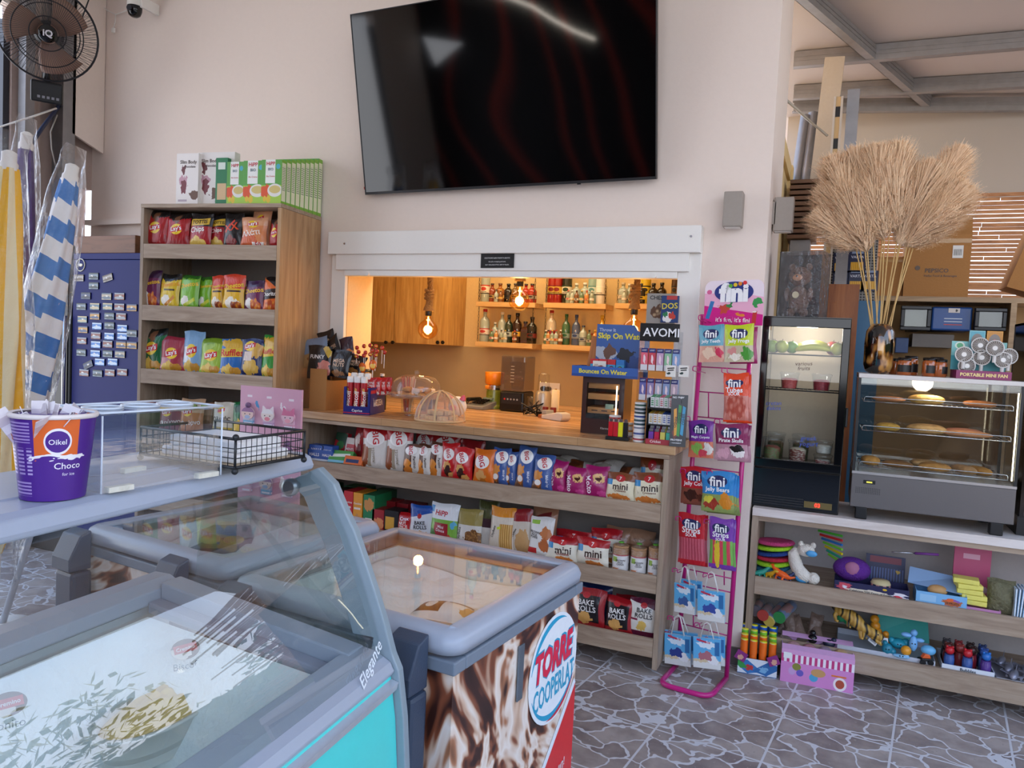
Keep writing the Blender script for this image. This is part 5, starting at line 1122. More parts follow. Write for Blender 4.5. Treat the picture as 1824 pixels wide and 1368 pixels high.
MB().box(-hw/2+.022,.003,.075,hw/2-.026,.006,hh-.03).build('door_glass',GLASS,hu)
CED=wood('cedar','#C0834A','#A2683A','#CF965C','X',1)
for z in (.10,.17,.225): MB().box(-hw/2+.024,.03,z,hw/2-.028,.2,z+.03).build('cedar_drawer',CED,hu)
mb=MB(); [mb.box(-.06+.05*i,.0285,.112+.012*k,-.03+.05*i,.0295,.117+.012*k) for i in range(3) for k in (0,)]; mb.build('drawer_slots',ink('#2A1812'),hu)
MB().box(.01,.024,.125,.05,.029,.15).build('hygrometer',mat('lcd_green','#8FA08A',.3),hu)
MB().box(hw/2-.043,.0125,.08,hw/2-.037,.018,hh-.04).build('light_strip',mat('led_strip','#FFF6E0',.4,emit='#FFF0D0',es=3),hu)
l=bpy.data.lights.new('humidor_light','POINT'); l.energy=.35; l.color=(1,.75,.45); l.shadow_soft_size=.02; lo=bpy.data.objects.new('humidor_light',l); COL.objects.link(lo); lo.parent=hu; lo.location=(0,.05,hh-.045)
letter('Klarstein',ink('#C9C2BC'),hu,(.02,.03),width=.05)
# blue water-ball display on top of the humidor
BL_=('#2A4F9A','#3A68B8')
DZ=WZ+hh+.001
dx0=aY(1020,660,3.55).x; dx1=aY(1137,665,3.55).x; dw=dx1-dx0
dp=thing('water_ball_display','blue card display of water bouncing balls on top of the humidor','display stand',((dx0+dx1)/2,3.55,DZ),R(5))
def tray(p,w,d,h,mats,name='tray',yoff=0,back=None):
    mb=MB(); mb.box(-w/2,yoff,0,w/2,yoff+d,.003,1); mb.box(-w/2,yoff,.003,w/2,yoff+.003,h,1,front=0); mb.box(-w/2,yoff+d-.003,.003,w/2,yoff+d,back or h,1,front=2 if len(mats)>2 else 1); mb.box(-w/2,yoff+.003,.003,-w/2+.003,yoff+d-.003,h,1); mb.box(w/2-.003,yoff+.003,.003,w/2,yoff+d-.003,h,1)
    return mb.build(name,mats,p)
tray(dp,dw,.20,.052,[art('#2F5CA8',[('r',0,0,1,.2,'#24488C')],.35),ink('#24488C')])
letter('Bounces On Water',ink('#E0D23A'),dp,(-.01,.028),width=dw*.72,off=.002,bold=.03)
bx0=aY(1068,600,3.70).x-dp.location.x; bx1=aY(1140,600,3.70).x-dp.location.x; bh=aY(1090,578,3.70).z-DZ
poly=[(bx0,.0),(bx1+.06,.0),(bx1+.06,bh-.035),(bx1,bh-.03),(bx1-.02,bh),(bx0,bh)]
MB().prism(poly,.15,.155).build('header_card',art('#3A5FA0',[('b',.2,.45,.22,.12,'#AEB6C2'),('b',.55,.42,.16,.12,'#1A1E2A'),('b',.25,.5,.1,.12,'#6B4A3A'),('b',.8,.2,.3,.2,'#2A4A8A')],.35),dp)
letter('Throw It',ink('#B9C4DA'),dp,(bx0+.055,bh-.028),width=.085,surf=lambda x,z:.15)
letter('Skip On Water',ink('#E6D83A'),dp,((bx0+bx1)/2+.025,bh-.062),width=bx1-bx0+.035,surf=lambda x,z:.15,bold=.03)
for i in range(4):
    z=thing('bouncing_ball_pack','boxed water bouncing ball, %s of the four in the blue display'%('leftmost','second','third','last')[i],'toy ball',(dp.location.x+bx0+.01+.043*i,3.60+.004*i,DZ+.004),R(5),'boxed bouncing balls')
    MB().box(-.02,.0,0,.02,.045,.085,0).build('card_box',art('#3A9AC9',[('r',0,.7,1,1,'#C62A2E' if i<3 else '#2A7AC0'),('e',.5,.38,.4,.24,'#15161C')],.35),z)
    MB().ball((0,-.001,.034),.015,14,8,0).build('ball',ink(['#16161C','#2A2E3A','#E2552A','#D6D63A'][i]),z)
pa=thing('playing_cards','small box of playing cards lying in the blue display','card box',(dp.location.x-.045,3.60,DZ+.004),R(5)); MB().box(-.033,0,0,.033,.03,.075).build('card_box',art('#E4DED6',[('r',.1,.2,.4,.8,'#C9B5AA'),('b',.6,.5,.25,.2,'#8A3A32')],.4),pa)
yb=MB().ball((0,0,.02),.022,14,9).build('yellow_ball',ink('#DDE03A')); yb.location=(dp.location.x-.075,3.575,DZ+.010); tag(yb,'yellow ball poking out of the left of the blue display tray','ball')
pd=MB().box(-.028,.0,0,.028,.012,.20).build('wooden_paddle',wood('paddle_wood','#B5703A','#8E5226',None,'Z'),None,(aY(1058,600,3.72).x,3.69,DZ+.004),(R(-6),R(6),0),bevel=.004); tag(pd,'upright wooden bat standing left of the blue header card','bat')
# chess and dominoes boxes
cx_=aY(1176,575,3.78); 
ch=carton('grey chess game box standing above the vape stand',1150,523,1200,577,3.66,aY(1176,577,3.66).z,.03,'#9A948C',[('f',.55,.4,.4,.25,'#C6A880','#5A3A26',8)],[('CHESS',.38,.86,.55,'#1E1A1A',0)],name='chess_box',cat='game box')
do=carton('dark blue dominoes game box in front of the chess box',1176,527,1207,575,3.64,aY(1190,575,3.64).z,.015,'#1E3A6E',[('b',.4,.2,.3,.2,'#E9E6E2'),('b',.65,.25,.2,.14,'#C43A2A'),('b',.25,.3,.15,.1,'#2A7A4A'),('r',.3,.85,.9,1,'#B53A3A')],[('DOS',.5,.62,.9,'#E0C83A',4)],name='dominoes_box',cat='game box')
# vape stand
vx0=aY(1136,660,3.52).x; vx1=aY(1206,660,3.52).x; vw=vx1-vx0; vt=aY(1170,576,3.52).z
vs=thing('vape_stand','clear acrylic stand with a black AVOMI header and coloured vape boxes','display stand',((vx0+vx1)/2,3.52,WZ))
hb=aY(1170,608,3.52).z-WZ
MB().box(-vw/2,0,hb,vw/2,.012,vt-WZ).build('header_panel',BLACK,vs,bevel=.002)
letter('AVOMI',ink('#EDEDEF'),vs,(0.008,(hb+vt-WZ)/2),width=vw*.92,off=.002)
mb=MB(); mb.box(-vw/2,.10,0,vw/2,.103,hb+.05); mb.box(-vw/2,.0,0,-vw/2+.003,.10,hb); mb.box(vw/2-.003,.0,0,vw/2,.10,hb)
sz=[aY(1170,662,3.52).z-WZ,aY(1170,716,3.52).z-WZ]
for z in sz: mb.box(-vw/2+.003,.0,z,vw/2-.003,.10,z+.003)
mb.build('acrylic_frame',ACRYL,vs)
VC=['#E2697A','#C94A58','#C9A2C0','#8FBF9A','#8AA8D0']
for r_,z in enumerate(sz):
    for i in range(5):
        o=MB().box(-.016,0,0,.016,.028,.105,1,front=0).build('vape_box',[art(VC[i] if r_==0 else ['#6A6AA8','#9A8AB5','#B5B5C9','#8A9AC0','#C0A8B5'][i],[('r',0,.8,1,1,'#2E3270'),('r',0,0,1,.26,'#DAD8DC'),('b',.5,.5,.2,.2,'#F0D8DC')],.3),ink(VC[i])],None,(vs.location.x-vw/2+.026+.0375*i,3.528,WZ+z+.004))
        letter('LOST',ink('#F0F0F4'),o,(0,.095),width=.022)
        tag(o,'%s vape box on the %s level of the acrylic stand'%(('leftmost pink','second red','middle lilac','fourth green','rightmost blue')[i] if r_==0 else ('leftmost violet','second mauve','middle grey','fourth blue','rightmost rose')[i],('upper','lower')[r_]),'vape box','vape boxes')
# rolling paper / lighter counter stand
rs=thing('rolling_paper_rack','black three tier rack of rolling papers and lighters at the end of the worktop','display rack',(aY(1180,780,3.41).x,3.405,WZ),R(4))
mb=MB(); rw=.15
for z,yo in ((0,0),(.085,.02),(.16,.04)): mb.box(-rw/2,yo,z,rw/2,yo+.09,z+.004)
mb.box(-rw/2-.003,.0,0,-rw/2,.13,.21); mb.box(rw/2,.0,0,rw/2+.003,.13,.21); mb.box(-rw/2,.131,0,rw/2,.134,.22); mb.build('rack_frame',BLACK,rs)
MB().box(-rw/2,-.002,.0,rw/2,0,.024).build('front_strip',art('#A8303A',[('b',.9,.5,.1,.4,'#C9A28A')],.4),rs); letter('Cricket',ink('#F0DDDD'),rs,(-.03,.013),width=.05,off=.0035)
for i,cols in enumerate((('#7A4AA8','#C42A4A','#D9CE6A','#4FBFA8','#58C4B0'),)*3):
    for k,c in enumerate(cols):
        o=MB().box(-.011,0,0,.011,.011,.05).build('lighter',ink(c,.25),None,tuple(rs.location+Vector((-.055+.027*k,.008+.022*i,.006+.012*i)))); 
        cp=MB().box(-.009,.001,.051,.009,.01,.063).build('metal_cap',CHROME,o)
        tag(o,'%s lighter in the %s row of the bottom tier'%(('violet, leftmost','red, second','pale yellow, middle','teal, fourth','mint, rightmost')[k],('front','middle','back')[i]),'lighter','lighters in the rack')
for r_,(z,yo) in enumerate(((.085,.02),(.16,.04))):
    for k in range(7):
        c=(('#C9A23A','#C98A2A','#D0B050','#3A5AA8','#3A5AA8','#6A4AA0','#6A4AA0'),('#3A9A58','#3A9A58','#C4525A','#5AA06A','#C4525A','#C46A3A','#C46A3A'))[r_][k]
        o=MB().box(-.0095,0,0,.0095,.075,.048,1,front=0,top=2).build('rolling_papers',[art('#EAE8E6',[('s',.2,.15,.8,.85,5,1,c)],.4),ink('#DAD8D6'),ink(c)],None,tuple(rs.location+Vector((-.063+.021*k,yo+.004,z+.0055))),(R(8),0,0))
        tag(o,'rolling paper packet, %s from the left on the %s tier'%(nm[k],('middle','top')[r_]),'rolling papers','rolling paper packets')
for i,(px_,c) in enumerate(((1194,'#E4E0D8'),(1217,'#E4E0D8'))):
    carton(['left white card box printed in black on top of the paper rack','right white card box printed in black on top of the paper rack'][i],px_-9,651,px_+9,672,3.47,aY(px_,672,3.47).z,.02,c,[('b',.3,.3,.2,.1,'#16302A'),('t',.5,.75,.35,.05,6,'#2A2422'),('t',.5,.58,.3,.05,6,'#2A2422')],[],name='card_box',cat='card box',group='white card boxes')
# protein bar box
o=MB().box(-.036,0,0,.036,.07,.235,1,front=0).build('protein_box',[art('#26262A',[('r',0,.80,1,1,'#2E2E33'),('b',.3,.25,.2,.1,'#6A2A20'),('t',.3,.47,.09,.26,10,'#D9962A'),('t',.52,.5,.09,.3,-6,'#2E8A3A'),('t',.76,.5,.09,.28,-10,'#2A8FB8')],.35),ink('#1E1E22')],None,(aY(1207,780,3.39).x,3.392,WZ),(R(-5),0,R(12)))
for t_,x,z,w_,c,r_ in (('NO',-.022,.222,.018,'#F0F0F0',0),('sugar',.006,.222,.028,'#F0F0F0',0),('OSHEE',-.013,.11,.05,'#16161A',82),('OSHEE',.003,.13,.05,'#16161A',88),('OSHEE',.02,.125,.05,'#16161A',92),('PROTEINS',-.006,.03,.05,'#E8E8EA',0),('+ FOR ENERGY',-.006,.016,.045,'#E8E8EA',0)): letter(t_,ink(c),o,(x,z),width=w_,rot=R(r_))
tag(o,'tall black protein bar box with three bars printed, at the worktop corner','bar box')
# tins
def tin(label,px_,py_,r,h,col,band,z=WZ,Y=3.46,grp='round tins stacked on the worktop'):
    p=aY(px_,py_,Y); o=MB().lathe([(r*.96,0),(r,.002),(r,h*.35),(r,h*.66),(r*1.02,h*.67),(r*1.02,h*.96),(r*.96,h),(r*.5,h),(0,h)],20,0,None,True,mis=[0,0,1,0,0,0,0,0]).build('round_tin',[ink(col),ink(band)],None,(p.x,Y,z)); return tag(o,label,'tin',grp)
for k in range(7): tin('round tin, %s from the bottom of the tall tin stack'%nm[k].replace('left','first'),1139,760,.027,.026,['#E4E0DC','#DAD8DA','#E6E2DE','#2E4A52','#E2DFDA','#2A3A3E','#DAD8D2'][k],['#B9505A','#4A5A9A','#8A8A9A','#E0E0E0','#3A4A8A','#C9CCCE','#3A5A4A'][k],WZ+.0265*k,3.44)
for k in range(4): tin('round tin, %s from the bottom of the left tin stack'%nm[k].replace('left','first'),1095,755,.028,.027,'#E6E0DA',['#C9A0A0','#D9B26A','#E0A050','#C42A2E'][k],WZ+.0275*k,3.50)
for k in range(3): tin('round tin, %s from the bottom of the middle tin stack'%nm[k].replace('left','first'),1118,760,.026,.026,'#E2DED8',['#8A8AA8','#C98A3A','#D9A25A'][k],WZ+.0265*k,3.51)
lt=thing('lighter_tray','small black tray holding four slim lighters in front of the tins','tray',(aY(1099,780,3.415).x,3.412,WZ),R(5)); MB().box(-.055,0,0,.055,.045,.016).build('tray',BLACK,lt,bevel=.002)
for k,c in enumerate(('#C9202A','#C42430','#E0D82A','#16161A')):
    o=MB().box(-.0105,0,0,.0105,.014,.068).build('slim_lighter',ink(c,.25),None,tuple(lt.location+Vector((-.036+.024*k,.012,.0165)))); MB().box(-.008,.002,.0685,.008,.012,.083).build('metal_cap',CHROME,o)
    tag(o,'%s slim lighter in the black tray'%('red, leftmost','red, second','yellow','black')[k],'lighter','slim lighters in the tray')
# card terminal
q=aZ(990,748,WZ); ct=thing('card_terminal','white and grey card payment terminal lying on the worktop','card terminal',(q.x,q.y,WZ),R(-28))
MB().prism([(-.09,0),(.075,0),(.09,.018),(.085,.045),(.05,.05),(-.09,.022)],-.036,.036).build('body',mat('terminal_white','#D8D4CC',.35),ct,bevel=.006)
MB().prism([(-.095,.024),(-.05,.031),(-.055,.052),(-.095,.05)],-.03,.03).build('paper_cover',mat('terminal_grey','#A9A69E',.4),ct,bevel=.004)
MB().prism([(.02,.0475),(.05,.0515),(.05,.053),(.02,.049)],-.026,.026).build('screen',BLACK,ct)
# biscuit box, black nut bags, cardboard box
BX=aY(645,735,3.50); bz=WZ
bb=thing('biscuit_display_box','navy blue display box of biscuit sticks printed with orange and white letters','display box',(aY(645,735,3.45).x,3.45,WZ),R(14))
fw_=.165; 
navy=art('#1F2A78',[('r',0,.14,1,.24,'#C42A34')],.35)
mb=MB(); mb.box(-.11,0,0,.045,.003,.045,1,front=0); mb.box(-.11,0,.045,-.095,.003,.15,1); mb.box(.03,0,.045,.045,.003,.15,1); mb.box(-.11,.003,0,-.107,.24,.15,1); mb.box(-.11,.24,0,.045,.243,.15,1); mb.box(-.107,.003,0,.045,.24,.003,1)
mb.build('box_shell',[navy,ink('#1F2A78')],bb)
s_=MB().box(0,0,0,.24,.003,.15,1,front=0).build('box_side',[art('#1F2A78',[('r',0,.78,1,.90,'#C42A34'),('b',.45,.42,.14,.14,'#D98A2A'),('b',.55,.45,.08,.16,'#4A2418'),('e',.5,.88,.14,.09,'#D93A44')],.35),ink('#1F2A78')],bb,(.045,.0,0),(0,0,R(90)))
for t_,x,z,w_ in (('ΜΕΣΕΑ',.125,.062,.15),('ΤΟ',.045,.085,.02),('Παπαδοπούλου',.12,.131,.07)): letter(t_,ink('#EDEAE6'),s_,(x,z),width=w_,bold=.05 if t_=='ΜΕΣΕΑ' else 0)
letter('Caprice',ink('#EDEAE6'),bb,(-.03,.02),width=.06)
for i in range(6):
    lp=Vector((-.085+.04*(i%3),.03+.055*(i//3),.004)); c=math.cos(R(14)); s2=math.sin(R(14))
    o=thing('biscuit_tube','%s tube of %s biscuits with white cap in the navy box'%(('left','middle','right')[i%3],('front row','back row')[i//3]),'biscuit tube',(bb.location.x+lp.x*c-lp.y*s2,bb.location.y+lp.x*s2+lp.y*c,WZ+.004+.018*(i//3)),R(14+20*(i%3-1)),'biscuit tubes')
    MB().lathe([(.017,0),(.0175,.17)],16).build('wrapper',art('#B3202A',[('b',.75,.7,.09,.12,'#E0A24A'),('b',.72,.25,.1,.12,'#E0A24A')],.3),o)
    MB().lathe([(.0178,.1702),(.0185,.173),(.0185,.20),(.014,.204)],16).build('cap',mat('cap_white','#EDEBE8',.5,bump=.5),o)
    letter('Biscoff',ink('#F2EDE8'),o,(.0,.08),width=.09,rot=R(86),surf=lambda x,z:-math.sqrt(max(1e-6,.0178**2-x*x)))
for i in range(4):
    o=pouch('long_chips_bag',.058,.10,.03,'_lc' if 0 else 'nut_red',None,700+i,text=False); c=math.cos(R(14)); s2=math.sin(R(14)); lp=Vector((.018-.0*i,.075+.038*i,0))
    o.location=(bb.location.x+lp.x*c-lp.y*s2+.02*i,bb.location.y+lp.x*s2+lp.y*c,WZ+.105); o.rotation_euler=(R(-8),0,R(14)); letter('Long\nChips',ink('#F5E9E4'),o,(0,.06),width=.045,surf=lambda x,z:-.016)
    tag(o,'small red chips bag, %s in the line standing in the navy box'%nm[i].replace('left','front'),'chips bag','small red chips bags')
cb=thing('cardboard_box','open brown cardboard box of black nut bags beside the tall cabinet','cardboard box',(aY(575,725,3.52).x-.0,3.47,WZ+.0),R(0))
CARD=mat('corrugated_cardboard','#A9753F',.85,bump=.1,bscale=80)
cw=.115
mb=MB(); mb.box(-cw/2,0,0,cw/2,.004,.235); mb.box(-cw/2,.004,0,-cw/2+.004,.2,.235); mb.box(-cw/2,.2,0,cw/2,.204,.235); mb.box(-cw/2+.004,.004,0,cw/2,.2,.004); mb.box(cw/2-.004,.004,.004,cw/2,.2,.17); mb.build('carton_shell',CARD,cb)
for L,x0,yt,x1,yb,Y,ds,rx,ry in (
 ('black nut bag tilted highest at the back of the cardboard box',571,590,600,635,3.62,'black_nuts',-8,-18),
 ('narrow black nut bag leaning right of the highest one',594,594,612,640,3.60,'black_nuts',-10,-30),
 ('black savoury mix bag with a golden corner flash in the cardboard box',546,618,586,675,3.49,'funky',-6,0),
 ('black nut bag right of the savoury mix bag',584,625,618,672,3.50,'black_nuts',-10,4),
 ('blue and tan photo bag behind the savoury mix bag',540,603,585,650,3.58,'photo_bag',-10,-14),
 ('dark bag with a sunset picture standing right of the nut bags',609,602,632,640,3.62,'sunset_bag',-6,-14),
 ('dark nut bag lying low between the box and the sticks',613,630,640,665,3.56,'black_nuts',-30,8)):
    p=aY((x0+x1)/2,yb,Y); w_=aY(x1,yb,Y).x-aY(x0,yb,Y).x; h_=p-aY((x0+x1)/2,yt,Y); o=pouch('nut_bag',w_*1.05,abs(h_.z)*1.05,.03,ds,None,int(x0)); o.location=p; o.rotation_euler=(R(rx),R(ry),0); tag(o,L,'nut bag','bags in the cardboard box')
# lollipops bunch
lp=aY(700,655,3.66); rnd=random.Random(9)
for i in range(14):
    u=i%5; v=i//5; c=aY(636+u*11+4*(v%2)+rnd.uniform(-2,2),617+v*8+rnd.uniform(-2,2)+abs(u-2)*1.5,3.62-.02*v)
    o=thing('lollipop','red and yellow lollipop, %s from the left in the %s row of the bunch'%(('first','second','third','fourth','last')[u],('top','middle','bottom')[v]),'lollipop',tuple(c),rnd.random()*6,'lollipops in a bunch')
    MB().ball((0,0,0),.0125,12,8).build('candy',art('#B3201E',[('b',.5,.5,.12,.2,'#E0B03A'),('b',.1,.4,.1,.2,'#D9602A')],.2,coat=.5),o)
    MB().cyl((0,0,-.012),((654+0-0)*0+.0,0,-.09),.0018,n=6).build('stick',WHITE,o)
for i,(px_,py_) in enumerate(((645,655),(664,650))):
    c=aY(px_,py_,3.58); o=thing('gummy_pack',['orange slice sweet pack left below the lollipops','orange slice sweet pack right below the lollipops'][i],'sweets',tuple(c),0,'orange sweets')
    MB().ball((0,0,0),.024,14,10,0,None,(1,.5,1.25)).build('sweet',art('#E2661A',[('b',.3,.5,.2,.25,'#F2A63A'),('b',.8,.4,.15,.2,'#F2C25A')],.25,coat=.5),o)
    MB().cyl((0,0,-.03),(0,0,-.09),.003,n=6).build('stick',WHITE,o)
# straws in a jar
sj=thing('straw_jar','jar of wrapped pink straws behind the cake dome','straws',(aY(727,690,3.78).x,3.78,WZ))
MB().lathe([(.035,0),(.038,.11),(.037,.11),(.033,.004),(0,.004)],18).build('jar',ACRYL,sj)
for i in range(22):
    a=rnd.random()*6.28; q=rnd.uniform(.3,1); MB().cyl((.02*q*math.cos(a),.02*q*math.sin(a),.006),(.05*q*math.cos(a),.05*q*math.sin(a),.205+rnd.uniform(-.01,.012)),.0035,n=6).build('straw',ink(['#C94A44','#E4DAD2','#D98A80','#E9D9C0'][i%4],.3),sj)
nj=thing('napkin_holder','clear holder with folded white napkins behind the cake dome','napkins',(aY(762,662,3.88).x,3.88,WZ+.0)); MB().box(-.04,0,0,.04,.05,.10).build('holder',CHROME,nj,bevel=.004); MB().box(-.035,.005,.1005,.035,.045,.14).build('napkins',WHITE,nj,bevel=.008)
gj=thing('dark_bottle','dark glass bottle and white cup rim behind the navy biscuit box','bottle',(aY(682,640,3.80).x,3.80,WZ)); MB().lathe([(.03,0),(.03,.12),(.012,.16),(.012,.2)],14).build('glass_body',bglass('#1A1E14'),gj); MB().lathe([(.014,.2002),(.014,.215)],12).build('cap',WHITE,gj)
# tall glass jar with black lid near the reveal
jr=thing('glass_jar','tall glass jar with flat black lid behind the lollipops','jar',(aY(650,640,3.95).x,3.95,WZ)); MB().lathe([(.042,0),(.042,.21)],20).build('glass_body',glass('jar_clear',(.9,.85,.75)),jr); MB().lathe([(.046,.2105),(.046,.225),(.04,.228)],20).build('lid',BLACK,jr)
# cake stand with dome
q=aZ(741,741,WZ); cs=thing('cake_stand','clear footed cake stand under a plastic dome with cookies','cake stand',(aY(741,700,3.66).x,3.66,WZ))
MB().lathe([(.06,0),(.062,.006),(.03,.015),(.022,.05),(.03,.095),(.06,.10)],24).build('foot',ACRYL,cs)
MB().lathe([(0,.1005),(.14,.1005),(.152,.112),(.155,.125),(.150,.125),(.138,.106),(0,.106)],32).build('plate',glass('amber_plate',(.92,.80,.62),density=.12),cs)
MB().lathe([(.140,.112),(.141,.15),(.13,.19),(.105,.215),(.06,.228),(.001,.232)],32,0,None,True,False).build('dome',glass('dome_clear',(.97,.93,.88),density=.04),cs)
MB().lathe([(.012,.2325),(.017,.245),(.01,.256),(0,.257)],12).build('dome_knob',ACRYL,cs)
COOK=mat('cookie_crumb','#C08E55',.9,bump=1,bscale=60,var=.3)
def cookie(x,y,z,r,label,g):
    mb=MB(); 
    prof=[(0.001,0),(r*.9,.002),(r,.009),(r*.95,.018),(r*.6,.024),(.001,.025)]
    mb.lathe(prof,14,0); o=mb.build('cookie',COOK,None,(x,y,z)); 
    return tag(o,label,'cookie',g)
for i in range(9):
    a=i*2*math.pi/9; cookie(cs.location.x+.085*math.cos(a),3.66+.085*math.sin(a),WZ+.107,.027,'cookie on the cake stand plate, at its %s'%('right edge','right rear','rear','left rear','left edge','left front','front left','front right','right front')[i],'cookies on the cake stand')
for i in range(5):
    a=i*1.256+.4; cookie(cs.location.x+.06*math.cos(a),3.66+.06*math.sin(a),WZ+.134,.027,'upper cookie under the dome, %s of its ring'%('right rear','rear left','left','front left','front right')[i],'upper cookies on the cake stand')
# bamboo mesh food cover
fcx=aY(784,735,3.53).x; fc=thing('food_cover','round bamboo and mesh food cover over scalloped biscuits','food cover',(fcx,3.53,WZ))
r0=.135; BAM=mat('bamboo_strip','#D9B585',.6)
MB().lathe([(r0-.004,0),(r0+.003,0),(r0+.003,.010),(r0-.004,.010)],36,0).build('rim_ring',BAM,fc)
for k in range(8):
    a=k*math.pi/4+.3; mb=MB(); pts=[]
    for i in range(13):
        t_=i/12*math.pi/2; rr=r0*math.cos(t_); z=.008+.150*math.sin(t_); pts.append((rr,z))
    vs=[];fs=[]
    for (rr,z) in pts:
        for s3 in (-.005,.005):
            vs.append((rr*math.cos(a)-s3*math.sin(a),rr*math.sin(a)+s3*math.cos(a),z))
            vs.append(((rr+.0025)*math.cos(a)-s3*math.sin(a),(rr+.0025)*math.sin(a)+s3*math.cos(a),z+.002))
    for i in range(12):
        b0=i*4; c0=b0+4
        fs+=[(b0+1,c0+1,c0+3,b0+3),(b0,b0+2,c0+2,c0),(b0,c0,c0+1,b0+1),(b0+2,b0+3,c0+3,c0+2)]
    mb.add(vs,fs,0,False).build('bamboo_rib',BAM,fc)
MB().lathe([(r0*math.cos(i/14*math.pi/2)+1e-4,.007+.148*math.sin(i/14*math.pi/2)) for i in range(15)],40,0,None,True,False,False).build('mesh_net',glass('net_mesh',(.95,.9,.85),rough=.6,density=.07),fc)
MB().lathe([(.014,.157),(.014,.163),(0,.164)],14).build('top_cap',BAM,fc)
MB().lathe([(0,.0),(.11,.0),(.118,.006),(.0,.006)],30).build('plate',mat('biscuit_plate','#D9BFA0',.4),fc)
for i in range(11):
    a=i*.9; q_=.075 if i<7 else .04; z=WZ+.0065 if i<7 else WZ+.033
    if i>=7: a=i*1.6
    else: a=i*2*math.pi/7
    mb=MB(); vs=[(0,0,.024)]; n=20
    ring=[((.026+.003*(k%2))*math.cos(2*math.pi*k/n),(.026+.003*(k%2))*math.sin(2*math.pi*k/n)) for k in range(n)]
    vs+= [(x,y,.022) for x,y in ring]+[(x*1.05,y*1.05,.010) for x,y in ring]+[(x,y,0) for x,y in ring]
    fs=[(0,1+k,1+(k+1)%n) for k in range(n)]
    for l_ in range(2): fs+=[(1+l_*n+k,1+(l_+1)*n+k,1+(l_+1)*n+(k+1)%n,1+l_*n+(k+1)%n) for k in range(n)]
    fs.append(tuple(1+2*n+k for k in range(n-1,-1,-1)))
    mb.add(vs,fs); o=mb.build('scalloped_biscuit',mat('pale_biscuit','#DDBB88',.9,bump=.6,bscale=70,var=.15),None,(fcx+q_*math.cos(a),3.53+q_*math.sin(a),z)); tag(o,'scalloped biscuit in the %s layer under the mesh cover, %s'%('lower' if i<7 else 'upper',('far right','rear right','rear','rear left','front left','front','front right','far right','rear left','left front','right front')[i]),'biscuit','scalloped biscuits under the mesh, %s layer'%('lower' if i<7 else 'upper'))
# lucky pig / cat figurine behind the cover
fg=thing('piggy_bank','white and pink piggy bank behind the mesh food cover','piggy bank',(aY(815,720,3.78).x,3.78,WZ))
MB().ball((0,0,.06),.055,20,14,0,None,(1,.85,1.05)).build('body',WHITE,fg)
for s3 in (-1,1):
    MB().lathe([(.018,0),(.012,.02),(.001,.03)],10,0,Matrix.Translation((s3*.035,-.01,.10))@Matrix.Rotation(R(20*s3),4,'Y')).build('ear',ink('#D9607A'),fg)
MB().cyl((0,-.062,.055),(0,-.045,.055),.017,n=16).build('snout',ink('#E59AAA'),fg)
# knife-green leaf (plant sprig) skipped; folded paper packet left of juicer
# ================================================================ pink sweets rack
PINK=mat('magenta_metal','#C2187A',.3,coat=.3)
RY=3.50
def rp(x,y,Y=RY): return aY(x,y,Y)
tl_=rp(1246,640,3.66); tr2=rp(1336,655,3.66)
# uprights: follow the wall plane, leaning slightly; base loop comes forward on the floor
lx0=rp(1208,1150,3.60); 
rk=thing('sweets_rack','magenta wire floor rack hung with gummy sweets bags and small paper bags','display rack')
bl_=aZ(1205,1150,.02); br_=aZ(1293,1192,.02); fl_=aZ(1172,1222,.02); fr_=aZ(1262,1243,.02)
Rz=3.60
lb=Vector((-.615,3.50,.02)); rb=Vector((-.375,3.45,.02))
lb=aZ(1208,1165,.06); rb=aZ(1295,1190,.06)
lt_=aY(1252,560,lb.y+.06); rt_=aY(1341,560,rb.y+.06)
fl_=aZ(1174,1218,.012); fr_=aZ(1264,1243,.012); 
def roundpath(pts,r=.04,n=6):
    out=[pts[0]]
    for i in range(1,len(pts)-1):
        a,b,c=map(Vector,(pts[i-1],pts[i],pts[i+1])); u=(a-b).normalized(); v=(c-b).normalized(); rr=min(r,(a-b).length/2,(c-b).length/2); p=b+u*rr; q=b+v*rr
        for k in range(n+1): t_=k/n; out.append(p*(1-t_)**2+b*2*t_*(1-t_)+q*t_**2)
    out.append(pts[-1]); return out
fl_=Vector((fl_.x,fl_.y,.013)); fr_=Vector((fr_.x,fr_.y,.013)); lb.z=.013; rb.z=.013
MB().tube(roundpath([lb+Vector((0,.0,0)),fl_,fr_,rb],.06),.012,10).build('base_loop',PINK,rk)
MB().tube([lb,lt_],.011,10).build('upright',PINK,rk); MB().tube([rb,rt_],.011,10).build('upright',PINK,rk)
def rpt(u,z):  # point on rack plane; u 0..1 left->right
    a=lb+(lt_-lb)*((z-lb.z)/(lt_.z-lb.z)); b=rb+(rt_-rb)*((z-rb.z)/(rt_.z-rb.z)); return a+(b-a)*u
RN=(rpt(1,1)-rpt(0,1)).cross(Vector((0,0,1))).normalized()
if RN.y>0: RN=-RN
def rhit(x,y,off=0): return aP(x,y,rpt(.5,1)+RN*off,RN)
rows_=[(1275,655),(1275,700),(1270,745),(1268,835),(1262,870),(1262,925),(1255,1018),(1255,1042),(1248,1095),(1246,1115)]
for x,y in rows_:
    z=rhit(x,y).z; MB().tube([rpt(0,z),rpt(1,z)],.003,6).build('cross_wire',PINK,rk)
for a,b,x in ((700,745,1262),(1018,1042,1240),(1018,1042,1290),(1095,1115,1235)):
    MB().tube([rhit(x,a),rhit(x,b)],.003,6).build('short_wire',PINK,rk)
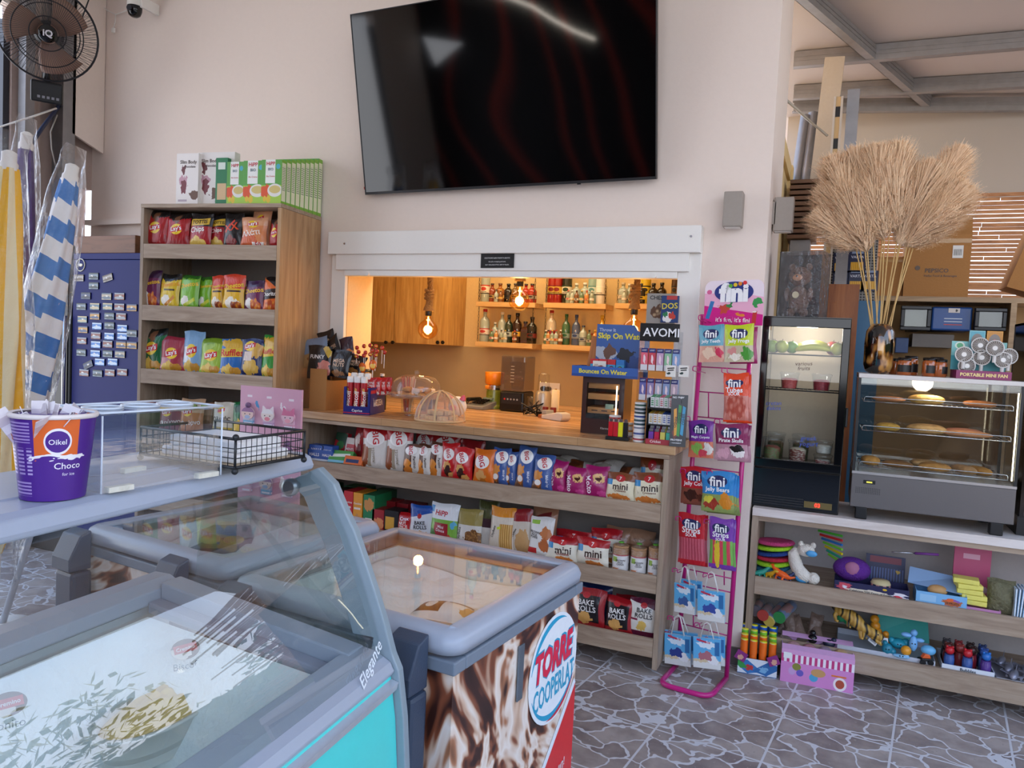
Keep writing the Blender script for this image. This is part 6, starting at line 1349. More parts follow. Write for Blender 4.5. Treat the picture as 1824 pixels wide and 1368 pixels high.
def hook(x,y,L=.10):
    p=rhit(x,y); q=p+RN*L; s=Vector((.012,0,0))
    MB().tube(roundpath([p-s,q-s+Vector((0,0,.01)),q-s+Vector((0,0,.03)),q+s+Vector((0,0,.03)),q+s+Vector((0,0,.01)),p+s],.008,3),.0022,6).build('hook',PINK,rk)
for x,y in ((1262,575),(1312,578),(1252,664),(1303,667),(1238,751),(1290,756),(1230,842),(1277,846),(1222,925),(1272,930),(1216,1015),(1270,1024),(1208,1098),(1255,1110)): hook(x,y)
# header card
a=rhit(1253,580,.005); b=rhit(1358,580,.005); t_=rhit(1310,500,.005)
yaw_=math.atan2(b.y-a.y,b.x-a.x); w_=(b-a).length; h_=t_.z-a.z
poly=[(-w_/2,0),(w_/2,0)]+[(w_/2-.035+.035*math.cos(R(k)),h_-.035+.035*math.sin(R(k))) for k in range(0,91,15)]+[(-w_/2+.035+.035*math.cos(R(k)),h_-.035+.035*math.sin(R(k))) for k in range(90,181,15)]
hd=MB().prism(poly,0,.004).build('header_card',art('#EFB2CC',[('r',0,.72,1,1,'#F2E2EA'),('t',.85,.82,.4,.16,-14,'#F2E2EA'),('t',.3,.16,.7,.22,-12,'#D62088'),('r',0,0,1,.22,'#D62088'),('e',.08,.75,.045,.05,'#E26A9A'),('b',.36,.38,.09,.12,'#C94A3A'),('b',.42,.45,.08,.05,'#3E8A4A'),('b',.62,.26,.07,.05,'#E28A3A'),('b',.88,.5,.08,.08,'#3E9A52'),('t',.86,.18,.035,.14,-4,'#C93A3A'),('e',.86,.30,.035,.02,'#F2E6DC'),('t',.1,.35,.035,.2,-12,'#3A7AB8')],.3),rk,tuple((a+b)/2),(R(-2),R(-1.5),yaw_))
MB().prism(ell(0,h_*.74,w_*.33,h_*.23)[:-1],-.002,-.0003).build('logo_oval',ink('#26347E'),hd)
letter('fini',ink('#F5F3F5'),hd,(0,h_*.73),width=w_*.5,off=.0035,bold=.06)
for k,c in enumerate(('#5FAE3A','#E9C32A','#E8872A','#DA2E34')): MB().prism(ell(-.015+.022*k,h_*(.875+.02*k),.009,.009)[:-1],-.0045,-.0025).build('logo_dot',ink(c),hd)
letter("it's fun, it's fini",ink('#F5EDF2'),hd,(0,h_*.12),width=w_*.58,off=.002,rot=R(-2))
def hangbag(label,x0,yt,x1,yb,ds,off=.09,n=1,group='gummy sweets bags on the rack'):
    for k in range(n):
        o_=off-.022*k; c=rhit((x0+x1)/2,(yt+yb)/2,o_); l=rhit(x0,yb,o_); r_=rhit(x1,yb,o_); t_=rhit((x0+x1)/2,yt,o_); b=rhit((x0+x1)/2,yb,o_)
        w_=(r_-l).length; h_=(t_-b).length
        o=pouch('gummy_bag',w_,h_,.02,ds,None,int(x0+yt)+k,text=(k==0)); o.location=(b.x+.012*k,b.y,b.z-.004*k); 
        o.rotation_euler=(0,math.atan2(t_.x-b.x,t_.z-b.z)+R(.0),yaw_)
        tag(o,label if k==0 else label+', %s one behind'%('first','second','third')[k-1],'sweets bag',group)
hangbag('blue gummy teeth bag at the top left of the sweets rack',1244,579,1290,645,'fini_teeth')
hangbag('lime green gummy frogs bag at the top right of the sweets rack',1290,578,1343,645,'fini_frogs',.095)
hangbag('magenta sweets bag hanging behind the lime frogs bag',1300,582,1349,648,'molto',.04)
hangbag('orange red sour tubes bag on the second row of the sweets rack',1288,665,1334,752,'fini_tubes',.09,2)
hangbag('purple gummy carpets bag on the third row of the sweets rack',1226,749,1271,815,'fini_carpets')
hangbag('maroon gummy skulls bag on the third row of the sweets rack',1273,755,1333,820,'fini_pirate',.095,2)
hangbag('red gummy cola bag on the fourth row of the sweets rack',1212,832,1262,898,'fini_cola',.08,2)
hangbag('blue gummy bears bag on the fourth row of the sweets rack',1249,840,1308,912,'fini_bears',.10,3)
hangbag('red sour strips bag on the fifth row of the sweets rack',1208,915,1256,1004,'fini_strips_red',.085,2)
hangbag('purple rainbow sour strips bag on the fifth row of the sweets rack',1263,923,1306,1012,'fini_strips_purple',.09,2)
def giftbag(label,x0,yt,x1,yb,hy,off,k=0):
    l=rhit(x0,yb,off); r_=rhit(x1,yb,off); t_=rhit((x0+x1)/2,yt,off); b=rhit((x0+x1)/2,yb,off); hp=rhit((x0+x1)/2-2,hy,off)
    w_=(r_-l).length; h_=(t_-b).length
    o=thing('gift_bag',label,'gift bag',tuple(b),0,'small souvenir paper bags'); o.rotation_euler=(0,math.atan2(t_.x-b.x,t_.z-b.z),yaw_+R(3*k))
    q=MB().box(-w_/2,-.006,0,w_/2,.006,h_,1,front=0).build('paper_bag',[art('#5FB0E0',[('r',0,0,1,.22,'#E2E2DE'),('b',.5,.26,.5,.08,'#D9C6A0'),('b',.72,.28,.2,.14,'#EDEDEE'),('b',.45,.42,.24,.16,['#3E5F9A','#B5707A','#3A4FA0','#2A3F8A'][k%4]),('b',.5,.78,.36,.1,'#DDEBF5'),('r',.78,.45,.95,.9,'#2F6FA8'),('t',.3,.9,.18,.03,-12,'#C93A5A')],.4),ink('#A8CDE6')],o)
    letter('Greece',ink('#C9304A'),q,(-.012,h_*.9),width=w_*.45,rot=R(-10),surf=lambda x,z:-.006)
    hh_=(hp.z-t_.z)
    for y in (-.005,.005): MB().tube([(-w_*.25,y,h_-.004),(-w_*.10,y,h_+hh_*.9),(0,y,h_+hh_),(w_*.10,y,h_+hh_*.9),(w_*.25,y,h_-.004)],.0018,6).build('handle',WHITE,o)
for i,(L,x0,yt,x1,yb,hy,off) in enumerate((
 ('blue souvenir paper bag at the left of the sixth rack row',1202,1040,1238,1092,1008,.09),
 ('blue souvenir paper bag behind the left one of the sixth rack row',1214,1033,1250,1088,1006,.05),
 ('blue souvenir bag with a bicycle picture on the sixth rack row',1244,1052,1290,1106,1018,.09),
 ('blue souvenir bag with a boat crest at the left of the bottom rack row',1186,1130,1229,1184,1095,.09),
 ('blue souvenir bag behind the left one of the bottom rack row',1178,1124,1240,1180,1095,.055),
 ('blue souvenir bag with a dark crest at the right of the bottom rack row',1237,1136,1282,1190,1108,.09),
 ('pale souvenir bag behind the right one of the bottom rack row',1252,1132,1290,1184,1106,.05))): giftbag(L,x0,yt,x1,yb,hy,off,i)
# ================================================================ countertop fridge
FY=3.80; fx0,fx1=-.328,.060; fz0=UZ+.001; fz1=aY(1362,562,FY).z; fd=.38
fr=thing('display_fridge','black countertop display fridge with fruit and salad pots','fridge',((fx0+fx1)/2,FY,fz0)); fw2=(fx1-fx0)/2; fh=fz1-fz0
gz0=.235; gz1=fh-.05
mb=MB(); mb.box(-fw2,.03,0,fw2,fd,gz0-.03); mb.box(-fw2,.03,gz0-.03,-fw2+.02,fd,fh-.03); mb.box(fw2-.02,.03,gz0-.03,fw2,fd,fh-.03); mb.box(-fw2,.03,fh-.03,fw2,fd,fh); mb.build('cabinet',GLOSSBLACK,fr)
MB().box(-fw2+.021,fd-.02,gz0-.03,fw2-.021,fd-.001,fh-.031).build('back_wall',mat('fridge_inner','#B9A894',.6),fr)
mb=MB(); mb.box(-fw2,0,gz0-.04,fw2,.029,gz0); mb.box(-fw2,0,gz1,fw2,.029,fh-.005); mb.box(-fw2,0,gz0,-fw2+.03,.029,gz1); mb.box(fw2-.035,0,gz0,fw2,.029,gz1); mb.build('door_frame',GLOSSBLACK,fr,bevel=.003)
MB().box(-fw2+.03,.008,gz0,fw2-.035,.013,gz1).build('door_glass',GLASS,fr)
MB().box(fw2,.005,gz0+.18,fw2+.012,.03,gz0+.27).build('door_handle',BLACK,fr,bevel=.004)
MB().box(-fw2,.003,.0,fw2,.0295,gz0-.045).build('lower_panel',GLOSSBLACK,fr,bevel=.004)
mb=MB(); [mb.box(-fw2+.01,-.001,.018+.012*k,fw2*.2,.003,.022+.012*k) for k in range(4)]; mb.build('vent_slots',mat('vent_dark','#1E1E22',.5),fr)
mb=MB(); mb.box(fw2*.22,-.002,.02,fw2*.85,.0028,.05); mb.build('control_panel',mat('gold_panel','#6A5A2A',.4),fr); letter('03',mat('red_led','#FF3020',.5,emit='#FF3020',es=2.5),fr,(fw2*.52,.036),width=.024,surf=lambda x,z:-.003)
shz=[aY(1430,632,FY+.02).z-fz0,aY(1420,695,FY+.02).z-fz0-.003]
for z in shz:
    mb=MB(); mb.tube([(-fw2+.022,.04,z),(fw2-.022,.04,z)],.003,6); mb.tube([(-fw2+.022,.3,z),(fw2-.022,.3,z)],.003,6)
    [mb.tube([(-fw2+.03+.02*k,.04,z),(-fw2+.03+.02*k,.3,z)],.0015,4) for k in range(int((2*fw2-.05)/.02))]; mb.build('wire_shelf',BLACK,fr)
l=bpy.data.lights.new('fridge_light','POINT'); l.energy=2.2; l.color=(1,.93,.82); l.shadow_soft_size=.05; lo=bpy.data.objects.new('fridge_light',l); COL.objects.link(lo); lo.parent=fr; lo.location=(0,.16,fh-.06)
FR=fr.location
def fruit(label,cat,px_,r,col,row,sq=(1,1,1),name='apple',y=.10,stem=True,bumpy=.0):
    p=aY(px_,600,FY+y); z=fz0+shz[row]+.004+r*sq[2]
    o=thing(name,label,cat,(p.x,FY+y,z),0,'fruit in the fridge')
    MB().lathe([(r*max(.02,math.sin(math.pi*i/14))*(1-.06*math.cos(math.pi*i/14*1)),-r*math.cos(math.pi*i/14)*(.92 if i in(0,14) else 1)) for i in range(15)],20,0,Matrix.Diagonal((*sq,1))).build('flesh',mat('fruit_'+col,col,.4,var=.15,bscale=20,bump=.05),o)
    if stem: MB().cyl((0,0,r*.85*sq[2]),(.003,0,r*1.2*sq[2]),.0018,n=6).build('stem',ink('#4A3422'),o)
fruit('green apple at the left of the fruit shelf','apple',1377,.031,'#8FA83A',0,y=.08)
fruit('yellow green apple second from the left on the fruit shelf','apple',1394,.031,'#A8AE42',0,y=.06)
fruit('dark green apple third from the left on the fruit shelf','apple',1412,.030,'#6F9A34',0,y=.09)
fruit('yellow lemon at the right end of the fruit shelf','lemon',1493,.030,'#B9B43A',0,name='lemon',y=.06)
fruit('red tomato behind the yellow lemon','tomato',1485,.034,'#B53A26',0,name='tomato',y=.16)
fruit('dark purple fruit behind the green apples','plum',1380,.032,'#5A4450',0,name='plum',y=.18)
for i in range(4):
    p=aY(1452,598,FY+.08); o=thing('banana','%s banana of the bunch on the fruit shelf'%('front','second','third','rear')[i],'banana',(p.x,FY+.07+.025*i,fz0+shz[0]+.022+.006*i),R(4*i),'bananas')
    pts=[(-.085+.17*k/10,0,-.018*math.sin(math.pi*k/10)*-1) for k in range(11)]; rs=[.006,.012,.015,.0165,.017,.017,.0165,.015,.012,.007,.004]
    MB().tube(pts,.015,10,rs=rs).build('peel',mat('banana_peel','#C2BE3A',.5,var=.2,bscale=30),o); MB().cyl(pts[-1],(.098,0,.006),.004,n=6).build('stem_tip',ink('#5A5226'),o)
def pot(label,px_,py_,w,h,y,z,c1,c2,grp,lid=True):
    p=aY(px_,py_,FY+y); o=thing('plastic_pot',label,'food pot',(p.x,FY+y,z),0,grp)
    MB().lathe([(w*.40,0),(w*.42,.003),(w*.5,h*.96),(w*.54,h*.97),(w*.54,h)],20,0,None,True,True,False).build('cup',ACRYL,o)
    m_=art(c1,[('f',.2,.5,.3,.6,c2,c1,14),('f',.7,.4,.3,.5,c1,c2,16),('b',.45,.6,.1,.1,'#E6E0D8')],.5)
    MB().lathe([(w*.38,.004),(w*.44,h*.66),(w*.3,h*.74),(.001,h*.76)],20).build('filling',m_,o)
    if lid: MB().lathe([(w*.55,h+.001),(w*.55,h+.006),(w*.5,h+.010),(.001,h+.010)],20).build('lid',ACRYL,o)
pot('left pot of cut watermelon on the middle fridge shelf',1406,680,.085,.072,.10,fz0+shz[1]+.004,'#A8303A','#C95A50','fruit pots')
pot('right pot of cut watermelon on the middle fridge shelf',1463,685,.085,.072,.09,fz0+shz[1]+.004,'#B5323C','#8E2430','fruit pots')
bz_=fz0+gz0-.029
pot('large salad pot at the left of the fridge floor',1377,770,.088,.115,.085,bz_,'#8A4A3A','#6F7A4A','salad pots')
pot('large salad pot in the middle of the fridge floor',1423,770,.088,.115,.085,bz_,'#C9BCA8','#7A3A30','salad pots')
pot('pot of yogurt and berries at the right of the fridge floor, lower one',1468,785,.080,.055,.08,bz_,'#D9CFC4','#8A3A3A','yogurt pots')
pot('pot of white yogurt at the right of the fridge floor, upper one',1470,760,.080,.055,.085,bz_+.068,'#E2DED6','#C6BEB2','yogurt pots')
pot('salad pot in the back row at the left of the fridge floor',1385,745,.085,.13,.22,bz_,'#8A6A4A','#5F6A3A','salad pots')
pot('salad pot in the back row in the middle of the fridge floor',1430,745,.085,.13,.22,bz_,'#8A6A4A','#5F6A3A','salad pots')
BI=ink('#2A4FB0')
for t_,x,y,w_,c in (('cretan\ndakos',1378,723,.07,BI),('various\nfruits',1432,652,.075,ink('#4A2A24')),('greek\nyogurt',1440,787,.085,BI)):
    p=aY(x,y,FY+.006); letter(t_,c,fr,(p.x-FR.x,p.z-FR.z),width=w_,surf=lambda x,z:.0075,rot=R(4),shear=.2,bold=0)
# boxed bear on top of the fridge (plain brown bear)
bx=thing('gift_box','tall clear fronted black gift box on top of the fridge','gift box',(aY(1420,560,3.92).x,3.90,fz1+.001),R(-14))
bw,bh2,bd=.20,.32,.15
mb=MB(); mb.box(-bw/2,bd-.003,0,bw/2,bd,bh2); mb.box(-bw/2,0,0,-bw/2+.003,bd-.003,bh2); mb.box(-bw/2+.003,0,0,bw/2,bd-.003,.003); mb.build('black_card',BLACK,bx)
mb=MB(); mb.box(-bw/2+.003,0,.003,bw/2,.001,bh2); mb.box(bw/2-.001,.001,.003,bw/2,bd-.003,bh2); mb.box(-bw/2+.003,.001,bh2-.001,bw/2-.001,bd-.003,bh2); mb.build('clear_window',WRAP,bx)
FUR=mat('brown_plush','#6A4E3E',.95,bump=1,bscale=90,var=.25)
br=thing('plush_bear','plain brown plush bear inside the clear gift box on the fridge','soft toy',(bx.location.x+.02*0,bx.location.y+.07,fz1+.006),R(-14))
mb=MB(); mb.ball((0,0,.085),.05,18,12,0,None,(1,.85,1.35)); mb.ball((0,0,.20),.05,18,12,0,None,(1.1,.9,.95))
for s3 in(-1,1): mb.ball((s3*.04,0,.245),.017,10,8); mb.ball((s3*.055,-.01,.11),.018,10,8,0,None,(.8,.8,1.9)); mb.ball((s3*.03,-.012,.022),.024,10,8,0,None,(.9,1.1,.95))
mb.build('body',FUR,br)
MB().ball((0,-.042,.19),.02,14,10,0,None,(1.2,.5,.8)).build('muzzle',mat('tan_plush','#C9936E',.9),br)
for s3 in(-1,1): MB().ball((s3*.018,-.044,.212),.0045,8,6).build('eye',BLACK,br)
MB().ball((0,-.053,.196),.005,8,6).build('nose',BLACK,br)
MB().cyl((0,-.058,.105),(0,-.055,.105),.016,n=16).build('round_tag',ink('#D9CFA8'),br)
# ================================================================ heated pastry case
PY=3.78; px0,px1=.105,.748; pz0=UZ+.001
pc=thing('pastry_case','glass pastry display case with steel base and three wire shelves','display case',((px0+px1)/2,PY,pz0)); pw=(px1-px0)/2
sz0=.055; sz1=aY(1660,852,PY).z-pz0; pt_=aY(1670,672,PY).z-pz0
PD=.38
SS=mat('brushed_steel','#6F6B6A',.35,.75,bump=.04,bscale=300)
for x in (-pw+.03,pw-.08):
    for y in (.03,PD-.07): MB().cbox((x+.02,y,sz0/2),(.05,.05,sz0-.001)).build('foot',BLACK,pc,bevel=.004)
MB().box(-pw,0,sz0,pw,PD,sz1-.012).build('steel_base',SS,pc,bevel=.003)
MB().box(-pw,-.004,sz1-.0115,pw,PD,sz1).build('base_trim',mat('bright_trim','#B9B4B0',.25,.6),pc)
MB().box(-pw+.05,-.003,sz1-.055,-pw+.10,-.0003,sz1-.038).build('switch',BLACK,pc,bevel=.002); MB().box(-pw+.063,-.0045,sz1-.050,-pw+.087,-.0031,sz1-.043).build('switch_light',mat('green_light','#C9C24A',.4,emit='#C9C24A',es=.6),pc)
mb=MB(); [mb.box(-pw+.02+.0075*i,-.0012,sz1-.10+.006*k,-pw+.024+.0075*i,-.0003,sz1-.0975+.006*k) for i in range(14) for k in range(5)]; mb.build('vent_holes',ink('#151515'),pc)
for x in (-pw,pw-.012):
    for y in (.0,PD-.012): MB().box(x,y,sz1,x+.012,y+.012,pt_-.02).build('corner_post',BLACK,pc)
MB().box(-pw,-.006,pt_-.02,pw,PD,pt_).build('top_panel',mat('case_top','#D9D2CB',.3),pc,bevel=.002)
MB().box(-pw+.012,.002,sz1,pw-.012,.006,pt_-.021).build('front_glass',GLASS,pc); MB().box(-pw+.002,.012,sz1,-pw+.006,PD-.012,pt_-.021).build('side_glass',GLASS,pc); MB().box(pw-.006,.012,sz1,pw-.002,PD-.012,pt_-.021).build('side_glass',GLASS,pc)
MB().box(-pw+.012,PD-.008,sz1,pw-.012,PD-.004,pt_-.021).build('rear_glass',glass('rear_glass',(.8,.78,.74)),pc)
MB().box(pw-.02,.015,sz1+.02,pw-.015,.02,pt_-.05).build('light_tube',mat('led_strip','#FFF6E0',.4,emit='#FFF0D0',es=3),pc)
l=bpy.data.lights.new('case_light','POINT'); l.energy=1.3; l.color=(1,.86,.68); l.shadow_soft_size=.05; lo=bpy.data.objects.new('case_light',l); COL.objects.link(lo); lo.parent=pc; lo.location=(0,.1,pt_-.04)
PZ=[aY(1650,y,PY+.03).z-pz0 for y in (820,775,722)]; PZ[0]=sz1+.02
for z in PZ:
    mb=MB(); W2=pw-.03
    for q in ((-W2,.03,W2,.03),(-W2,PD-.05,W2,PD-.05),(-W2,.03,-W2,PD-.05),(W2,.03,W2,PD-.05)): mb.tube([(q[0],q[1],z),(q[2],q[3],z)],.0025,6)
    [mb.tube([(-W2+.02*k,.03,z),(-W2+.02*k,PD-.05,z)],.0013,4) for k in range(int(2*W2/.02))]
    mb.tube(roundpath([Vector((-W2,.03,z)),Vector((-W2,.03,z+.022)),Vector((W2,.03,z+.022)),Vector((W2,.03,z))],.01,3),.002,6)
    mb.build('wire_shelf',CHROME,pc)
CR='#C99A58'
def bread(label,px_,w,d,h,row,c1,c2,y=.10,rot=0,name='pastry',seed=1,cat='pastry',dz=0):
    p=aY(px_,780,PY+y); rnd=random.Random(seed); ph=rnd.random()*6
    mb=MB()
    def f(u,v):
        a=2*math.pi*u; t_=math.pi*v; e=.75
        x=w/2*math.copysign(abs(math.sin(t_)*math.cos(a))**e,math.cos(a)); yy=d/2*math.copysign(abs(math.sin(t_)*math.sin(a))**e,math.sin(a)); z=-math.cos(t_)*h/2
        k=1+.05*math.sin(5*a+ph)*math.sin(t_)
        return (x*k,yy*k,max(z,-h*.42)+h*.42)
    mb.grid(f,26,14); o=mb.build(name,mat('crust_'+c1+c2,c1,.65,bump=.7,bscale=45,var=.3),None,(p.x,PY+y,pz0+PZ[row]+.0035+dz),(0,0,R(rot)))
    s=MB(); 
    def g(u,v): X=w*.38*(2*u-1); Y2=d*.2*(2*v-1)+.005*math.sin(9*u); r2=min(1,abs(2*u-1)**2+abs(2*v-1)**2*.3); return (X,Y2,h*.42+h/2*math.sqrt(max(0,1-((X/(w/2))**2+(Y2/(d/2))**2)))**.9*.97+.0015)
    return tag(o,label,cat,'pastries in the glass case')
bread('thick pale cheese pie on the top wire shelf',1646,.15,.12,.045,2,'#C9A055','a',y=.12,seed=2)
bread('flat ham pastry at the left of the top wire shelf',1577,.14,.12,.025,2,'#B5764A','b',y=.12,seed=3)
bread('low golden pie at the right of the top wire shelf',1740,.13,.12,.03,2,'#B9743F','c',y=.15,seed=4)
bread('striped yellow pastry at the left of the middle shelf',1580,.10,.10,.038,1,'#BF9440','d',y=.09,seed=5)
bread('long pale pie in the middle of the middle shelf',1650,.16,.12,.045,1,'#CFA063','e',y=.11,seed=6)
bread('long flat baguette slice at the right of the middle shelf',1722,.19,.09,.028,1,'#C6875A','f',y=.09,rot=-6,seed=7)
bread('pinkish flat pastry behind the baguette slice on the middle shelf',1715,.15,.09,.03,1,'#B5755A','g',y=.20,seed=8)
bread('small rolled pastry at the left of the bottom shelf',1553,.075,.11,.045,0,'#C48B42','h',y=.10,rot=12,seed=9)
bread('seeded dark roll second on the bottom shelf',1602,.13,.09,.032,0,'#8E6236','i',y=.10,seed=10)
bread('flaky folded pie in the middle of the bottom shelf',1668,.13,.11,.04,0,'#B98342','j',y=.10,seed=11)
bread('long bread roll, left of the pair at the right of the bottom shelf',1722,.06,.14,.04,0,'#B08456','k',y=.11,rot=28,seed=12)
bread('long bread roll, right of the pair at the right of the bottom shelf',1748,.06,.14,.04,0,'#A8742E','l',y=.11,rot=28,seed=13)
bread('second flaky pie behind the folded one on the bottom shelf',1650,.12,.10,.035,0,'#C49A66','m',y=.22,seed=14)
# items on the pastry case
CT=pz0+pt_+.001
vz=thing('tortoiseshell_vase','glossy tortoiseshell glass vase holding the pampas grass','vase',(aY(1566,620,3.90).x,3.90,CT))
vm_,nt,p=newmat('tortoiseshell_glass'); tcn=nt.nodes.new('ShaderNodeTexCoord'); mp=nt.nodes.new('ShaderNodeMapping'); mp.inputs['Scale'].default_value=(1,1,.5); nn_=nt.nodes.new('ShaderNodeTexNoise'); nn_.inputs['Scale'].default_value=26; nn_.inputs['Detail'].default_value=1.5
nt.links.new(tcn.outputs['Object'],mp.inputs[0]); nt.links.new(mp.outputs[0],nn_.inputs[0]); nt.links.new(ramp(nt,nn_.outputs['Fac'],[(.46,'#100A06'),(.52,'#5A3214'),(.58,'#B9803A'),(.7,'#D9A860')]),p.inputs['Base Color']); p.inputs['Roughness'].default_value=.05; p.inputs['Coat Weight'].default_value=1
vh=aY(1566,577,3.90).z-CT; vr=.063
MB().lathe([(vr*.55,0),(vr*.85,.010),(vr,.04),(vr*1.02,vh*.6),(vr*.95,vh*.85),(vr*.72,vh*.96),(vr*.55,vh),(vr*.5,vh),(vr*.65,vh*.94),(vr*.9,vh*.8),(vr*.9,.04),(0,.02)],36).build('body',vm_,vz)
# pampas grass
PAM=mat('pampas_plume','#FFD8B2',.95,var=.12,bscale=12); STK=mat('dry_stem','#CDA96E',.8)
def plume(label,base,tip,bend,r,seed):
    rnd=random.Random(seed); o=thing('pampas_grass',label,'pampas grass',(0,0,0),0,'pampas grass stems in the vase')
    b=Vector(base); t_=Vector(tip); L=(t_-b).length; side=Vector(bend)
    def P(s): return b+(t_-b)*s+side*math.sin(s*math.pi*.5)*s
    root=Vector((vz.location.x+rnd.uniform(-.02,.02),3.90+rnd.uniform(-.02,.02),CT+.03))
    MB().tube([root,root+(b-root)*.25+Vector((0,0,0)),root+(b-root)*.6,b,P(.3),P(.6)],.0028,6,rs=[.0032,.003,.003,.0028,.002,.001]).build('stem',STK,o)
    vs=[];fs=[]
    N=3000
    for i in range(N):
        s=rnd.random()**.85; a=rnd.random()*6.283; c=P(s); d=(P(min(1,s+.03))-P(max(0,s-.03))).normalized()
        u=d.orthogonal().normalized(); w=d.cross(u); o2=(u*math.cos(a)+w*math.sin(a))
        env=(math.sin(math.pi*min(1,.12+s*.9))**.6); ln=r*env*rnd.uniform(.75,1.15)
        tipv=c+o2*ln+d*ln*rnd.uniform(.5,1.3)-Vector((0,0,.012)); mid=c+o2*ln*.55+d*ln*.35
        # feathery barb: central ribbon with side hairs
        q=d.cross(o2).normalized()*.0024
        k=len(vs); vs+=[c,mid-q,mid+q,tipv]; fs+=[(k,k+1,k+3,k+2)]
        for j in range(3):
            h0=c+(tipv-c)*rnd.uniform(.35,.95); h1=h0+Vector((rnd.gauss(0,1),rnd.gauss(0,1),rnd.gauss(0,1)+.5)).normalized()*rnd.uniform(.008,.02); q2=q*.45
            k=len(vs); vs+=[h0-q2,h0+q2,h1]; fs+=[(k,k+1,k+2)]
    mb=MB(); mb.v=vs; mb.f=fs; mb.mi=[0]*len(fs); mb.sm=[False]*len(fs); mb.uv=[None]*len(fs)
    x=mb.build('plume',PAM,o)
PL=[(1540,440,1462,330,.075,3.92),(1530,430,1480,275,.08,3.88),(1555,425,1520,262,.085,3.95),(1572,420,1560,255,.08,3.86),(1585,410,1600,252,.08,3.90),(1600,415,1575,290,.085,3.84),(1525,445,1455,375,.07,3.86),(1545,450,1500,330,.085,3.82),(1575,430,1545,320,.085,3.82),(1605,430,1662,285,.08,3.90),(1625,425,1716,258,.075,3.94),(1630,430,1722,330,.08,3.88),(1615,440,1690,370,.075,3.84),(1600,440,1650,360,.075,3.96)]
wds=('leftmost low','upper left','left of centre top','centre left','centre top','centre front','lowest left','left front','middle front','right of the gap','highest right','right edge','lower right','rear right')
for i,(bx_,by_,tx_,ty_,r,Y) in enumerate(PL):
    plume('%s pampas plume of the dried bouquet in the tortoiseshell vase'%wds[i],aY(bx_,by_,3.90),aY(tx_,ty_,Y),(0,0,0),r*1.45,40+i)
# honey jars
for i,(px_,y,h) in enumerate(((1610,3.86,.075),(1622,3.95,.085),(1655,3.86,.08),(1668,3.96,.085),(1674,3.86,.075),(1595,3.97,.07))):
    p=aY(px_,660,y); o=thing('honey_jar','%s small jar of amber honey on the pastry case'%('front left','rear left','front middle','rear right','front right','hindmost left')[i],'honey jar',(p.x,y,CT),R(20*i),'honey jars')
    MB().lathe([(.026,0),(.030,.004),(.030,h-.016),(.025,h-.008)],18).build('honey_glass',mat('amber_honey','#A8541A',.08,coat=1,var=.15,bscale=25),o)
    MB().lathe([(.0303,.014),(.0303,h*.62)],18,0,None,True,False,False,a0=R(200),a1=R(340)).build('label',mat('jar_label','#191715',.4),o)
    MB().lathe([(.028,h-.008),(.028,h+.004),(.02,h+.005)],18).build('lid',mat('jar_lid','#2A2420',.25,.6),o)
# mini fan display
mfx=aY(1752,670,3.80).x
mf=thing('mini_fan_display','teal and magenta counter box of portable mini fans','display box',(mfx,3.80,CT),R(4))
tray(mf,.21,.12,.036,[ink('#8A2A5E'),ink('#8A2A5E')]); letter('PORTABLE MINI FAN',ink('#EBD08A'),mf,(0,.018),width=.18,bold=.04)
MB().box(-.11,.105,.037,.105,.109,.165).build('back_card',art('#4FA8B0',[('r',0,.5,1,1,'#8ACBC6'),('e',.15,.85,.09,.13,'#E2EBD9'),('e',.15,.85,.06,.09,'#5FAE7A')],.4),mf)
for k in (0,1): MB().box(-.045+.068*k,.10,.11,.018+.068*k,.104,.215).build('fan_card',art(['#8FC6C9','#E2A04A'][k],[('r',.06,.04,.94,.96,['#5FA8B5','#C98A3A'][k]),('e',.5,.55,.36,.32,'#8A8078'),('e',.5,.55,.12,.1,'#E07A7A')],.4),mf,bevel=.002)
for i,(x,z,rx) in enumerate(((-.075,.105,0),(-.058,.055,5),(.0,.095,-6),(.075,.088,4),(.10,.105,10),(-.01,.148,0),(.042,.138,-8))):
    c_,s_=math.cos(R(4)),math.sin(R(4)); y=.03+.012*(i%3)
    o=thing('mini_fan','handheld mini fan, %s in the teal display'%('upper left','lower left','centre','right front','right rear','top left','top right')[i],'mini fan',(mfx+x*c_-y*s_,3.80+x*s_+y*c_,CT+z),R(rx),'handheld mini fans'); rr=.033
    WF=mat('fan_white','#D9D4CE',.4)
    MB().tube([(rr*math.cos(a),0,rr*math.sin(a)) for a in [k*math.pi/12 for k in range(24)]],.0028,6,closed=True).build('rim',WF,o)
    MB().cyl((0,.012,0),(0,.010,0),rr,n=24).build('back_disc',mat('fan_taupe','#8A7E72',.5),o)
    mb=MB(); [mb.tube([(.010*math.cos(a),-.004,.010*math.sin(a)),(rr*.98*math.cos(a+.35),-.001,rr*.98*math.sin(a+.35))],.0008,4) for a in [k*math.pi/11 for k in range(22)]]; mb.build('grille',WF,o)
    MB().cyl((0,-.007,0),(0,-.002,0),.010,n=16).build('hub',WHITE,o)
    MB().cyl((0,.005,-rr),(0,.005,-rr-.03),.008,n=10).build('handle',WF,o)
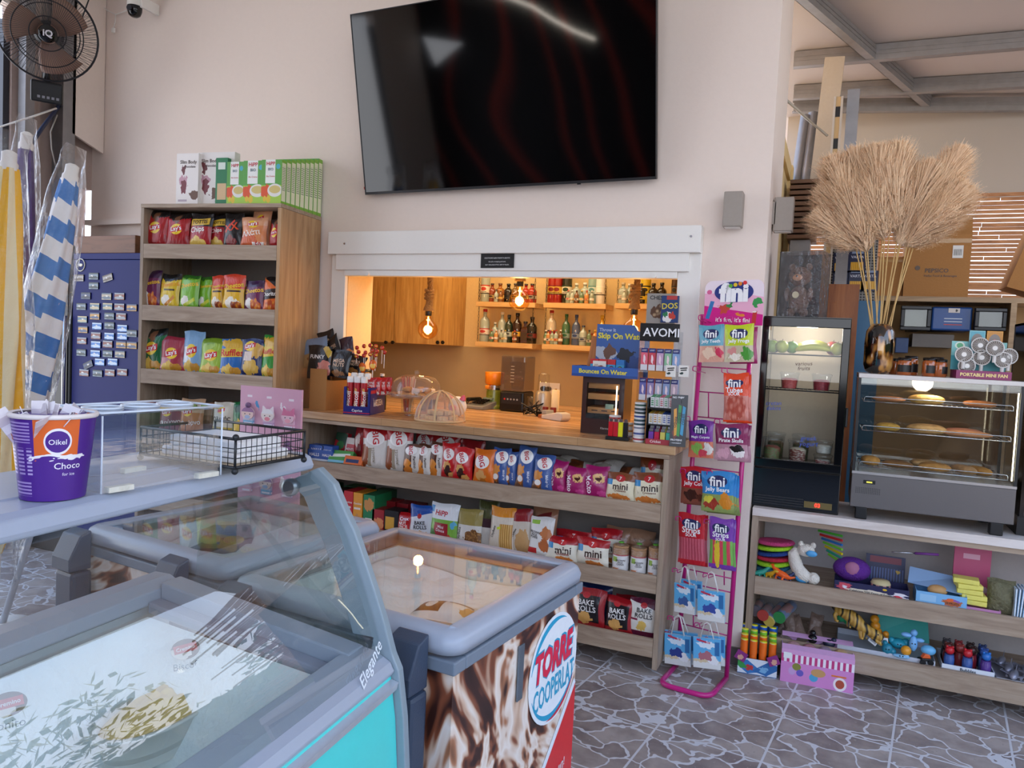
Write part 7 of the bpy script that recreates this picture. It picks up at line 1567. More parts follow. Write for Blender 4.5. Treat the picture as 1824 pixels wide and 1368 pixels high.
# black cabinet cut by the right frame edge
bc=thing('glass_fronted_cabinet','black glass fronted cabinet cut off at the right edge of the photo','cabinet',(.775,3.83,UZ+.001))
MB().box(0,.03,0,.45,.40,.085).build('base',BLACK,bc); MB().box(0,.37,.085,.45,.40,aY(1800,570,3.83).z-UZ).build('back',mat('dark_inner','#2A2622',.5),bc)
for x in (0,.435): MB().box(x,0,.085,x+.015,.37,aY(1800,570,3.83).z-UZ).build('side_post',GLOSSBLACK,bc)
MB().box(.016,.002,.085,.434,.008,aY(1800,570,3.83).z-UZ-.012).build('door_glass',glass('tinted_glass',(.6,.58,.55)),bc)
MB().box(.0,.0,aY(1800,570,3.83).z-UZ-.011,.45,.40,aY(1800,570,3.83).z-UZ).build('top',GLOSSBLACK,bc)
# ================================================================ wall fan, camera, corner studs
fc_=aY(85,60,3.05); fr_n=(CAM-fc_).normalized(); fan=thing('wall_fan','black wall fan with brown blades in a round wire cage','fan',tuple(fc_))
fan.rotation_euler=(-fr_n).to_track_quat('Y','Z').to_euler()   # local -y faces the room
FRd=.262; CAGE=mat('cage_black','#15131A',.4,.3)
mb=MB()
for rr,y in ((FRd,0),(FRd*.70,-.045),(FRd*.36,-.062)): mb.tube([(rr*math.cos(k*math.pi/24),y,rr*math.sin(k*math.pi/24)) for k in range(48)],.0032 if rr<FRd else .006,6,closed=True)
for k in range(100):
    a=k*2*math.pi/100; mb.tube([(rr*math.cos(a+off),y,rr*math.sin(a+off)) for rr,y,off in ((.055,-.068,0),(.13,-.06,.06),(.20,-.04,.12),(FRd,0,.17))],.0011,4)
mb.build('front_cage',CAGE,fan)
mb=MB()
for k in range(60):
    a=k*2*math.pi/60; mb.tube([(rr*math.cos(a),y,rr*math.sin(a)) for rr,y in ((.06,.11),(.2,.09),(FRd,.0))],.0011,4)
mb.tube([(.17*math.cos(k*math.pi/16),.095,.17*math.sin(k*math.pi/16)) for k in range(32)],.003,6,closed=True)
mb.build('rear_cage',CAGE,fan)
BLD=mat('brown_blade','#8A6A5A',.35,var=.08)
for k in range(3):
    a0=R(25+120*k); mb=MB()
    mb.grid(lambda u,v:((.05+.175*v)*math.cos(a0+(u-.35)*(1.35-.25*v)+.35*v),.035-.045*(u-.5)*(1),(.05+.175*v)*math.sin(a0+(u-.35)*(1.35-.25*v)+.35*v)),10,8)
    mb.build('blade',BLD,fan,solid=.003)
MB().lathe([(.0,.0),(.045,.002),(.05,.012),(.05,.02)],24,0,Matrix.Translation((0,-.085,0))@Matrix.Rotation(R(-90),4,'X')).build('hub_badge',GLOSSBLACK,fan)
letter('iQ',ink('#D9D6DC'),fan,(0,0),width=.05,surf=lambda x,z:-.086,bold=.03)
MB().lathe([(.06,.0),(.075,.03),(.07,.12),(.02,.14)],20,0,Matrix.Translation((0,.055,0))@Matrix.Rotation(R(-90),4,'X')).build('motor',BLACK,fan)
fb=MB().box(-.085,.08,-.40,.085,.16,-.275).build('control_box',BLACK,fan,bevel=.01)
mb=MB(); [mb.box(-.05+.025*i,.0775,-.375,-.035+.025*i,.0795,-.36) for i in range(5)]; mb.build('buttons',ink('#8A8A92'),fan)
MB().tube([(0,.12,-.1),(0,.17,-.2),(0,.14,-.3)],.022,8).build('bracket',BLACK,fan)
struct('trim_6',MB().box(-4.90,3.20,0,-4.83,3.26,H),[STEEL]); struct('trim_7',MB().box(-4.90,3.43,0,-4.80,3.52,H).box(-4.80,3.43,0,-4.797,3.45,H),[STEEL])
struct('trim_8',MB().add([(-4.80,3.50,2.78),(-4.80,3.735,2.70),(-4.80,3.735,H),(-4.80,3.50,H),(-4.82,3.50,2.78),(-4.82,3.735,2.70),(-4.82,3.735,H),(-4.82,3.50,H)],[(0,1,2,3),(7,6,5,4),(0,4,5,1),(1,5,6,2),(2,6,7,3),(3,7,4,0)]),[WALL])
def cable(name,label,pts,r,m,cat='cable'): tag(MB().tube(pts,r,6).build(name,m),label,cat)
cable('white_cable','white cable running from the window into the wall corner',[aY(-60,240,2.9),aY(0,226,2.95),aY(60,207,3.1),aY(100,193,3.3)],.006,WHITE)
cable('blue_conduit','dark blue conduit with paint blotches slanting across the steel studs',[aY(52,262,3.0),aY(75,228,3.2),aY(100,196,3.38),(-4.86,3.46,2.98)],.012,mat('navy_conduit','#1E2A48',.5))
cable('grey_cable','thin grey cable looping down beside the steel stud',[aY(102,205,3.35),aY(90,235,3.3),aY(92,265,3.3),aY(100,300,3.35)],.004,mat('grey_cable','#A9A29A',.5))
cable('black_cable','thin black cable going up from the fan cage',[aY(147,30,3.25),aY(158,0,3.3),aY(164,-30,3.35)],.004,BLACK)
# camera
c=aY(240,12,3.60); sc_=thing('security_camera','white and black dome security camera high on the wall','camera',(c.x,c.y,c.z))
MB().lathe([(.0,.075),(.035,.07),(.046,.05),(.047,.0)],22).build('housing',WHITE,sc_)
MB().lathe([(.046,-.001),(.045,-.03),(.036,-.055),(.02,-.066),(0,-.068)],22).build('camera_ball',GLOSSBLACK,sc_)
MB().cyl((.01,-.052,-.025),(.008,-.045,-.025),.018,n=18).build('lens',mat('lens_black','#22242C',.1),sc_)
MB().box(.045,.0,-.01,.065,.139,.06).build('wall_arm',WHITE,sc_,bevel=.004)
cable('camera_cable','thin white cable draped along the wall to the security camera',[aY(168,-5,3.73),aY(190,18,3.72),aY(206,26,3.72),aY(228,18,3.70)],.003,WHITE); cable('camera_plug','white cable end with a plug hanging below the camera cable',[aY(206,26,3.715),aY(205,40,3.715),aY(202,50,3.715)],.003,WHITE,'cable')
MB().box(0,0,0,.001,.001,.001) 
p=aY(202,54,3.715); MB().cbox(tuple(p),(.02,.015,.03)).build('plug_body',WHITE,bpy.data.objects['camera_plug'])
# ================================================================ blue fridge with magnets
bf=thing('blue_fridge','tall navy blue drinks fridge covered with souvenir magnets','fridge',(-4.235,3.28,0),R(0)); BFY=3.28
a=aY(131,446,BFY); b=aY(239,456,BFY); bl0=a.x-bf.location.x; bl1=b.x-bf.location.x; bfh=(a.z+b.z)/2
NAVY=mat('navy_enamel','#09145F',.5,spec=.25,var=.03)
MB().box(bl0,.0,.06,bl1+.06,.035,bfh-.04).build('door',NAVY,bf,bevel=.006); MB().box(bl0,.037,.04,bl1+.06,.40,bfh).build('body',NAVY,bf,bevel=.006)
MB().box(bl0+.02,.05,0,bl1+.04,.38,.039).build('plinth',BLACK,bf); MB().box(bl0,.0,bfh-.038,bl1+.06,.036,bfh).build('top_trim',NAVY,bf,bevel=.004)
lg=aY(144,472,BFY-.001); mb=MB(); mb.tube([(lg.x-bf.location.x+.038*math.cos(t_*math.pi/12),-.002,lg.z+.038*math.sin(t_*math.pi/12)) for t_ in range(24)],.004,6,closed=True); mb.ball((lg.x-bf.location.x,-.002,lg.z),.02,12,8,0,None,(1,.15,.5)); mb.build('round_emblem',mat('emblem_silver','#B9B4A4',.35,.5),bf)
MAG=[(141,495,0),(167,492,1),(192,495,8),(167,509,1),(153,527,2),(190,528,3),(213,528,4),(145,546,1),(169,546,5),(192,546,5),(213,547,4),(235,548,6),(147,569,5),(169,563,6),(195,563,1),(216,564,4),(148,587,6),(173,581,7),(195,580,1),(218,585,7),(146,607,4),(171,598,4),(195,599,7),(218,599,7),(235,594,1),(171,614,7),(192,613,4),(216,614,6),(235,615,6),(145,628,1),(170,630,7),(192,630,1),(214,631,3),(157,650,-10),(178,645,7),(201,645,7),(150,664,4),(174,665,1),(196,664,4),(218,663,4)]
MC=[('#A9A29A','#6A5A4A'),('#7A8A94','#2E3A3A'),('#3A4A6A','#1E2A3A'),('#B5A58A','#5A6A7A'),('#8A4A3A','#9AA0A6'),('#5A7A8A','#C9B58A'),('#C9964A','#4A5A7A'),('#3A7ABF','#C9D9E6')]
MR={}
rw_=('top','upper','middle','lower','bottom'); clw=('far left','left','right','far right')
for i,(x,y,k) in enumerate(MAG):
    k2=abs(k)%8; p=aY(x,y,BFY-.004)
    o=MB().box(-.042,-.006,-.021,.042,0,.021,1,front=0).build('fridge_magnet',[art(MC[k2][0],[('b',.5,.3,.5,.2,MC[k2][1]),('r',0,.8,1,1,MC[k2][1]),('b',.3+.05*(i%7),.55,.12,.12,'#D9D2C6')],.3),BLACK],None,(p.x,BFY-.0005,p.z),(0,R(0 if k not in(8,-10) else (-14 if k==8 else -22)),0),bevel=.001)
    row=min(range(10),key=lambda j:abs((494,509,527,546,566,585,600,614,629,656)[j]-y)); MR.setdefault(row,[]).append(i)
    tag(o,'%s photo magnet, %s in magnet row %s on the blue fridge'%(('greyish','slate','dark blue','tan','red brown','steel blue','orange','bright blue')[k2],('first','second','third','fourth','fifth','sixth','seventh')[len(MR[row])-1],('one','two','three','four','five','six','seven','eight','nine','ten')[row]),'magnet','souvenir magnets on the blue fridge')
# things beside / above the blue fridge
o=MB().box(-4.55,3.30,bfh+.02,-3.95,3.62,bfh+.13).build('wooden_crate',wood('dark_crate','#7A5034','#5A3822'),None,bevel=.004); tag(o,'brown wooden crate standing behind on top of the blue fridge','crate'); o.location.z=-.0185
dk=thing('dark_gap_block','added black block filling the dark opening behind the wrapped umbrellas','fridge',(-4.78,3.285,0)); dx=aY(127,600,3.285).x+4.78  # block added to stand in for the dark opening beside the blue fridge
MB().box(-.12,0,0,dx,.35,2.0).build('body',mat('matt_black','#121214',.6),dk,bevel=.01); MB().box(-.10,-.006,.3,dx-.03,-.001,1.9).build('gloss_face',GLOSSBLACK,dk)
MB().tube([(dx-.02,-.03,.5),(dx-.02,-.035,1.2),(dx-.02,-.03,1.55)],.012,8).build('door_handle',CHROME,dk)
# ================================================================ wrapped beach umbrellas
def umbrella(label,top,bot,r,c1,c2,band,Y0,Y1,seed,pole=True):
    t_=aY(*top,Y0); b=aY(*bot,Y1); d=(t_-b).normalized(); b=b-d*((b.z-.42)/d.z) if b.z>.42 else b
    L=(t_-b).length; q=d.to_track_quat('Z','Y')
    o=thing('beach_umbrella',label,'beach umbrella',tuple(b),0,None); o.rotation_euler=q.to_euler()
    rnd=random.Random(seed)
    m_,nt,p=newmat('canopy_%s'%seed); tcn=nt.nodes.new('ShaderNodeTexCoord'); sp=nt.nodes.new('ShaderNodeSeparateXYZ'); nt.links.new(tcn.outputs['UV'],sp.inputs[0])
    def M_(op,a,b_):
        n=nt.nodes.new('ShaderNodeMath'); n.operation=op
        for i,x in enumerate((a,b_)):
            if isinstance(x,(int,float)): n.inputs[i].default_value=x
            else: nt.links.new(x,n.inputs[i])
        return n.outputs[0]
    u,v=sp.outputs[0],sp.outputs[1]
    if band=='bands': f=M_('LESS_THAN',M_('FRACT',M_('ADD',M_('MULTIPLY',v,9.5),M_('MULTIPLY',M_('FRACT',M_('MULTIPLY',u,5),0),.16)),0),.5)
    else: f=M_('LESS_THAN',M_('FRACT',M_('ADD',M_('MULTIPLY',u,5),M_('MULTIPLY',v,1.6)),0),.5)
    mx=nt.nodes.new('ShaderNodeMix'); mx.data_type='RGBA'; nt.links.new(f,mx.inputs[0]); mx.inputs[6].default_value=(*hexc(c2),1); mx.inputs[7].default_value=(*hexc(c1),1); nt.links.new(mx.outputs[2],p.inputs['Base Color']); p.inputs['Roughness'].default_value=.7
    def f2(u,v):
        a=2*math.pi*u+v*1.8; rr=r*(.30+.70*min(1,(1-v)*2.2+.08)**.8)*(1+.13*math.cos(5*(2*math.pi*u))+.05*math.sin(9*v+seed))*(1 if v>.08 else .55+5*v)
        return (rr*math.cos(a),rr*math.sin(a),L*.06+L*.90*v)
    mb=MB(); mb.grid(f2,50,40); mb.build('canopy',m_,o)
    MB().cyl((0,0,-.42/max(.3,d.z)+.02),(0,0,L*.1),.014,n=12).build('pole',WHITE,o)
    MB().lathe([(.034,L*.955),(.034,L*.97),(.028,L*.975),(.028,L*.995),(.012,L)],14).build('top_cap',WHITE,o)
    def f3(u,v):
        a=2*math.pi*u; z=-.02+(L+.10)*v; e=min(1,(1-v)*9)**.5; k=1.25+.12*math.sin(3*a+7*v)+.06*math.sin(7*a-11*v)
        rr=r*k*(.45+.55*min(1,(1-v)*1.8+.25)); return (rr*math.cos(a)*(1+.25*(v>.97)),rr*math.sin(a)*(e*.9+.1),z)
    mb=MB(); mb.grid(f3,36,46); mb.build('plastic_sleeve',WRAP,o)
    return o
umbrella('blue and white striped beach umbrella folded in a plastic sleeve',(130,292),(28,800),.085,'#2E78C4','#EDEDEE','bands',2.35,2.25,11)
umbrella('yellow and cream beach umbrella folded in plastic at the left edge',(17,268),(-12,860),.085,'#F7B900','#F5E2B0','spiral',2.0,2.0,12)
umbrella('dark purple beach umbrella in plastic behind the yellow one',(48,235),(6,860),.075,'#3A1A62','#45207A','spiral',2.62,2.58,13)
# ================================================================ pink pin board
Yb=2.86; p0=aY(429,686,Yb); p1=aY(538,686,Yb); pb=thing('pin_board','pink card board hung with cartoon animal hair clip packs','display board',((p0.x+p1.x)/2,Yb,0),R(0)); pw2=(p1.x-p0.x)/2; pz=p0.z; pbz=pz-.72
MB().box(-pw2,0,pbz,pw2,.012,pz).build('board',art('#DDA9BE',[('r',0,0,1,1,'#DDA9C0'),('b',.28,.885,.05,.02,'#4F97C9'),('b',.7,.52,.05,.02,'#4F97C9'),('b',.3,.2,.05,.02,'#4F97C9'),('r',.12,.925,.20,.94,'#F2E6EC'),('r',.44,.925,.52,.94,'#F2E6EC'),('r',.8,.92,.88,.935,'#F2E6EC'),('b',.7,.86,.06,.02,'#F5EAF0')],.4),pb)
MB().box(-.02,.013,0,.02,.03,pbz+.3).build('easel_leg',WHITE,pb); MB().box(-.14,-.1,0,.14,.14,.012).build('base',WHITE,pb) 
for r_ in range(4):
    for k in range(3):
        x=(-.66+.66*k)*pw2*1.0; z=pz-.145-.165*r_; kind=(k+r_)%3
        o=thing('hair_clip_pack','%s animal hair clip pack, %s of three in row %s of the pink board'%(('blue hatted','white fox','pink unicorn')[kind] if r_<3 else ('grey','white','rosy')[kind],('left','middle','right')[k],('one','two','three','four')[r_]),'hair clips',(pb.location.x+x,Yb-.013,z),0,'hair clip packs on the pink board')
        bc_=['#7FB4D6','#C9A6C9','#E2A6BC'][kind]
        MB().box(-.030,0,-.045,.030,.012,.0).build('card',art(bc_,[('r',.1,.1,.9,.3,'#E9E2F0'),('s',0,.5,1,1,8,0,'#EED9E6')],.4),o)
        hdp=[(.038*math.cos(a)*(1+.0),.012+.030*math.sin(a)) for a in [i*math.pi/12 for i in range(24)]]
        MB().prism(hdp,-.006,.004).build('head',art(['#E9C9C0','#F0E2DC','#EDC6D2'][kind],[('r',0,.62,1,1,['#9A6A9A','#F2EEF0','#D97A9E'][kind]),('e',.3,.45,.05,.05,'#4A3A42'),('e',.7,.45,.05,.05,'#4A3A42'),('e',.5,.2,.22,.16,['#A9B9DA','#E58A9A','#F2A9B9'][kind])],.35),o)
        if kind!=0:
            for s3 in(-1,1): MB().prism([(s3*.034,.022),(s3*.012,.040),(s3*.030,.056)],-.005,.003).build('ear',ink('#F2E6E9' if kind==1 else '#D97A9E'),o)
        else: MB().ball((.0,-.002,.052),.014,10,8).build('pompom',ink('#7A5A7E'),o)
# ================================================================ on top of the ice cream display
SZ=1.2525
a=aZ(180,880,SZ); b=aZ(393,846,SZ); ax=thing('acrylic_cone_holder','clear acrylic box with three round cone holes on the display shelf','cone holder',tuple(a)); d=(b-a); L=d.length; ax.rotation_euler=(0,0,math.atan2(d.y,d.x)); hz=.115; dp_=.13
def sheet(n,*q): return MB().box(*q).build(n,ACRYL,ax)
sheet('front_panel',0,0,0,L,.004,hz); sheet('rear_panel',0,dp_,0,L,dp_+.004,hz); sheet('end_panel',0,.004,0,.004,dp_,hz); sheet('end_panel',L-.004,.004,0,L,dp_,hz)
mb=MB(); mb.box(0,0,hz,L,dp_+.004,hz+.004); mb.build('top_panel',ACRYL,ax)
mb=MB(); EDG=mat('acrylic_edge','#D5DDE6',.2)
for q in ((0,0,L,0),(0,dp_+.004,L,dp_+.004),(0,0,0,dp_),(L,0,L,dp_)): mb.tube([(q[0],q[1],hz+.004),(q[2],q[3],hz+.004)],.0018,5)
for x_ in (0,L): mb.tube([(x_,0,0),(x_,0,hz)],.0016,5)
mb.build('edge_line',EDG,ax)
for k in range(3): 
    cx_=L*(.2+.3*k); MB().tube([(cx_+.028*math.cos(t_*math.pi/12),.066+.028*math.sin(t_*math.pi/12),hz+.0055) for t_ in range(24)],.002,5,closed=True).build('hole_rim',EDG,ax)
for x_,y_ in ((.01,0),(L*.78,0),(.01,dp_-.008),(L*.55,dp_-.008)): MB().box(x_,y_-.004,.0,x_+.04,y_+.009,.008).build('glue_tab',mat('glue_white','#DAD6C6',.6,bump=.5),ax)
# purple tub
q=aZ(101,884,SZ); cp=thing('ice_cream_tub','purple and orange paper ice cream tub filled with wrapped straws','tub',(q.x-.008,q.y-.0,SZ),R(44))
k_=.1335/.13; r0,r1,hh=.041,.0535,.117
MB().lathe([(r0,0),(r0+.0005,.003),(r1,hh)],48,0,None,True).build('cup',art('#4B1C86',[('r',.70,.48,.88,1,'#E0641E'),('b',.79,.50,.10,.05,'#F2EDF2'),('b',.79,.45,.10,.06,'#4B1C86'),('e',.795,.72,.055,.16,'#F0E9EE'),('e',.795,.72,.048,.13,'#4B1C86'),('s',.56,.70,.685,.95,26,1,'#A58CC4'),('s',.55,.30,.59,.64,22,1,'#B5A0D0'),('s',.61,.30,.65,.64,22,1,'#A58CC4'),('s',.665,.30,.69,.64,22,1,'#B5A0D0'),('s',.57,.06,.68,.24,24,1,'#A58CC4')],.35),cp)
MB().lathe([(r1-.003,hh-.002),(r1+.002,hh-.002),(r1+.0035,hh+.002),(r1+.001,hh+.005),(r1-.003,hh+.003)],48,0,None,True,False,False).build('rolled_rim',mat('paper_rim','#EDE2DC',.6),cp)
def cyl_letter(t_,ang,z,h,m,w=None,rot=0):
    rr=r0+(r1-r0)*z/hh+.0007
    vs,fs,(a_,b_,c_,d_)=textmesh(t_,0,.01,0,1.0); s_=(w/(b_-a_)) if w else h/(d_-c_); out=[]
    for v in vs:
        x=(v[0]-(a_+b_)/2)*s_; y=(v[1]-(c_+d_)/2)*s_; zz=z+y; r2=r0+(r1-r0)*zz/hh+.0009; an=ang+x/rr; out.append((r2*math.cos(an),r2*math.sin(an),zz))
    MB().add(out,fs).build('lettering',m,cp)
AL=R(-118); WH=ink('#DCD0E8')
cyl_letter('Choco',R(-75)+.30,.050,.01,ink('#EFE6F2'),.034); cyl_letter('for ice',R(-75)+.33,.038,.004,WH,.016); cyl_letter('Oikel',R(-74),.084,.01,ink('#EDE6F2'),.022)
rnd=random.Random(5)
for i in range(16):
    a_=rnd.random()*6.28; x=.025*rnd.random()*math.cos(a_)-.012; y=.025*math.sin(a_); MB().box(-.011,-.0006,0,.011,.0006,.07).build('wrapped_straw',art('#DDD4D6',[('s',0,0,1,1,3,1,'#C6B8BE'),('b',.5,.4,.4,.1,'#B5705A')],.25,coat=.5),cp,(x,y,.066),(R(rnd.uniform(-38,38)),R(rnd.uniform(-35,30)),a_))
# wire tray with napkins
a=aZ(418,846,SZ); b=aZ(541,824,SZ); c=aZ(327,812,SZ); wt2=thing('wire_napkin_tray','black wire basket of white napkins at the end of the display shelf','tray',tuple(a)); ux=(b-a); Lx=ux.length; uy=(c-a); Ly=min(.25,uy.length); wt2.rotation_euler=(0,0,math.atan2(ux.y,ux.x))
th_=.012; hz=.062; BW=mat('black_wire','#17181B',.4)
mb=MB(); Lx_=Lx
cr=[(0,0),(Lx,0),(Lx,Ly),(0,Ly)]
mb.tube([(x_,y_,th_) for x_,y_ in cr],.003,6,closed=True); mb.tube([(0,0,hz),(Lx,0,hz)],.0026,6); mb.tube([(0,0,hz),(0,Ly,hz)],.0026,6); mb.tube([(0,Ly,hz),(Lx*.6,Ly,hz)],.0026,6); mb.tube([(Lx,0,hz),(Lx,Ly,hz)],.0026,6)
for x_,y_ in cr: mb.tube([(x_,y_,th_),(x_,y_,hz)],.0024,6)
n=14
for k in range(1,n):
    mb.tube([(Lx*k/n,0,th_),(Lx*k/n,0,hz)],.0009,4); mb.tube([(Lx*k/n,Ly,th_),(Lx*k/n,Ly,hz if k<9 else th_+.01)],.0009,4)
    mb.tube([(0,Ly*k/n,th_),(0,Ly*k/n,hz)],.0009,4); mb.tube([(Lx,Ly*k/n,th_),(Lx,Ly*k/n,hz)],.0009,4)
for z in (.028,.045): mb.tube([(x_,y_,z) for x_,y_ in cr],.0009,4,closed=True)
mb.build('wire_frame',BW,wt2); MB().box(.001,.001,th_-.003,Lx-.001,Ly-.001,th_+.001).build('base_board',wood('light_base','#C9B597','#B5A080'),wt2)
for x_,y_ in cr: MB().ball((x_,y_,.006),.006,10,8).build('ball_foot',BW,wt2)
MB().ball((0,0,hz+.003),.006,10,8).build('corner_ball',BW,wt2)
ca,sa=math.cos(wt2.rotation_euler.z),math.sin(wt2.rotation_euler.z)
def wl(x_,y_,z): return (a.x+x_*ca-y_*sa,a.y+x_*sa+y_*ca,SZ+z)
for k,(x_,y_,w_,d_,z,h_) in enumerate(((.02,.02,Lx-.04,Ly-.05,.0135,.016),(.035,.03,Lx-.06,Ly-.07,.030,.020))):
    o=MB().box(0,0,0,w_,d_,h_).build('napkin_stack',mat('napkin_white','#F2F0EE',.9,bump=.3,bscale=60),None,wl(x_,y_,z),(0,0,wt2.rotation_euler.z+R(2*k)),bevel=.004,seg=3); tag(o,('lower stack of white napkins in the wire basket','upper stack of white napkins in the wire basket')[k],'napkins','napkin stacks')
# ================================================================ inside the ice cream display
def inE(x,y,z): v=EO+EX_*x+EYv*y; return (v.x,v.y,z+.02)
CARAM=mat('caramel_icecream','#EDBE62',.5,bump=1,bscale=18,var=.25)
p_=aZ(285,1268,.74); lo_=toE(p_)
tb=thing('caramel_tub','white ice cream tray heaped with caramel ice cream in the curved display','ice cream tray',inE(lo_.x,lo_.y,.655),EY+R(0))
mb=MB(); 
def tubf(u,v): return None
TW2=mat('tub_white','#E9E6DF',.4)
mb.lathe([(.085,0),(.10,.07),(.108,.07),(.108,.075),(.098,.075),(.09,.02),(0,.02)],32,0,Matrix.Diagonal((.75,1.35,1,1))); mb.build('tray',TW2,tb)
mb=MB(); mb.grid(lambda u,v:(.073*v*math.cos(6.2832*u),.130*v*math.sin(6.2832*u),.064+.04*(1-v*v)+.010*math.sin(5*v*3)*math.sin(6.2832*2*u)*(1-v)),40,12); mb.build('ice_cream',CARAM,tb)

for px_,py_,t_,lab in ((330,1165,'Biscoff','round red ice cream label above the writing on the far well wall'),(14,1265,'bonito','round red ice cream label at the left edge of the well')):
    q=aZ(px_,py_,.84); lo_=toE(q); o=thing('flavour_label',lab,'label',inE(max(-.31,lo_.x),lo_.y,.83),EY,'flavour labels in the display'); o.rotation_euler=(R(-25),0,R(60))
    MB().prism(ell(0,0,.028,.02,24)[:-1],-.001,.0).build('disc',art('#4A2A20',[('b',.3,.3,.4,.3,'#E2D2C6'),('t',.5,.55,.4,.2,6,'#C4202E')],.3),o); letter('Cremino',ink('#F2E6E6'),o,(0,.002),width=.036,rot=R(6),off=.002); letter(t_,ink('#4A6A7A'),o,(0,-.032),width=.05,off=.001,bold=0)
q=aZ(415,1262,.76); lo_=toE(q); o=thing('price_card','small white printed price card on a wooden stick in the curved display','price card',inE(lo_.x,lo_.y,.72),R(20)); o.rotation_euler=(R(-50),0,R(28)); MB().box(-.045,0,.02,.045,.001,.045).build('card',ink('#D5D8DC'),o); MB().box(-.036,-.001,.030,.036,-.0003,.036).build('printed_line',ink('#5A5F6A'),o); MB().box(.02,.001,-.03,.03,.003,.03).build('stick',wood('lolly_stick','#D9B68A','#C9A272'),o)
# white stand pole with oval foot
q=aZ(4,1105,.03); sp_=thing('white_floor_stand','white metal pole with a round foot behind the display','stand',(q.x+.0,q.y,0)); t2=aY(44,985,q.y)
MB().tube([(0,0,.012),(t2.x-q.x,0,t2.z),((t2.x-q.x)*1.6,0,t2.z*1.6)],.016,10).build('pole',mat('cool_white','#B9C0CC',.4),sp_); MB().lathe([(0,0),(.13,0),(.13,.012),(.02,.02)],30).build('foot',WHITE,sp_)
# ================================================================ toys on the shelf unit
A0,A1=US[0]+.001,US[1]+.001
def up_(x,dy): return aY(x,1000,UF+dy).x
def blob(name,label,cat,loc,parts,m,group=None,rz=0,kids=()):
    """one body made of balls (x,y,z,r,sx,sy,sz)"""
    o=thing(name,label,cat,loc,rz,group); mb=MB()
    for q in parts: mb.ball(q[:3],q[3],14,9,0,None,q[4:7] if len(q)>4 else (1,1,1))
    mb.build('body',m,o)
    for n,pp,mm in kids:
        mb=MB(); [mb.ball(q[:3],q[3],10,7,0,None,q[4:7] if len(q)>4 else (1,1,1)) for q in pp]; mb.build(n,mm,o)
    return o
# mesh hoops
for i,(c,n) in enumerate((('#1E5F7A','teal'),('#9FDB1E','lower lime green'),('#C41E3A','crimson'),('#1A3F8A','blue'),('#A5E01E','upper lime green'),('#D0407A','pink'))):
    x=up_(1377,.09)+.004*(i%2); o=MB().lathe([(.0,.0),(.07,.004),(.088,.010),(.092,.016),(.086,.024),(.06,.024),(0,.018)],30,0,Matrix.Diagonal((1.0,.85,1,1))).build('mesh_hoop',mat('net_'+c,c,.7,bump=1,bscale=160,var=.3),None,(x,UF+.115,A0+.033+.024*i),(R(8-2*i),R(-9+3*(i%3)),0)); tag(o,'%s mesh fabric hoop in the stack at the left of the toy shelf'%n,'mesh hoop','mesh fabric hoops')
tb_=MB().box(-.085,0,0,.085,.12,.07).build('storage_box',mat('white_card','#D9D6D2',.6),None,(up_(1377,.09),UF+.07,A0),bevel=.003); tb_.scale=(1,1,.42); tag(tb_,'white card box under the stack of mesh hoops','box')
def dino(name,label,px_,dy,z,s,c,rz,cat='toy dinosaur'):
    o=thing(name,label,cat,(up_(px_,dy),UF+dy,z),R(rz),'small toy figures'); mb=MB()
    mb.tube([(-.055*s,0,.03*s),(-.035*s,0,.022*s),(-.015*s,0,.026*s),(.01*s,0,.032*s),(.025*s,0,.045*s),(.035*s,0,.055*s),(.05*s,0,.052*s)],.01*s,9,rs=[.002*s,.006*s,.013*s,.014*s,.009*s,.009*s,.005*s])
    mb.build('body',mat('toy_'+c,c,.4,bump=.3,bscale=120),o)
    for x,y in ((-.012,.01),(-.012,-.01),(.012,.01),(.012,-.01)): MB().tube([(x*s,y*s,.024*s),(x*s+.004*s,y*1.2*s,.010*s),(x*s+.008*s,y*1.2*s,.002*s)],.0045*s,6).build('leg',mat('toy_'+c,c,.4),o)
    return o
for q in (('toy_dinosaur','small teal toy dinosaur at the left end of the toy shelf',1357,.035,A0,1.0,'#1F8A78',20),('toy_dinosaur','small yellow toy dinosaur beside the teal one',1372,.04,A0,.9,'#D9A21E',-25),('toy_dinosaur','bright orange toy dinosaur in front of the mesh hoops',1393,.032,A0,1.25,'#F2641E',160),('toy_dinosaur','navy and orange toy dinosaur beside the white plush',1404,.03,A0,.9,'#2A3560',20)): dino(*q)
x=up_(1432,.05); WP=mat('white_plush','#ECE4D6',.95,bump=1,bscale=110)
pl_=thing('plush_dog','white plush dog curled over the shelf lip with light blue glasses','soft toy',(x,UF+.055,A0)); pl_.scale=(.9,.9,.85); mb=MB()
mb.tube([(-.035,.02,.19),(-.055,.015,.16),(-.045,.01,.12),(-.03,0,.085),(.0,-.005,.05),(.03,-.005,.035)],.03,14,rs=[.02,.03,.034,.034,.036,.03]); mb.ball((.005,.01,.19),.036,16,10,0,None,(1.25,1,1)); mb.ball((.05,-.005,.04),.034,14,10); mb.build('body',WP,pl_)
for s3 in (0,1): MB().ball((-.0+.035*s3,-.022-.012*s3,.035+.15*s3),.03 if not s3 else .022,12,8,0,None,(1.3,.35,.8)).build('blue_glasses',mat('sky_satin','#4FA3D9',.4),pl_)
for s3 in (-1,1): MB().ball((.03*s3+.01,.005,.222),.014,10,8,0,None,(1,.7,1.3)).build('ear',WP,pl_)
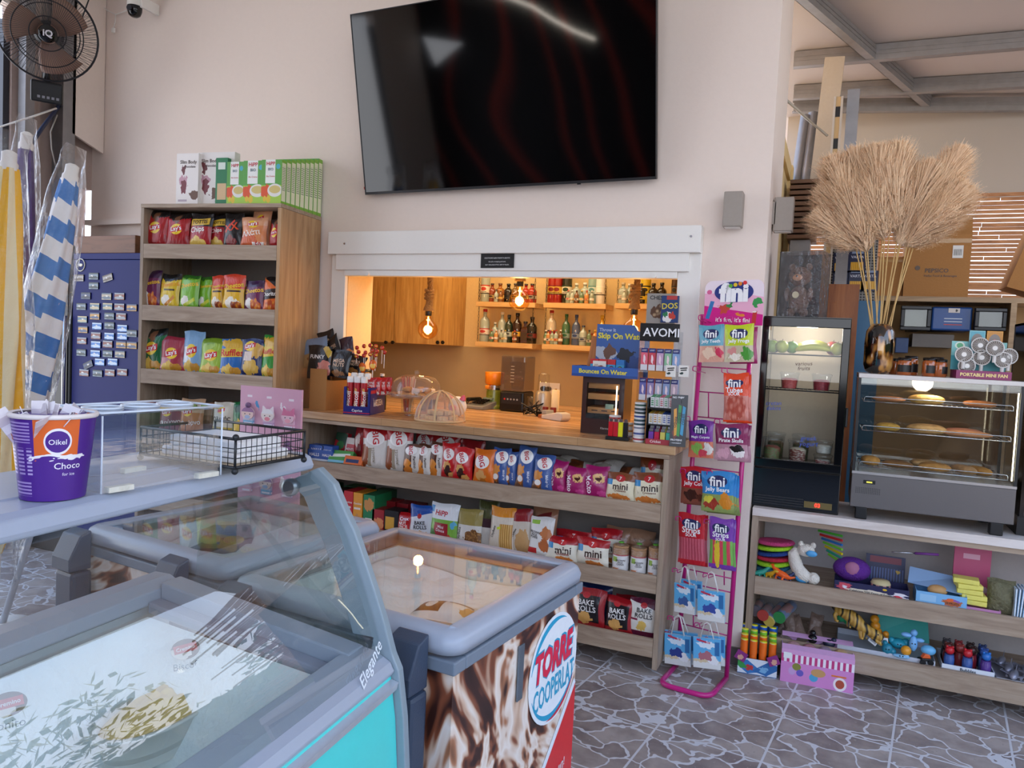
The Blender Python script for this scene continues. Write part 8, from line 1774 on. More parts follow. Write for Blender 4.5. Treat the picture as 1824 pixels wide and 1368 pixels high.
# sticks behind the plush
for i in range(7):
    c=('#4FC43A','#D9262E','#2E7AC4','#7AD13A','#E0C81E','#2FA88A','#8ADB3A')[i]; a=aY(1458+3*i,945+7*i,UF+.2); b=aY(1500,955+8*i,UF+.12); MBc=MB().cyl(tuple(a),tuple(b),.006,n=8).build('glow_stick',ink(c),None); tag(MBc,'%s plastic stick of the bundle behind the white plush dog'%('green','red','blue','light green','yellow','teal','lime')[i],'stick','coloured plastic sticks')
# navy fireworks box
def obox(name,label,x0,x1,dy,z,h,d,base,shapes,texts=(),cat='display box',side=None,rz=0):
    a=aY(x0,1030,UF+dy).x; b=aY(x1,1030,UF+dy).x; o=thing(name,label,cat,((a+b)/2,UF+dy,z),R(rz)); w_=b-a
    tray(o,w_,d,h,[art(base,shapes,.4),ink(side or base)])
    for t_ in texts: letter(t_[0],ink(t_[4]),o,((t_[1]-.5)*w_,t_[2]*h),width=t_[3]*w_,rot=R(t_[5]),off=.002)
    return o,w_
obox('fireworks_box','navy open box printed with white fireworks on the toy shelf',1487,1622,.022,A0,.052,.12,'#1E1E4A',[('b',.14,.5,.1,.35,'#C94A5A'),('b',.14,.5,.05,.15,'#E6E2EA'),('b',.86,.3,.1,.35,'#E6E2EA'),('b',.86,.3,.04,.12,'#D93A4A'),('e',.68,.75,.03,.1,'#E0B82A'),('b',.45,.3,.3,.2,'#E2D6C2')],[("Celebrate '250 Years of Freedom",.52,.32,.62,'#2A2430',0)])
MB_=MB().ball((0,0,0),.075,22,14,0,None,(1.1,.8,.75)).build('net_ball',mat('purple_net','#6A2A9A',.6,bump=1,bscale=200,var=.35),None,(up_(1518,.12),UF+.12,A0+.09)); tag(MB_,'purple net covered ball in the fireworks box','ball'); MB().ball((.0,-.045,.01),.035,14,10,0,None,(1,.5,1)).build('pink_centre',mat('dusty_pink','#A8688A',.7),MB_)
jn=thing('beige_tin','round beige tin with a patterned band in the fireworks box','tin',(up_(1572,.07),UF+.085,A0+.006),0); MB().lathe([(.038,0),(.043,.01),(.043,.045),(.036,.06),(0,.062)],22).build('tin_body',mat('beige_tin','#CFBE8E',.5),jn); MB().lathe([(.0437,.025),(.0437,.045)],22,0,None,True,False,False).build('patterned_band',art('#2A2E4A',[('s',0,0,1,1,9,0,'#C98A8A')],.4),jn)
a=aY(1588,983,UF+.05); b=aY(1672,988,UF+.05); o=thing('bubble_wand','purple handled wand lying across the fireworks box','wand',tuple(a)); MB().tube([(0,0,0),Vector(b-a)*.5],.003,8).build('metal_rod',CHROME,o); MB().tube([Vector(b-a)*.5,Vector(b-a)],.006,8).build('handle',ink('#6A2A7A'),o)
o=MB().box(-.085,0,0,.085,.012,.15,1,front=0).build('picture_book',[art('#23264A',[('r',.1,.75,.9,.95,'#7A2A3A'),('s',0,0,1,.6,14,0,'#4A5A8A'),('b',.8,.5,.06,.06,'#C9A23A')],.4),WHITE],None,(up_(1578,.22),UF+.22,A0),(R(-8),0,0)); tag(o,'dark illustrated book leaning at the back of the toy shelf','book')
# light blue box
lb_,w_=obox('toy_food_box','light blue open box with a fruit basket picture on the toy shelf',1634,1726,.02,A0,.062,.13,'#7AB4E0',[('r',.08,.3,.4,.8,'#9AC6E6'),('b',.72,.45,.18,.28,'#B5643A'),('b',.68,.62,.1,.12,'#E0622A'),('b',.8,.6,.08,.1,'#8A5AA8')],[('10 FRUITS',.72,.42,.26,'#5A2A1A',0)],side='#6AA6D6')
mb=MB(); mb.add([(-w_/2-.03,.07,.075),(w_/2,.02,.066),(w_/2-.01,.13,.115),(-w_/2-.02,.13,.135)],[(0,1,2,3)]); mb.build('open_lid',[art('#8AA8CC',[('b',.6,.5,.2,.15,'#C98A8A'),('t',.3,.8,.4,.1,20,'#B55A9A')],.4)],lb_,solid=.002)
o=MB().ball((0,0,.03),.032,16,10,0,None,(1.3,.9,.75)).build('toy_bun',mat('tan_toy','#C99A62',.6),None,(lb_.location.x-.01,UF+.075,A0+.032)); tag(o,'tan toy bun peeking out of the light blue box','toy food')
# pink booklet, yellow sponges
carton('pink booklet standing upright at the back of the toy shelf',1698,971,1764,1012,UF+.19,A0,.012,'#C2587A',[('r',.25,.75,.7,.84,'#E2A9BC'),('b',.5,.25,.5,.12,'#E6C6CE'),('r',0,0,1,.12,'#B5486A')],[],name='booklet',cat='booklet')
for i in range(5):
    o=MB().box(-.05,0,0,.05,.07,.021).build('yellow_pack',mat('yellow_wrap','#E6DC6A',.5,bump=.3),None,(up_(1740-4*i,.05)+.01*(i%2),UF+.045,A0+.026+.0225*i),(R(2*(i%2)),0,R((-7,4,-3,8,-5)[i])),bevel=.003); tag(o,'yellow wrapped flat pack, %s from the bottom of its stack'%('first','second','third','fourth','topmost')[i],'wrapped pack','stacked yellow packs')
obox('pink_tray','low pink card tray under the yellow packs',1722,1788,.03,A0,.022,.12,'#C98AB5',[],side='#C98AB5')
o=lying('clear bag with olive net stones beside the yellow packs',(up_(1790,.06),UF+.075,A0),(.11,.15,.08),(R(-6),0,0),'silver_wrap',801,None,'net_bag','net bag'); o.data.materials[0]=mat('olive_net','#6E6A4E',.7,bump=1,bscale=70,var=.5); o.data.materials[1]=o.data.materials[0]
for i in range(4): o=MB().box(0,0,0,.006,.11,.13).build('colouring_book',art('#DCE6EE',[('r',0,0,.2,1,'#5AA0CC')],.4),None,(up_(1814+5*i,.03),UF+.03,A0),(0,R(1.5*i),0)); tag(o,'white and blue thin book, %s from the left at the right shelf end'%nm[i].replace('left','first'),'book','thin books at the right edge')
# ---- lower shelf
def tubeobj(label,px_,py_,L,r,c,end,rz,rx,dy=.05,z=None):
    p=aY(px_,py_,UF+dy); o=thing('craft_tube',label,'tube',(p.x,UF+dy,z if z is not None else max(A1+r+.001,p.z)),0,'clear tubes of craft pieces'); o.rotation_euler=(R(rx),0,R(rz))
    MB().cyl((0,0,0),(0,L,0),r,n=20).build('clear_tube',glass('tube_film',(.8,.85,.95),density=.15),o); MB().cyl((0,.003,0),(0,L-.003,0),r*.9,n=18).build('filling',art(c,[('b',.3,.5,.2,.3,'#B5523A'),('b',.7,.4,.2,.2,'#3A8A5A')],.5),o); MB().cyl((0,-.004,0),(0,.006,0),r*1.03,n=20).build('end_cap',mat('cap'+end,end,.4),o)
tubeobj('clear tube with golden end cap lying on top of the other tubes',1371,1083,.16,.027,'#7A8AA8','#C9B05A',-20,14,.04,A1+.075)
tubeobj('blue tube with a green end right of the golden capped tube',1388,1100,.16,.028,'#4A6A9A','#2E8A4E',-18,8,.035)
tubeobj('short tube with red pieces below the golden capped tube',1359,1096,.14,.026,'#7A5A5A','#A83A32',-8,0,.035)
tubeobj('dark tube at the far left of the lower toy shelf',1345,1088,.13,.026,'#4A4650','#5A5058',-5,0,.06)
for i,(px_,dy,rz,rx,h) in enumerate(((1410,.035,30,-55,.12),(1425,.06,-25,-30,.15),(1440,.04,-30,-40,.14),(1455,.09,10,-20,.13),(1468,.05,-20,-45,.12),(1402,.10,20,-20,.12))):
    o=pouch('wooden_toy_pack',.06,h,.03,'brown_bag',None,820+i,text=False); o.location=(up_(px_,dy),UF+dy,A1+.002); o.rotation_euler=(R(rx),R(rz),0); o.data.materials[0]=mat('brown_pack','#6E5A4E',.45,bump=.6,var=.3); tag(o,'brown cellophane packet, %s from the left beside the tubes'%('second','third','fourth','fifth','last','first')[i],'packet','brown packets')
blob('black_figure','glossy black round figure in front of the brown packets','toy figure',(up_(1457,.03),UF+.035,A1+.03),[(0,0,.0,.022),(0,.0,.028,.014)],mat('black_toy','#101014',.15),None)
blob('dark_figure','dark blue toy figure lying right of the black one','toy figure',(up_(1487,.04),UF+.04,A1+.02),[(0,0,.0,.02,1.4,1,1),(.02,.0,.02,.012)],mat('navy_toy','#20263A',.3),None)
# big dinosaur
BDm,nt,p=newmat('striped_dinosaur_skin'); tcn=nt.nodes.new('ShaderNodeTexCoord'); wv=nt.nodes.new('ShaderNodeTexWave'); wv.inputs['Scale'].default_value=9; wv.inputs['Distortion'].default_value=5; wv.inputs['Detail'].default_value=2; nt.links.new(tcn.outputs['Object'],wv.inputs[0])
nt.links.new(ramp(nt,wv.outputs['Fac'],[(.05,'#26221A'),(.2,'#B58E3A'),(.6,'#C9A048'),(.95,'#A87E34')]),p.inputs['Base Color']); p.inputs['Roughness'].default_value=.5
big=thing('toy_dinosaur','large mustard toy dinosaur with black stripes sprawled head down over the shelf lip','toy dinosaur',(0,0,0))
path=[(1437,1057,.13),(1450,1052,.12),(1466,1060,.11),(1480,1073,.09),(1495,1087,.07),(1510,1094,.055),(1525,1106,.045),(1536,1117,.04),(1549,1124,.03),(1562,1131,.02),(1572,1139,.010)]
rs=[.004,.007,.010,.014,.021,.029,.031,.026,.021,.020,.013]
pts=[aY(x,y,UF+dy) for x,y,dy in path]; mb=MB(); mb.tube(pts,.02,14,rs=rs)
mb.tube([pts[8]+Vector((0,0,-.012)),pts[9]+Vector((.0,-.004,-.024)),pts[10]+Vector((.0,-.006,-.024))],.01,10,rs=[.012,.011,.007]); mb.build('body',BDm,big)
for (i,dx,dz) in ((4,-.03,-.045),(5,.01,-.05),(7,-.012,-.045),(7,.02,-.04)): q=pts[i]; MB().tube([q,q+Vector((dx*.6,-.015,dz*.5)),q+Vector((dx*.4,-.02,dz)),q+Vector((dx*.4+.012,-.026,dz))],.01,8,rs=[.014,.010,.007,.006]).build('leg',BDm,big)
MB().ball(tuple(pts[9]+Vector((.004,-.019,.008))),.003,8,6).build('eye',BLACK,big)
# teal open box with figures
tbx,w_=obox('teal_toy_box','open teal lidded box full of light blue and orange toy figures',1500,1678,.03,A1,.03,.24,'#C6C9D2',[],side='#B5BAC4'); mb=MB(); mb.add([(-w_*.1,.235,.03),(w_/2,.235,.03),(w_/2-.01,.30,.15),(-w_*.02,.30,.19)],[(0,1,2,3)]); mb.build('teal_lid',[mat('teal_card','#3FB8AC',.5)],tbx,solid=.002)
TY=(('toy_caterpillar','green segmented toy behind the big dinosaur','toy',1530,.15,.10,'#2FA86A',[(-.06,0,.02,.022),(-.03,0,.012,.022),(0,0,.004,.022),(.03,0,-.004,.02)]),
('toy_caterpillar','orange segmented toy standing behind the big dinosaur','toy',1572,.13,.10,'#D98E22',[(-.015,0,.045,.02),(-.01,0,.015,.022),(0,0,-.015,.023),(.012,0,-.04,.02)]),
('toy_caterpillar','second orange toy tucked right of the first one','toy',1592,.11,.06,'#D98E22',[(-.01,0,.03,.014),(0,0,.005,.015),(.008,0,-.02,.014)]),
('toy_monster','cyan toy figure in the middle of the teal box','toy figure',1612,.10,.06,'#2AA0B8',[(0,0,0,.03,1.3,1,.8),(.03,0,.01,.018),(-.03,0,.01,.016)]),
('toy_monster','dark teal toy figure low at the front of the teal box','toy figure',1592,.045,.045,'#1F7F96',[(0,0,0,.024,1,.9,1.1),(.022,0,-.008,.016),(-.01,0,.025,.012)]),
('toy_monster','pale blue perforated toy figure at the right of the teal box','toy figure',1638,.06,.085,'#7AB4E6',[(0,0,.0,.018,1,1,2.0),(-.03,0,.035,.014,1.6,1,.8),(.025,0,.02,.012,1.6,1,.8),(.0,0,.05,.015)]),
('toy_egg','smooth light blue toy egg at the right of the teal box','toy egg',1666,.05,.07,'#6AB4E0',[(0,0,0,.022,1.4,1,1)]),
('toy_ball','orange toy ball in front of the cyan figure','ball',1626,.035,.055,'#E59A22',[(0,0,0,.022)]),
('toy_monster','light blue flat toy at the shelf lip below the orange ball','toy figure',1618,.028,.028,'#8AC0E6',[(0,0,0,.014,2.6,1,.6),(.02,0,.004,.012)]))
for n,L,cat,px_,dy,dz,c,parts in TY: blob(n,L,cat,(up_(px_,dy),UF+dy,A1+dz),parts,mat('toyc_'+c,c,.35),'figures in the teal box',0,[('eye',[(parts[0][0]-.006,-parts[0][3]*.95,parts[0][2]+.004,.003),(parts[0][0]+.006,-parts[0][3]*.95,parts[0][2]+.004,.003)],BLACK)] if 'monster' in n else ())
for i,(px_,dy,rz) in enumerate(((1563,.05,35),(1585,.045,-6))): o=MB().box(-.02,0,0,.02,.001,.035).build('price_tag',art('#E2E2E4',[('s',.15,.2,.85,.8,10,0,'#3A3A3E')],.5),None,(up_(px_,dy),UF+dy,A1+.055),(R(-20),R(rz),0)); tag(o,('white price tag tilted beside the dinosaur back','white barcode tag hanging from the orange toy')[i],'price tag')
tc_=thing('toy_truck','black and orange toy monster truck at the front right of the teal box','toy car',(up_(1662,.03),UF+.035,A1+.012),R(20)); MB().box(-.022,-.014,.014,.022,.014,.026).build('chassis',BLACK,tc_,bevel=.003); MB().prism([(-.018,.027),(.02,.027),(.014,.044),(-.006,.047)],-.011,.011).build('cab',ink('#E0622A'),tc_,bevel=.002)
for x in (-.017,.017):
    for y in (-.019,.012): MB().cyl((x,y,.010),(x,y+.008,.010),.0125,n=14).build('wheel',BLACK,tc_)
# bubbles box
bbx,w_=obox('bubbles_box','white card box of cartoon bubble bottles on the lower toy shelf',1690,1786,.022,A1,.032,.20,'#DDE2EA',[('t',.3,.2,.4,.1,-6,'#3A6AB0'),('r',.0,.0,1,.28,'#4A7AB8')],[('Bubbles',.5,.62,.3,'#23262E',0)],side='#C9CCD2')
for r_ in range(3):
    for k in range(4 if r_ else 3):
        x=bbx.location.x-w_/2+.03+(w_-.06)*k/(3 if r_ else 2); y=UF+.052+.05*r_; c1=(('#3A5A9A','#3A5A9A','#5A3A8A'),('#7A2A2A','#8A3232','#8A2430','#4A6AA8'),('#3A2A2E','#7A2A2E','#2A2428','#2E3E6A'))[r_][k]; c2=(('#C4202A','#C4202A','#2A6FC0'),('#5A2A24','#9A3A34','#3A2420','#3A5AA0'),('#4A4446','#8A2E30','#3A2A28','#34446E'))[r_][k]
        o=thing('bubble_bottle','%s topped bubble bottle, %s in the %s row of the bubbles box'%(('red','red','blue') [k] if r_==0 else ('brown','red','dark','blue')[k],nm[k].replace('left','first'),('front','middle','back')[r_]),'bubble bottle',(x,y,A1+.004),0,'bubble bottles')
        MB().lathe([(.018,0),(.021,.004),(.021,.05),(.019,.055),(.019,.066)],16).build('bottle_body',mat('bub_'+c1,c1,.2,coat=.4),o)
        mb=MB(); mb.ball((0,0,.083),.0185,14,10,0,None,(1,.9,1.0)); mb.ball((-.011,0,.099),.006,8,6); mb.ball((.011,0,.099),.006,8,6); mb.build('figure_cap',mat('bub_'+c2,c2,.3),o)
# plane tray
ptr,w_=obox('toy_plane_tray','grey card tray of silver toy aeroplanes at the right end of the lower shelf',1790,1868,.022,A1,.016,.22,'#B5B5BE',[],side='#8F8F9A')
for i,(dx,dy) in enumerate(((-.05,.20),(-.035,.12),(-.03,.045),(.04,.08),(.04,.17))):
    o=thing('toy_plane','silver toy aeroplane, %s in the grey tray'%('rear left','middle left','front left','front right','rear right')[i],'toy plane',(ptr.location.x+dx+.02,UF+dy,A1+.03),R(-18),'silver toy aeroplanes'); SV=mat('silver_toy','#9A9AA8',.3,.4)
    MB().tube([(-.0,-.045,0),(0,-.03,.002),(0,.0,.003),(0,.03,.003),(0,.05,.006)],.012,12,rs=[.006,.014,.016,.012,.004]).build('fuselage',SV,o)
    for s3 in(-1,1): MB().add([(0,-.012,-.004),(s3*.055,.02,0),(s3*.055,.032,0),(0,.014,-.004)],[(0,1,2,3)]).build('wing',SV,o,solid=.003); MB().cyl((s3*.026,-.008,-.009),(s3*.026,.012,-.009),.005,n=8).build('engine',SV,o)
    MB().add([(0,.03,.008),(0,.05,.032),(0,.056,.032),(0,.054,.008)],[(0,1,2,3)]).build('tail_fin',SV,o,solid=.002)
# ================================================================ boxes on the floor
a=aZ(1313,1197,0); b=aZ(1383,1209,0); w_=(b-a).length; yw=math.atan2(b.y-a.y,b.x-a.x)
ob=thing('candy_tube_box','display box of orange green and blue capped tubes standing on the floor','display box',((a.x+b.x)/2,(a.y+b.y)/2,0),yw)
tray(ob,w_,.17,.075,[art('#DFE4EA',[('t',.25,.45,.22,.4,30,'#3A7AB8'),('t',.75,.45,.22,.4,-30,'#2E6AA8'),('b',.3,.4,.1,.2,'#C43A3A'),('b',.65,.35,.1,.2,'#7AB0D6'),('t',.06,.6,.1,.3,20,'#3A9A4A')],.4),ink('#2A62A0')],back=.19)
for k,(dx,rt) in enumerate(((-.075,25),(.07,-25))): MB().box(-.025,-.002,-.022,.025,.0,.022).build('hang_tag',art('#8A2A7A',[('b',.5,.35,.25,.3,'#D9A28A')],.4),ob,(dx,-.008,.085),(0,R(rt),0))
ca,sa=math.cos(yw),math.sin(yw)
for r_ in range(4):
    for k in range(4):
        x=-w_/2+.024+(w_-.048)*k/3; y=.026+.037*r_; L=.150 if True else 0; c=(('#F2701E','#F2701E','#F2701E','#F2701E'),('#F2801E','#F2701E','#F2701E','#7AC43A'),('#7AC43A','#7AC43A','#8ACB3A','#7AC43A'),('#2A62C0','#2A62C0','#2A62C0','#2A62C0'))[r_][k]
        o=thing('candy_tube','%s tube, %s in the %s row of the floor box'%({'#F2701E':'orange','#F2801E':'orange','#7AC43A':'green','#8ACB3A':'green','#2A62C0':'blue'}[c],nm[k].replace('left','first'),('front','second','third','back')[r_]),'tube',(ob.location.x+x*ca-y*sa,ob.location.y+x*sa+y*ca,.004),yw,'capped tubes in the floor box')
        MB().cyl((0,0,0),(0,0,.085+.006*r_),.0165,n=16).build('tube_body',mat('tub_'+c,c,.35),o); MB().cyl((0,0,.086+.006*r_),(0,0,.15+.012*r_),.0172,n=16).build('tube_cap',mat('tub_'+c,c,.35),o); MB().lathe([(.0165,.1502+.012*r_),(.0165,.153+.012*r_),(.0,.1532+.012*r_)],16).build('top_label',art('#E6DC2A',[('e',.5,.5,.32,.32,'#E9E6E2'),('r',.3,.4,.7,.55,'#2A4A8A')],.4),o)
a=aZ(1389,1212,0); b=aZ(1519,1236,0); w_=(b-a).length; yw=math.atan2(b.y-a.y,b.x-a.x)
pk_=thing('pink_toy_box','pink and lilac cake toy box with a striped awning print on the floor','box',((a.x+b.x)/2,(a.y+b.y)/2,0),yw); ph_=.155
mb=MB(); mb.box(-w_/2,0,0,w_/2,.003,ph_,1,front=0); mb.box(-w_/2,.003,0,-w_/2+.003,.15,ph_,1); mb.box(w_/2-.003,.003,0,w_/2,.15,ph_,1); mb.box(-w_/2+.003,.147,0,w_/2-.003,.15,ph_+.03,1); mb.box(-w_/2+.003,.003,0,w_/2-.003,.147,.003,1)
mb.build('card_shell',[art('#D58AC6',[('r',0,.62,1,.86,'#F0E6EE'),('s',0,.62,1,.86,13,0,'#C43A7A'),('r',0,.86,1,1,'#D9A0CC'),('r',.03,.72,.14,.9,'#EDEDED'),('e',.16,.36,.05,.12,'#C9A0D0'),('e',.22,.5,.06,.11,'#8A8A3A'),('e',.27,.33,.05,.10,'#6A5AB8'),('e',.46,.26,.06,.12,'#4FA3CC'),('e',.52,.42,.10,.12,'#C99A62'),('e',.82,.2,.09,.2,'#F0E6E6'),('e',.82,.2,.06,.13,'#B5503A')],.4),ink('#CFA0D0')],pk_)
MB().box(w_*.20,-.002,ph_*.41,w_*.40,-.0005,ph_*.45).build('printed_line',ink('#E0782A'),pk_)
MB().add([(-w_/2,.001,ph_),(w_/2,.001,ph_),(w_/2,.035,ph_+.012),(-w_/2,.035,ph_+.012)],[(0,1,2,3)]).build('lid_strip',ink('#D5A5D0'),pk_,solid=.002); MB().add([(-w_/2,.11,ph_+.024),(w_/2,.11,ph_+.024),(w_/2,.148,ph_+.032),(-w_/2,.148,ph_+.032)],[(0,1,2,3)]).build('lid_strip',ink('#D5A5D0'),pk_,solid=.002)
ca,sa=math.cos(yw),math.sin(yw)
for k in range(4):
    x=-w_*.33+w_*.22*k; y=.075; o=MB().ball((0,0,0),.032,16,10,0,None,(1,.9,.75)).build('squishy_toy',mat('bun%d'%k,('#B58A8A','#A8707A','#8E7A8A','#B5946A')[k],.6,bump=.4),None,(pk_.location.x+x*ca-y*sa,pk_.location.y+x*sa+y*ca,ph_-.012)); tag(o,'soft bun toy, %s from the left inside the pink floor box'%nm[k].replace('left','first'),'soft toy','bun toys in the pink box')
# ================================================================ background behind the display cabinets
GY=5.15
shz_=aY(1650,528,GY).z
x0,x1=aY(1500,530,GY).x,1.9
ws=thing('storage_shelf','wooden wall shelf unit behind the pampas grass holding lamps and cartons','shelf',(x0,GY,0)); SHB=wood('aged_board','#A88A66','#8C6E4C','#BC9E78','X')
MB().box(0,0,shz_-.03,x1-x0,.35,shz_).build('upper_board',SHB,ws); MB().box(0,.33,.7,x1-x0,.35,shz_-.031).build('back_board',mat('tan_backing','#A8865A',.8,var=.1,bscale=5),ws); MB().box(0,0,.72,x1-x0,.329,.75).build('lower_board',SHB,ws)
MB().box(0,0,0,.03,.35,shz_-.031).build('side_board',SHB,ws)
x=aY(1800,560,GY).x-x0; MB().box(x,0,.751,x+.03,.328,shz_-.031).build('side_board',SHB,ws)
def cardbox(label,x0,yt,x1,yb,Y,ry=0,rz=0,txt=()):
    a=aY(x0,yb,Y); b=aY(x1,yb,Y); h=aY((x0+x1)/2,yt,Y).z-aY((x0+x1)/2,yb,Y).z; w_=b.x-a.x; o=thing('carton','x','carton',((a.x+b.x)/2,Y,shz_+.001),R(rz)); o.rotation_euler=(0,R(ry),R(rz))
    MB().box(-w_/2,0,0,w_/2,.25,h).build('box_body',CARD,o); MB().box(-w_/2,-.0012,h*.86,w_/2,-.0002,h*.93).build('tape',mat('parcel_tape','#B58A52',.25),o)
    tag(o,label,'carton','cardboard cartons on the storage shelf')
    for t_ in txt: letter(t_[0],ink('#4A3A2E'),o,(t_[1]*w_,t_[2]*h),width=t_[3]*w_,off=.002)
    return o,w_,h
o,w_,h=cardbox('large brown carton printed PEPSICO on the storage shelf',1608,415,1724,526,GY+.02,0,0,(('PEPSICO',.0,.42,.36,),('Hellas Food & Beverages',.06,.33,.5)))
MB().box(w_*.22,-.003,h*.62,w_*.38,-.001,h*.82).build('barcode_label',art('#E2DED6',[('s',.1,.2,.9,.7,9,0,'#3A3A3A')],.5),o); MB().prism(ell(-w_*.3,h*.46,.014,.014,20)[:-1],-.003,-.001).build('round_logo',ink('#5A4636'),o)
MB().add([(-w_/2,.0,h),(w_/2,.0,h),(w_/2-.01,-.03,h+.10),(-w_/2+.2,-.02,h+.10)],[(0,1,2,3)]).build('open_flap',CARD,o,solid=.004)
o,w_,h=cardbox('tilted brown carton leaning at the right end of the storage shelf',1790,345,1880,525,GY+.03,17,0); o.location.z+=.03
cardbox('lower brown carton hidden behind the pampas stems',1560,455,1606,526,GY+.06)
# flood lamps and tool case under the shelf
def flood(label,x0,yt,x1,yb,Y,glassc):
    a=aY(x0,yt,Y); b=aY(x1,yb,Y); w_=b.x-a.x; h=a.z-b.z; o=thing('flood_lamp',label,'flood lamp',((a.x+b.x)/2,Y,(a.z+b.z)/2),0,'black flood lamps'); mb=MB()
    for q in ((-w_/2,-h/2,w_/2,-h/2+.022),(-w_/2,h/2-.022,w_/2,h/2),(-w_/2,-h/2+.022,-w_/2+.022,h/2-.022),(w_/2-.022,-h/2+.022,w_/2,h/2-.022)): mb.box(q[0],0,q[1],q[2],.04,q[3])
    mb.build('frame',BLACK,o,bevel=.004); MB().box(-w_/2+.022,.018,-h/2+.022,w_/2-.022,.03,h/2-.022).build('reflector',mat('reflector_'+glassc,glassc,.5,.4),o)
    MB().box(-w_/2+.023,.004,-h/2+.023,w_/2-.023,.008,h/2-.023).build('front_glass',GLASS,o); MB().box(-.03,.042,-h/2,.03,.31,h/2-.03).build('arm',BLACK,o); return o
flood('square black flood lamp hanging under the storage shelf left of the blue case',1606,544,1657,589,GY+.01,'#6A6A60')
flood('square black flood lamp hanging under the storage shelf right of the blue case',1738,548,1792,590,GY+.01,'#5A5A56')
a=aY(1661,546,GY+.05); b=aY(1730,590,GY+.05); o=thing('tool_case','royal blue plastic case with a white sticker under the storage shelf','case',((a.x+b.x)/2,GY+.05,(a.z+b.z)/2)); hw_,hh_=(b.x-a.x)/2,(a.z-b.z)/2
MB().box(-hw_,0,-hh_,hw_,.275,hh_).build('shell',mat('royal_blue','#1F4A8A',.35),o,bevel=.01); MB().box(-.02,-.003,hh_-.035,.04,-.001,hh_-.008).build('sticker',art('#D9CFC6',[('b',.7,.5,.1,.3,'#3A3A3A')],.5),o); 

for i in range(3): MB().box(-.04,-.002,-.002-.018*i,.055,-.0005,.003-.018*i).build('printed_line',ink('#C9CFD6' if i!=2 else '#C4382E'),o)
a=aY(1626,594,GY+.1); b=aY(1698,620,GY+.1); tag(MB().box(a.x,GY+.1,b.z,b.x,GY+.325,a.z).build('cable_duct',mat('grey_duct','#6E655C',.5)),'long grey metal box mounted below the flood lamp','metal box')
a=aY(1596,601,GY+.1); b=aY(1617,629,GY+.1); tag(MB().box(a.x,GY+.1,b.z,b.x,GY+.325,a.z).build('blue_meter',mat('dark_blue_box','#22406E',.4),bevel=.004),'small dark blue box beside the vase on the tan backing','box')
# blue panel, brown panel, pegboard, post
a=aY(1512,535,4.9); b=aY(1562,680,4.9); tag(MB().box(a.x,4.9,0,b.x,4.93,a.z).build('blue_board',mat('petrol_blue','#2E6488',.4,var=.05)),'petrol blue board standing behind the vase','board')
a=aY(1452,505,4.4); b=aY(1532,505,4.4); bp=thing('cupboard_door_panel','reddish brown wooden cupboard door standing behind the fridge','wooden panel',((a.x+b.x)/2,4.42,0)); hw_=(b.x-a.x)/2; BRW=wood('red_brown','#9A5A2C','#7E431E','#AE6B38','Z')
MB().box(-hw_,0,0,hw_,.03,a.z).build('door_board',BRW,bp); MB().box(-hw_+.05,-.006,.3,hw_-.10,-.0005,a.z-.10).build('raised_panel',BRW,bp,bevel=.004)
pgx0,pgx1=aY(1478,500,4.95).x,aY(1560,500,4.95).x; z0_,z1_=aY(1500,528,4.95).z,aY(1500,425,4.95).z
pg=thing('peg_board','grey perforated board hung with battery packs behind the pampas grass','peg board',(0,4.95,0)); m_,nt,p=newmat('perforated_metal'); tcn=nt.nodes.new('ShaderNodeTexCoord'); vo=nt.nodes.new('ShaderNodeTexVoronoi'); vo.inputs['Scale'].default_value=60; vo.inputs['Randomness'].default_value=0; nt.links.new(tcn.outputs['Object'],vo.inputs[0]); nt.links.new(ramp(nt,vo.outputs['Distance'],[(.28,'#2E2C2A'),(.36,'#8A8680')]),p.inputs['Base Color'])
MB().box(pgx0,0,0,pgx1,.01,z1_).build('panel',m_,pg)
for i,(x_,y_) in enumerate(((1498,468),(1497,500),(1525,500),(1549,500),(1527,466))):
    q=aY(x_,y_,4.93); o=MB().box(-.045,0,-.06,.045,.012,.06,1,front=0).build('battery_pack',[art('#2A3250',[('r',.12,.08,.88,.48,'#C98A1E'),('s',.12,.08,.88,.48,9,0,'#E9B83A'),('r',.15,.9,.85,1,'#8A9AB5')],.3),BLACK],None,(q.x,4.935,q.z)); letter('VARTA',ink('#D9DCE6'),o,(0,.028),width=.07); tag(o,'blue battery blister pack, %s on the peg board'%('upper left','lower left','lower middle','lower right','upper right')[i],'battery pack','battery packs')
a=aY(1489,178,4.75); b=aY(1470,520,4.75); po=thing('slotted_post','cream slotted metal shelving post behind the pampas grass','post',(b.x,4.75,0)); w_=.05; top=a.z+.02
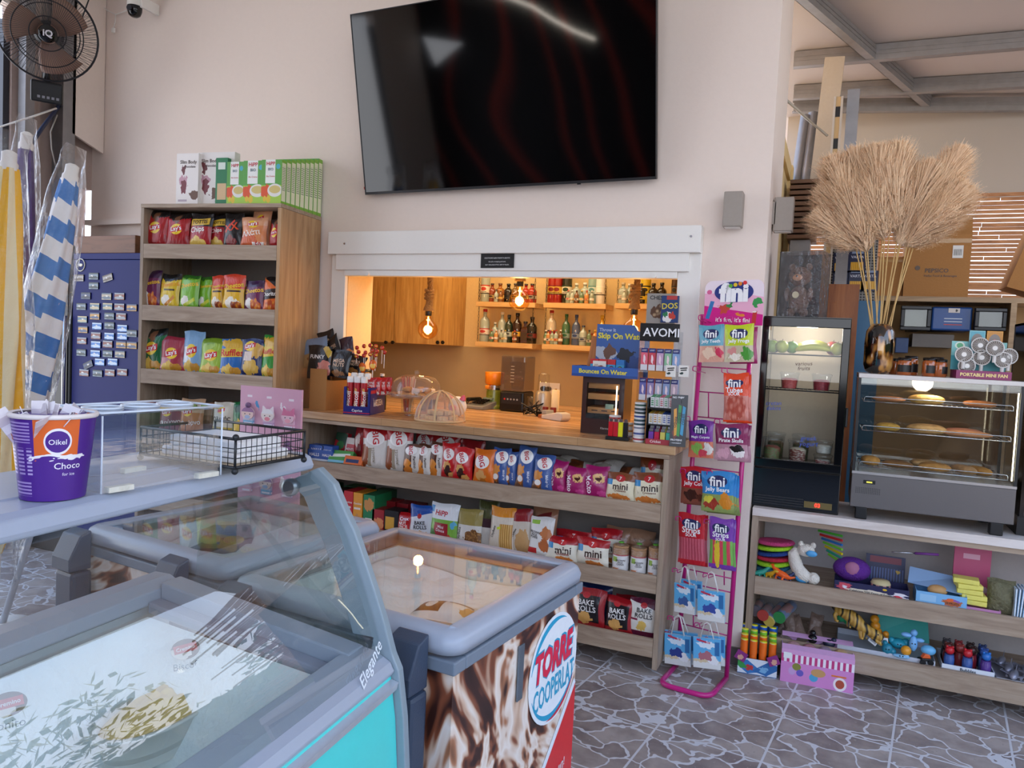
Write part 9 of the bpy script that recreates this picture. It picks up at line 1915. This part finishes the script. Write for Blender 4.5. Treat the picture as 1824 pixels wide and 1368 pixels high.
m_,nt,p=newmat('slotted_cream'); tcn=nt.nodes.new('ShaderNodeTexCoord'); sp=nt.nodes.new('ShaderNodeSeparateXYZ'); nt.links.new(tcn.outputs['Object'],sp.inputs[0]); fr_=nt.nodes.new('ShaderNodeMath'); fr_.operation='FRACT'; mu=nt.nodes.new('ShaderNodeMath'); mu.operation='MULTIPLY'; mu.inputs[1].default_value=5.5; nt.links.new(sp.outputs['Z'],mu.inputs[0]); nt.links.new(mu.outputs[0],fr_.inputs[0]); nt.links.new(ramp(nt,fr_.outputs[0],[(0,'#1A1614'),(.28,'#1A1614'),(.30,'#C9A672'),(.95,'#C9A672'),(.97,'#1A1614')]),p.inputs['Base Color'])
lean_=(a.x-b.x)
for q,mm in (((-w_/2,-w_/2+.012),mat('post_cream','#B9AEA0',.5)),((w_/2-.012,w_/2),mat('post_cream','#B9AEA0',.5))):
    MB().box(q[0],0,0,q[1],.03,top).build('flange',mm,po)
MB().box(-w_/2+.0125,.008,0,w_/2-.0125,.02,top).build('slot_web',m_,po)
MB().box(w_/2+.02,.05,0,w_/2+.085,.10,top+.05).build('rear_stud',STEEL,po)
# stacked slatted panels and leaning studs at the partition end
a=aY(1408,318,5.0); b=aY(1452,425,5.0); sl=thing('slatted_panel_stack','stack of dark brown slatted wood panels behind the wall light','wood stack',(a.x,5.0,0)); m_=wood('dark_slats','#6E4A2E','#46301E',None,'X')
for k in range(11): MB().box(0,.0,b.z+.004+k*(a.z-b.z)/11,b.x-a.x,.3,b.z+(k+.78)*(a.z-b.z)/11).build('slat_board',m_,sl)
MB().box(.02,.05,0,b.x-a.x-.03,.25,b.z).build('support',STEEL,sl)
for i,(x0_,y0_,x1_,y1_) in enumerate(((1436,205,1418,325),(1450,200,1437,320))): o=MB().tube([aY(x1_,y1_,5.4)-Vector((.05,0,.6)),aY(x0_,y0_,5.4)],.035,4).build('leaning_stud',STEELB); tag(o,('grey steel stud leaning in the corner, left one','grey steel stud leaning in the corner, right one')[i],'steel stud','leaning steel studs')
o=MB().box(-.06,0,0,.06,.03,.8).build('pale_plank',mat('pale_plank','#A99A86',.7),None,(aY(1464,260,5.3).x,5.3,aY(1464,325,5.3).z),(0,R(3),0)); tag(o,'pale grey upright plank left of the slotted post','plank')
tag(MB().tube([Vector((-.34,4.41,aY(1418,195,4.6).z)),aY(1445,218,5.0),aY(1474,242,5.0)],.008,6).build('diagonal_rod',mat('cream_rod','#B9AE9E',.5)),'thin cream rod crossing in front of the leaning studs','rod')
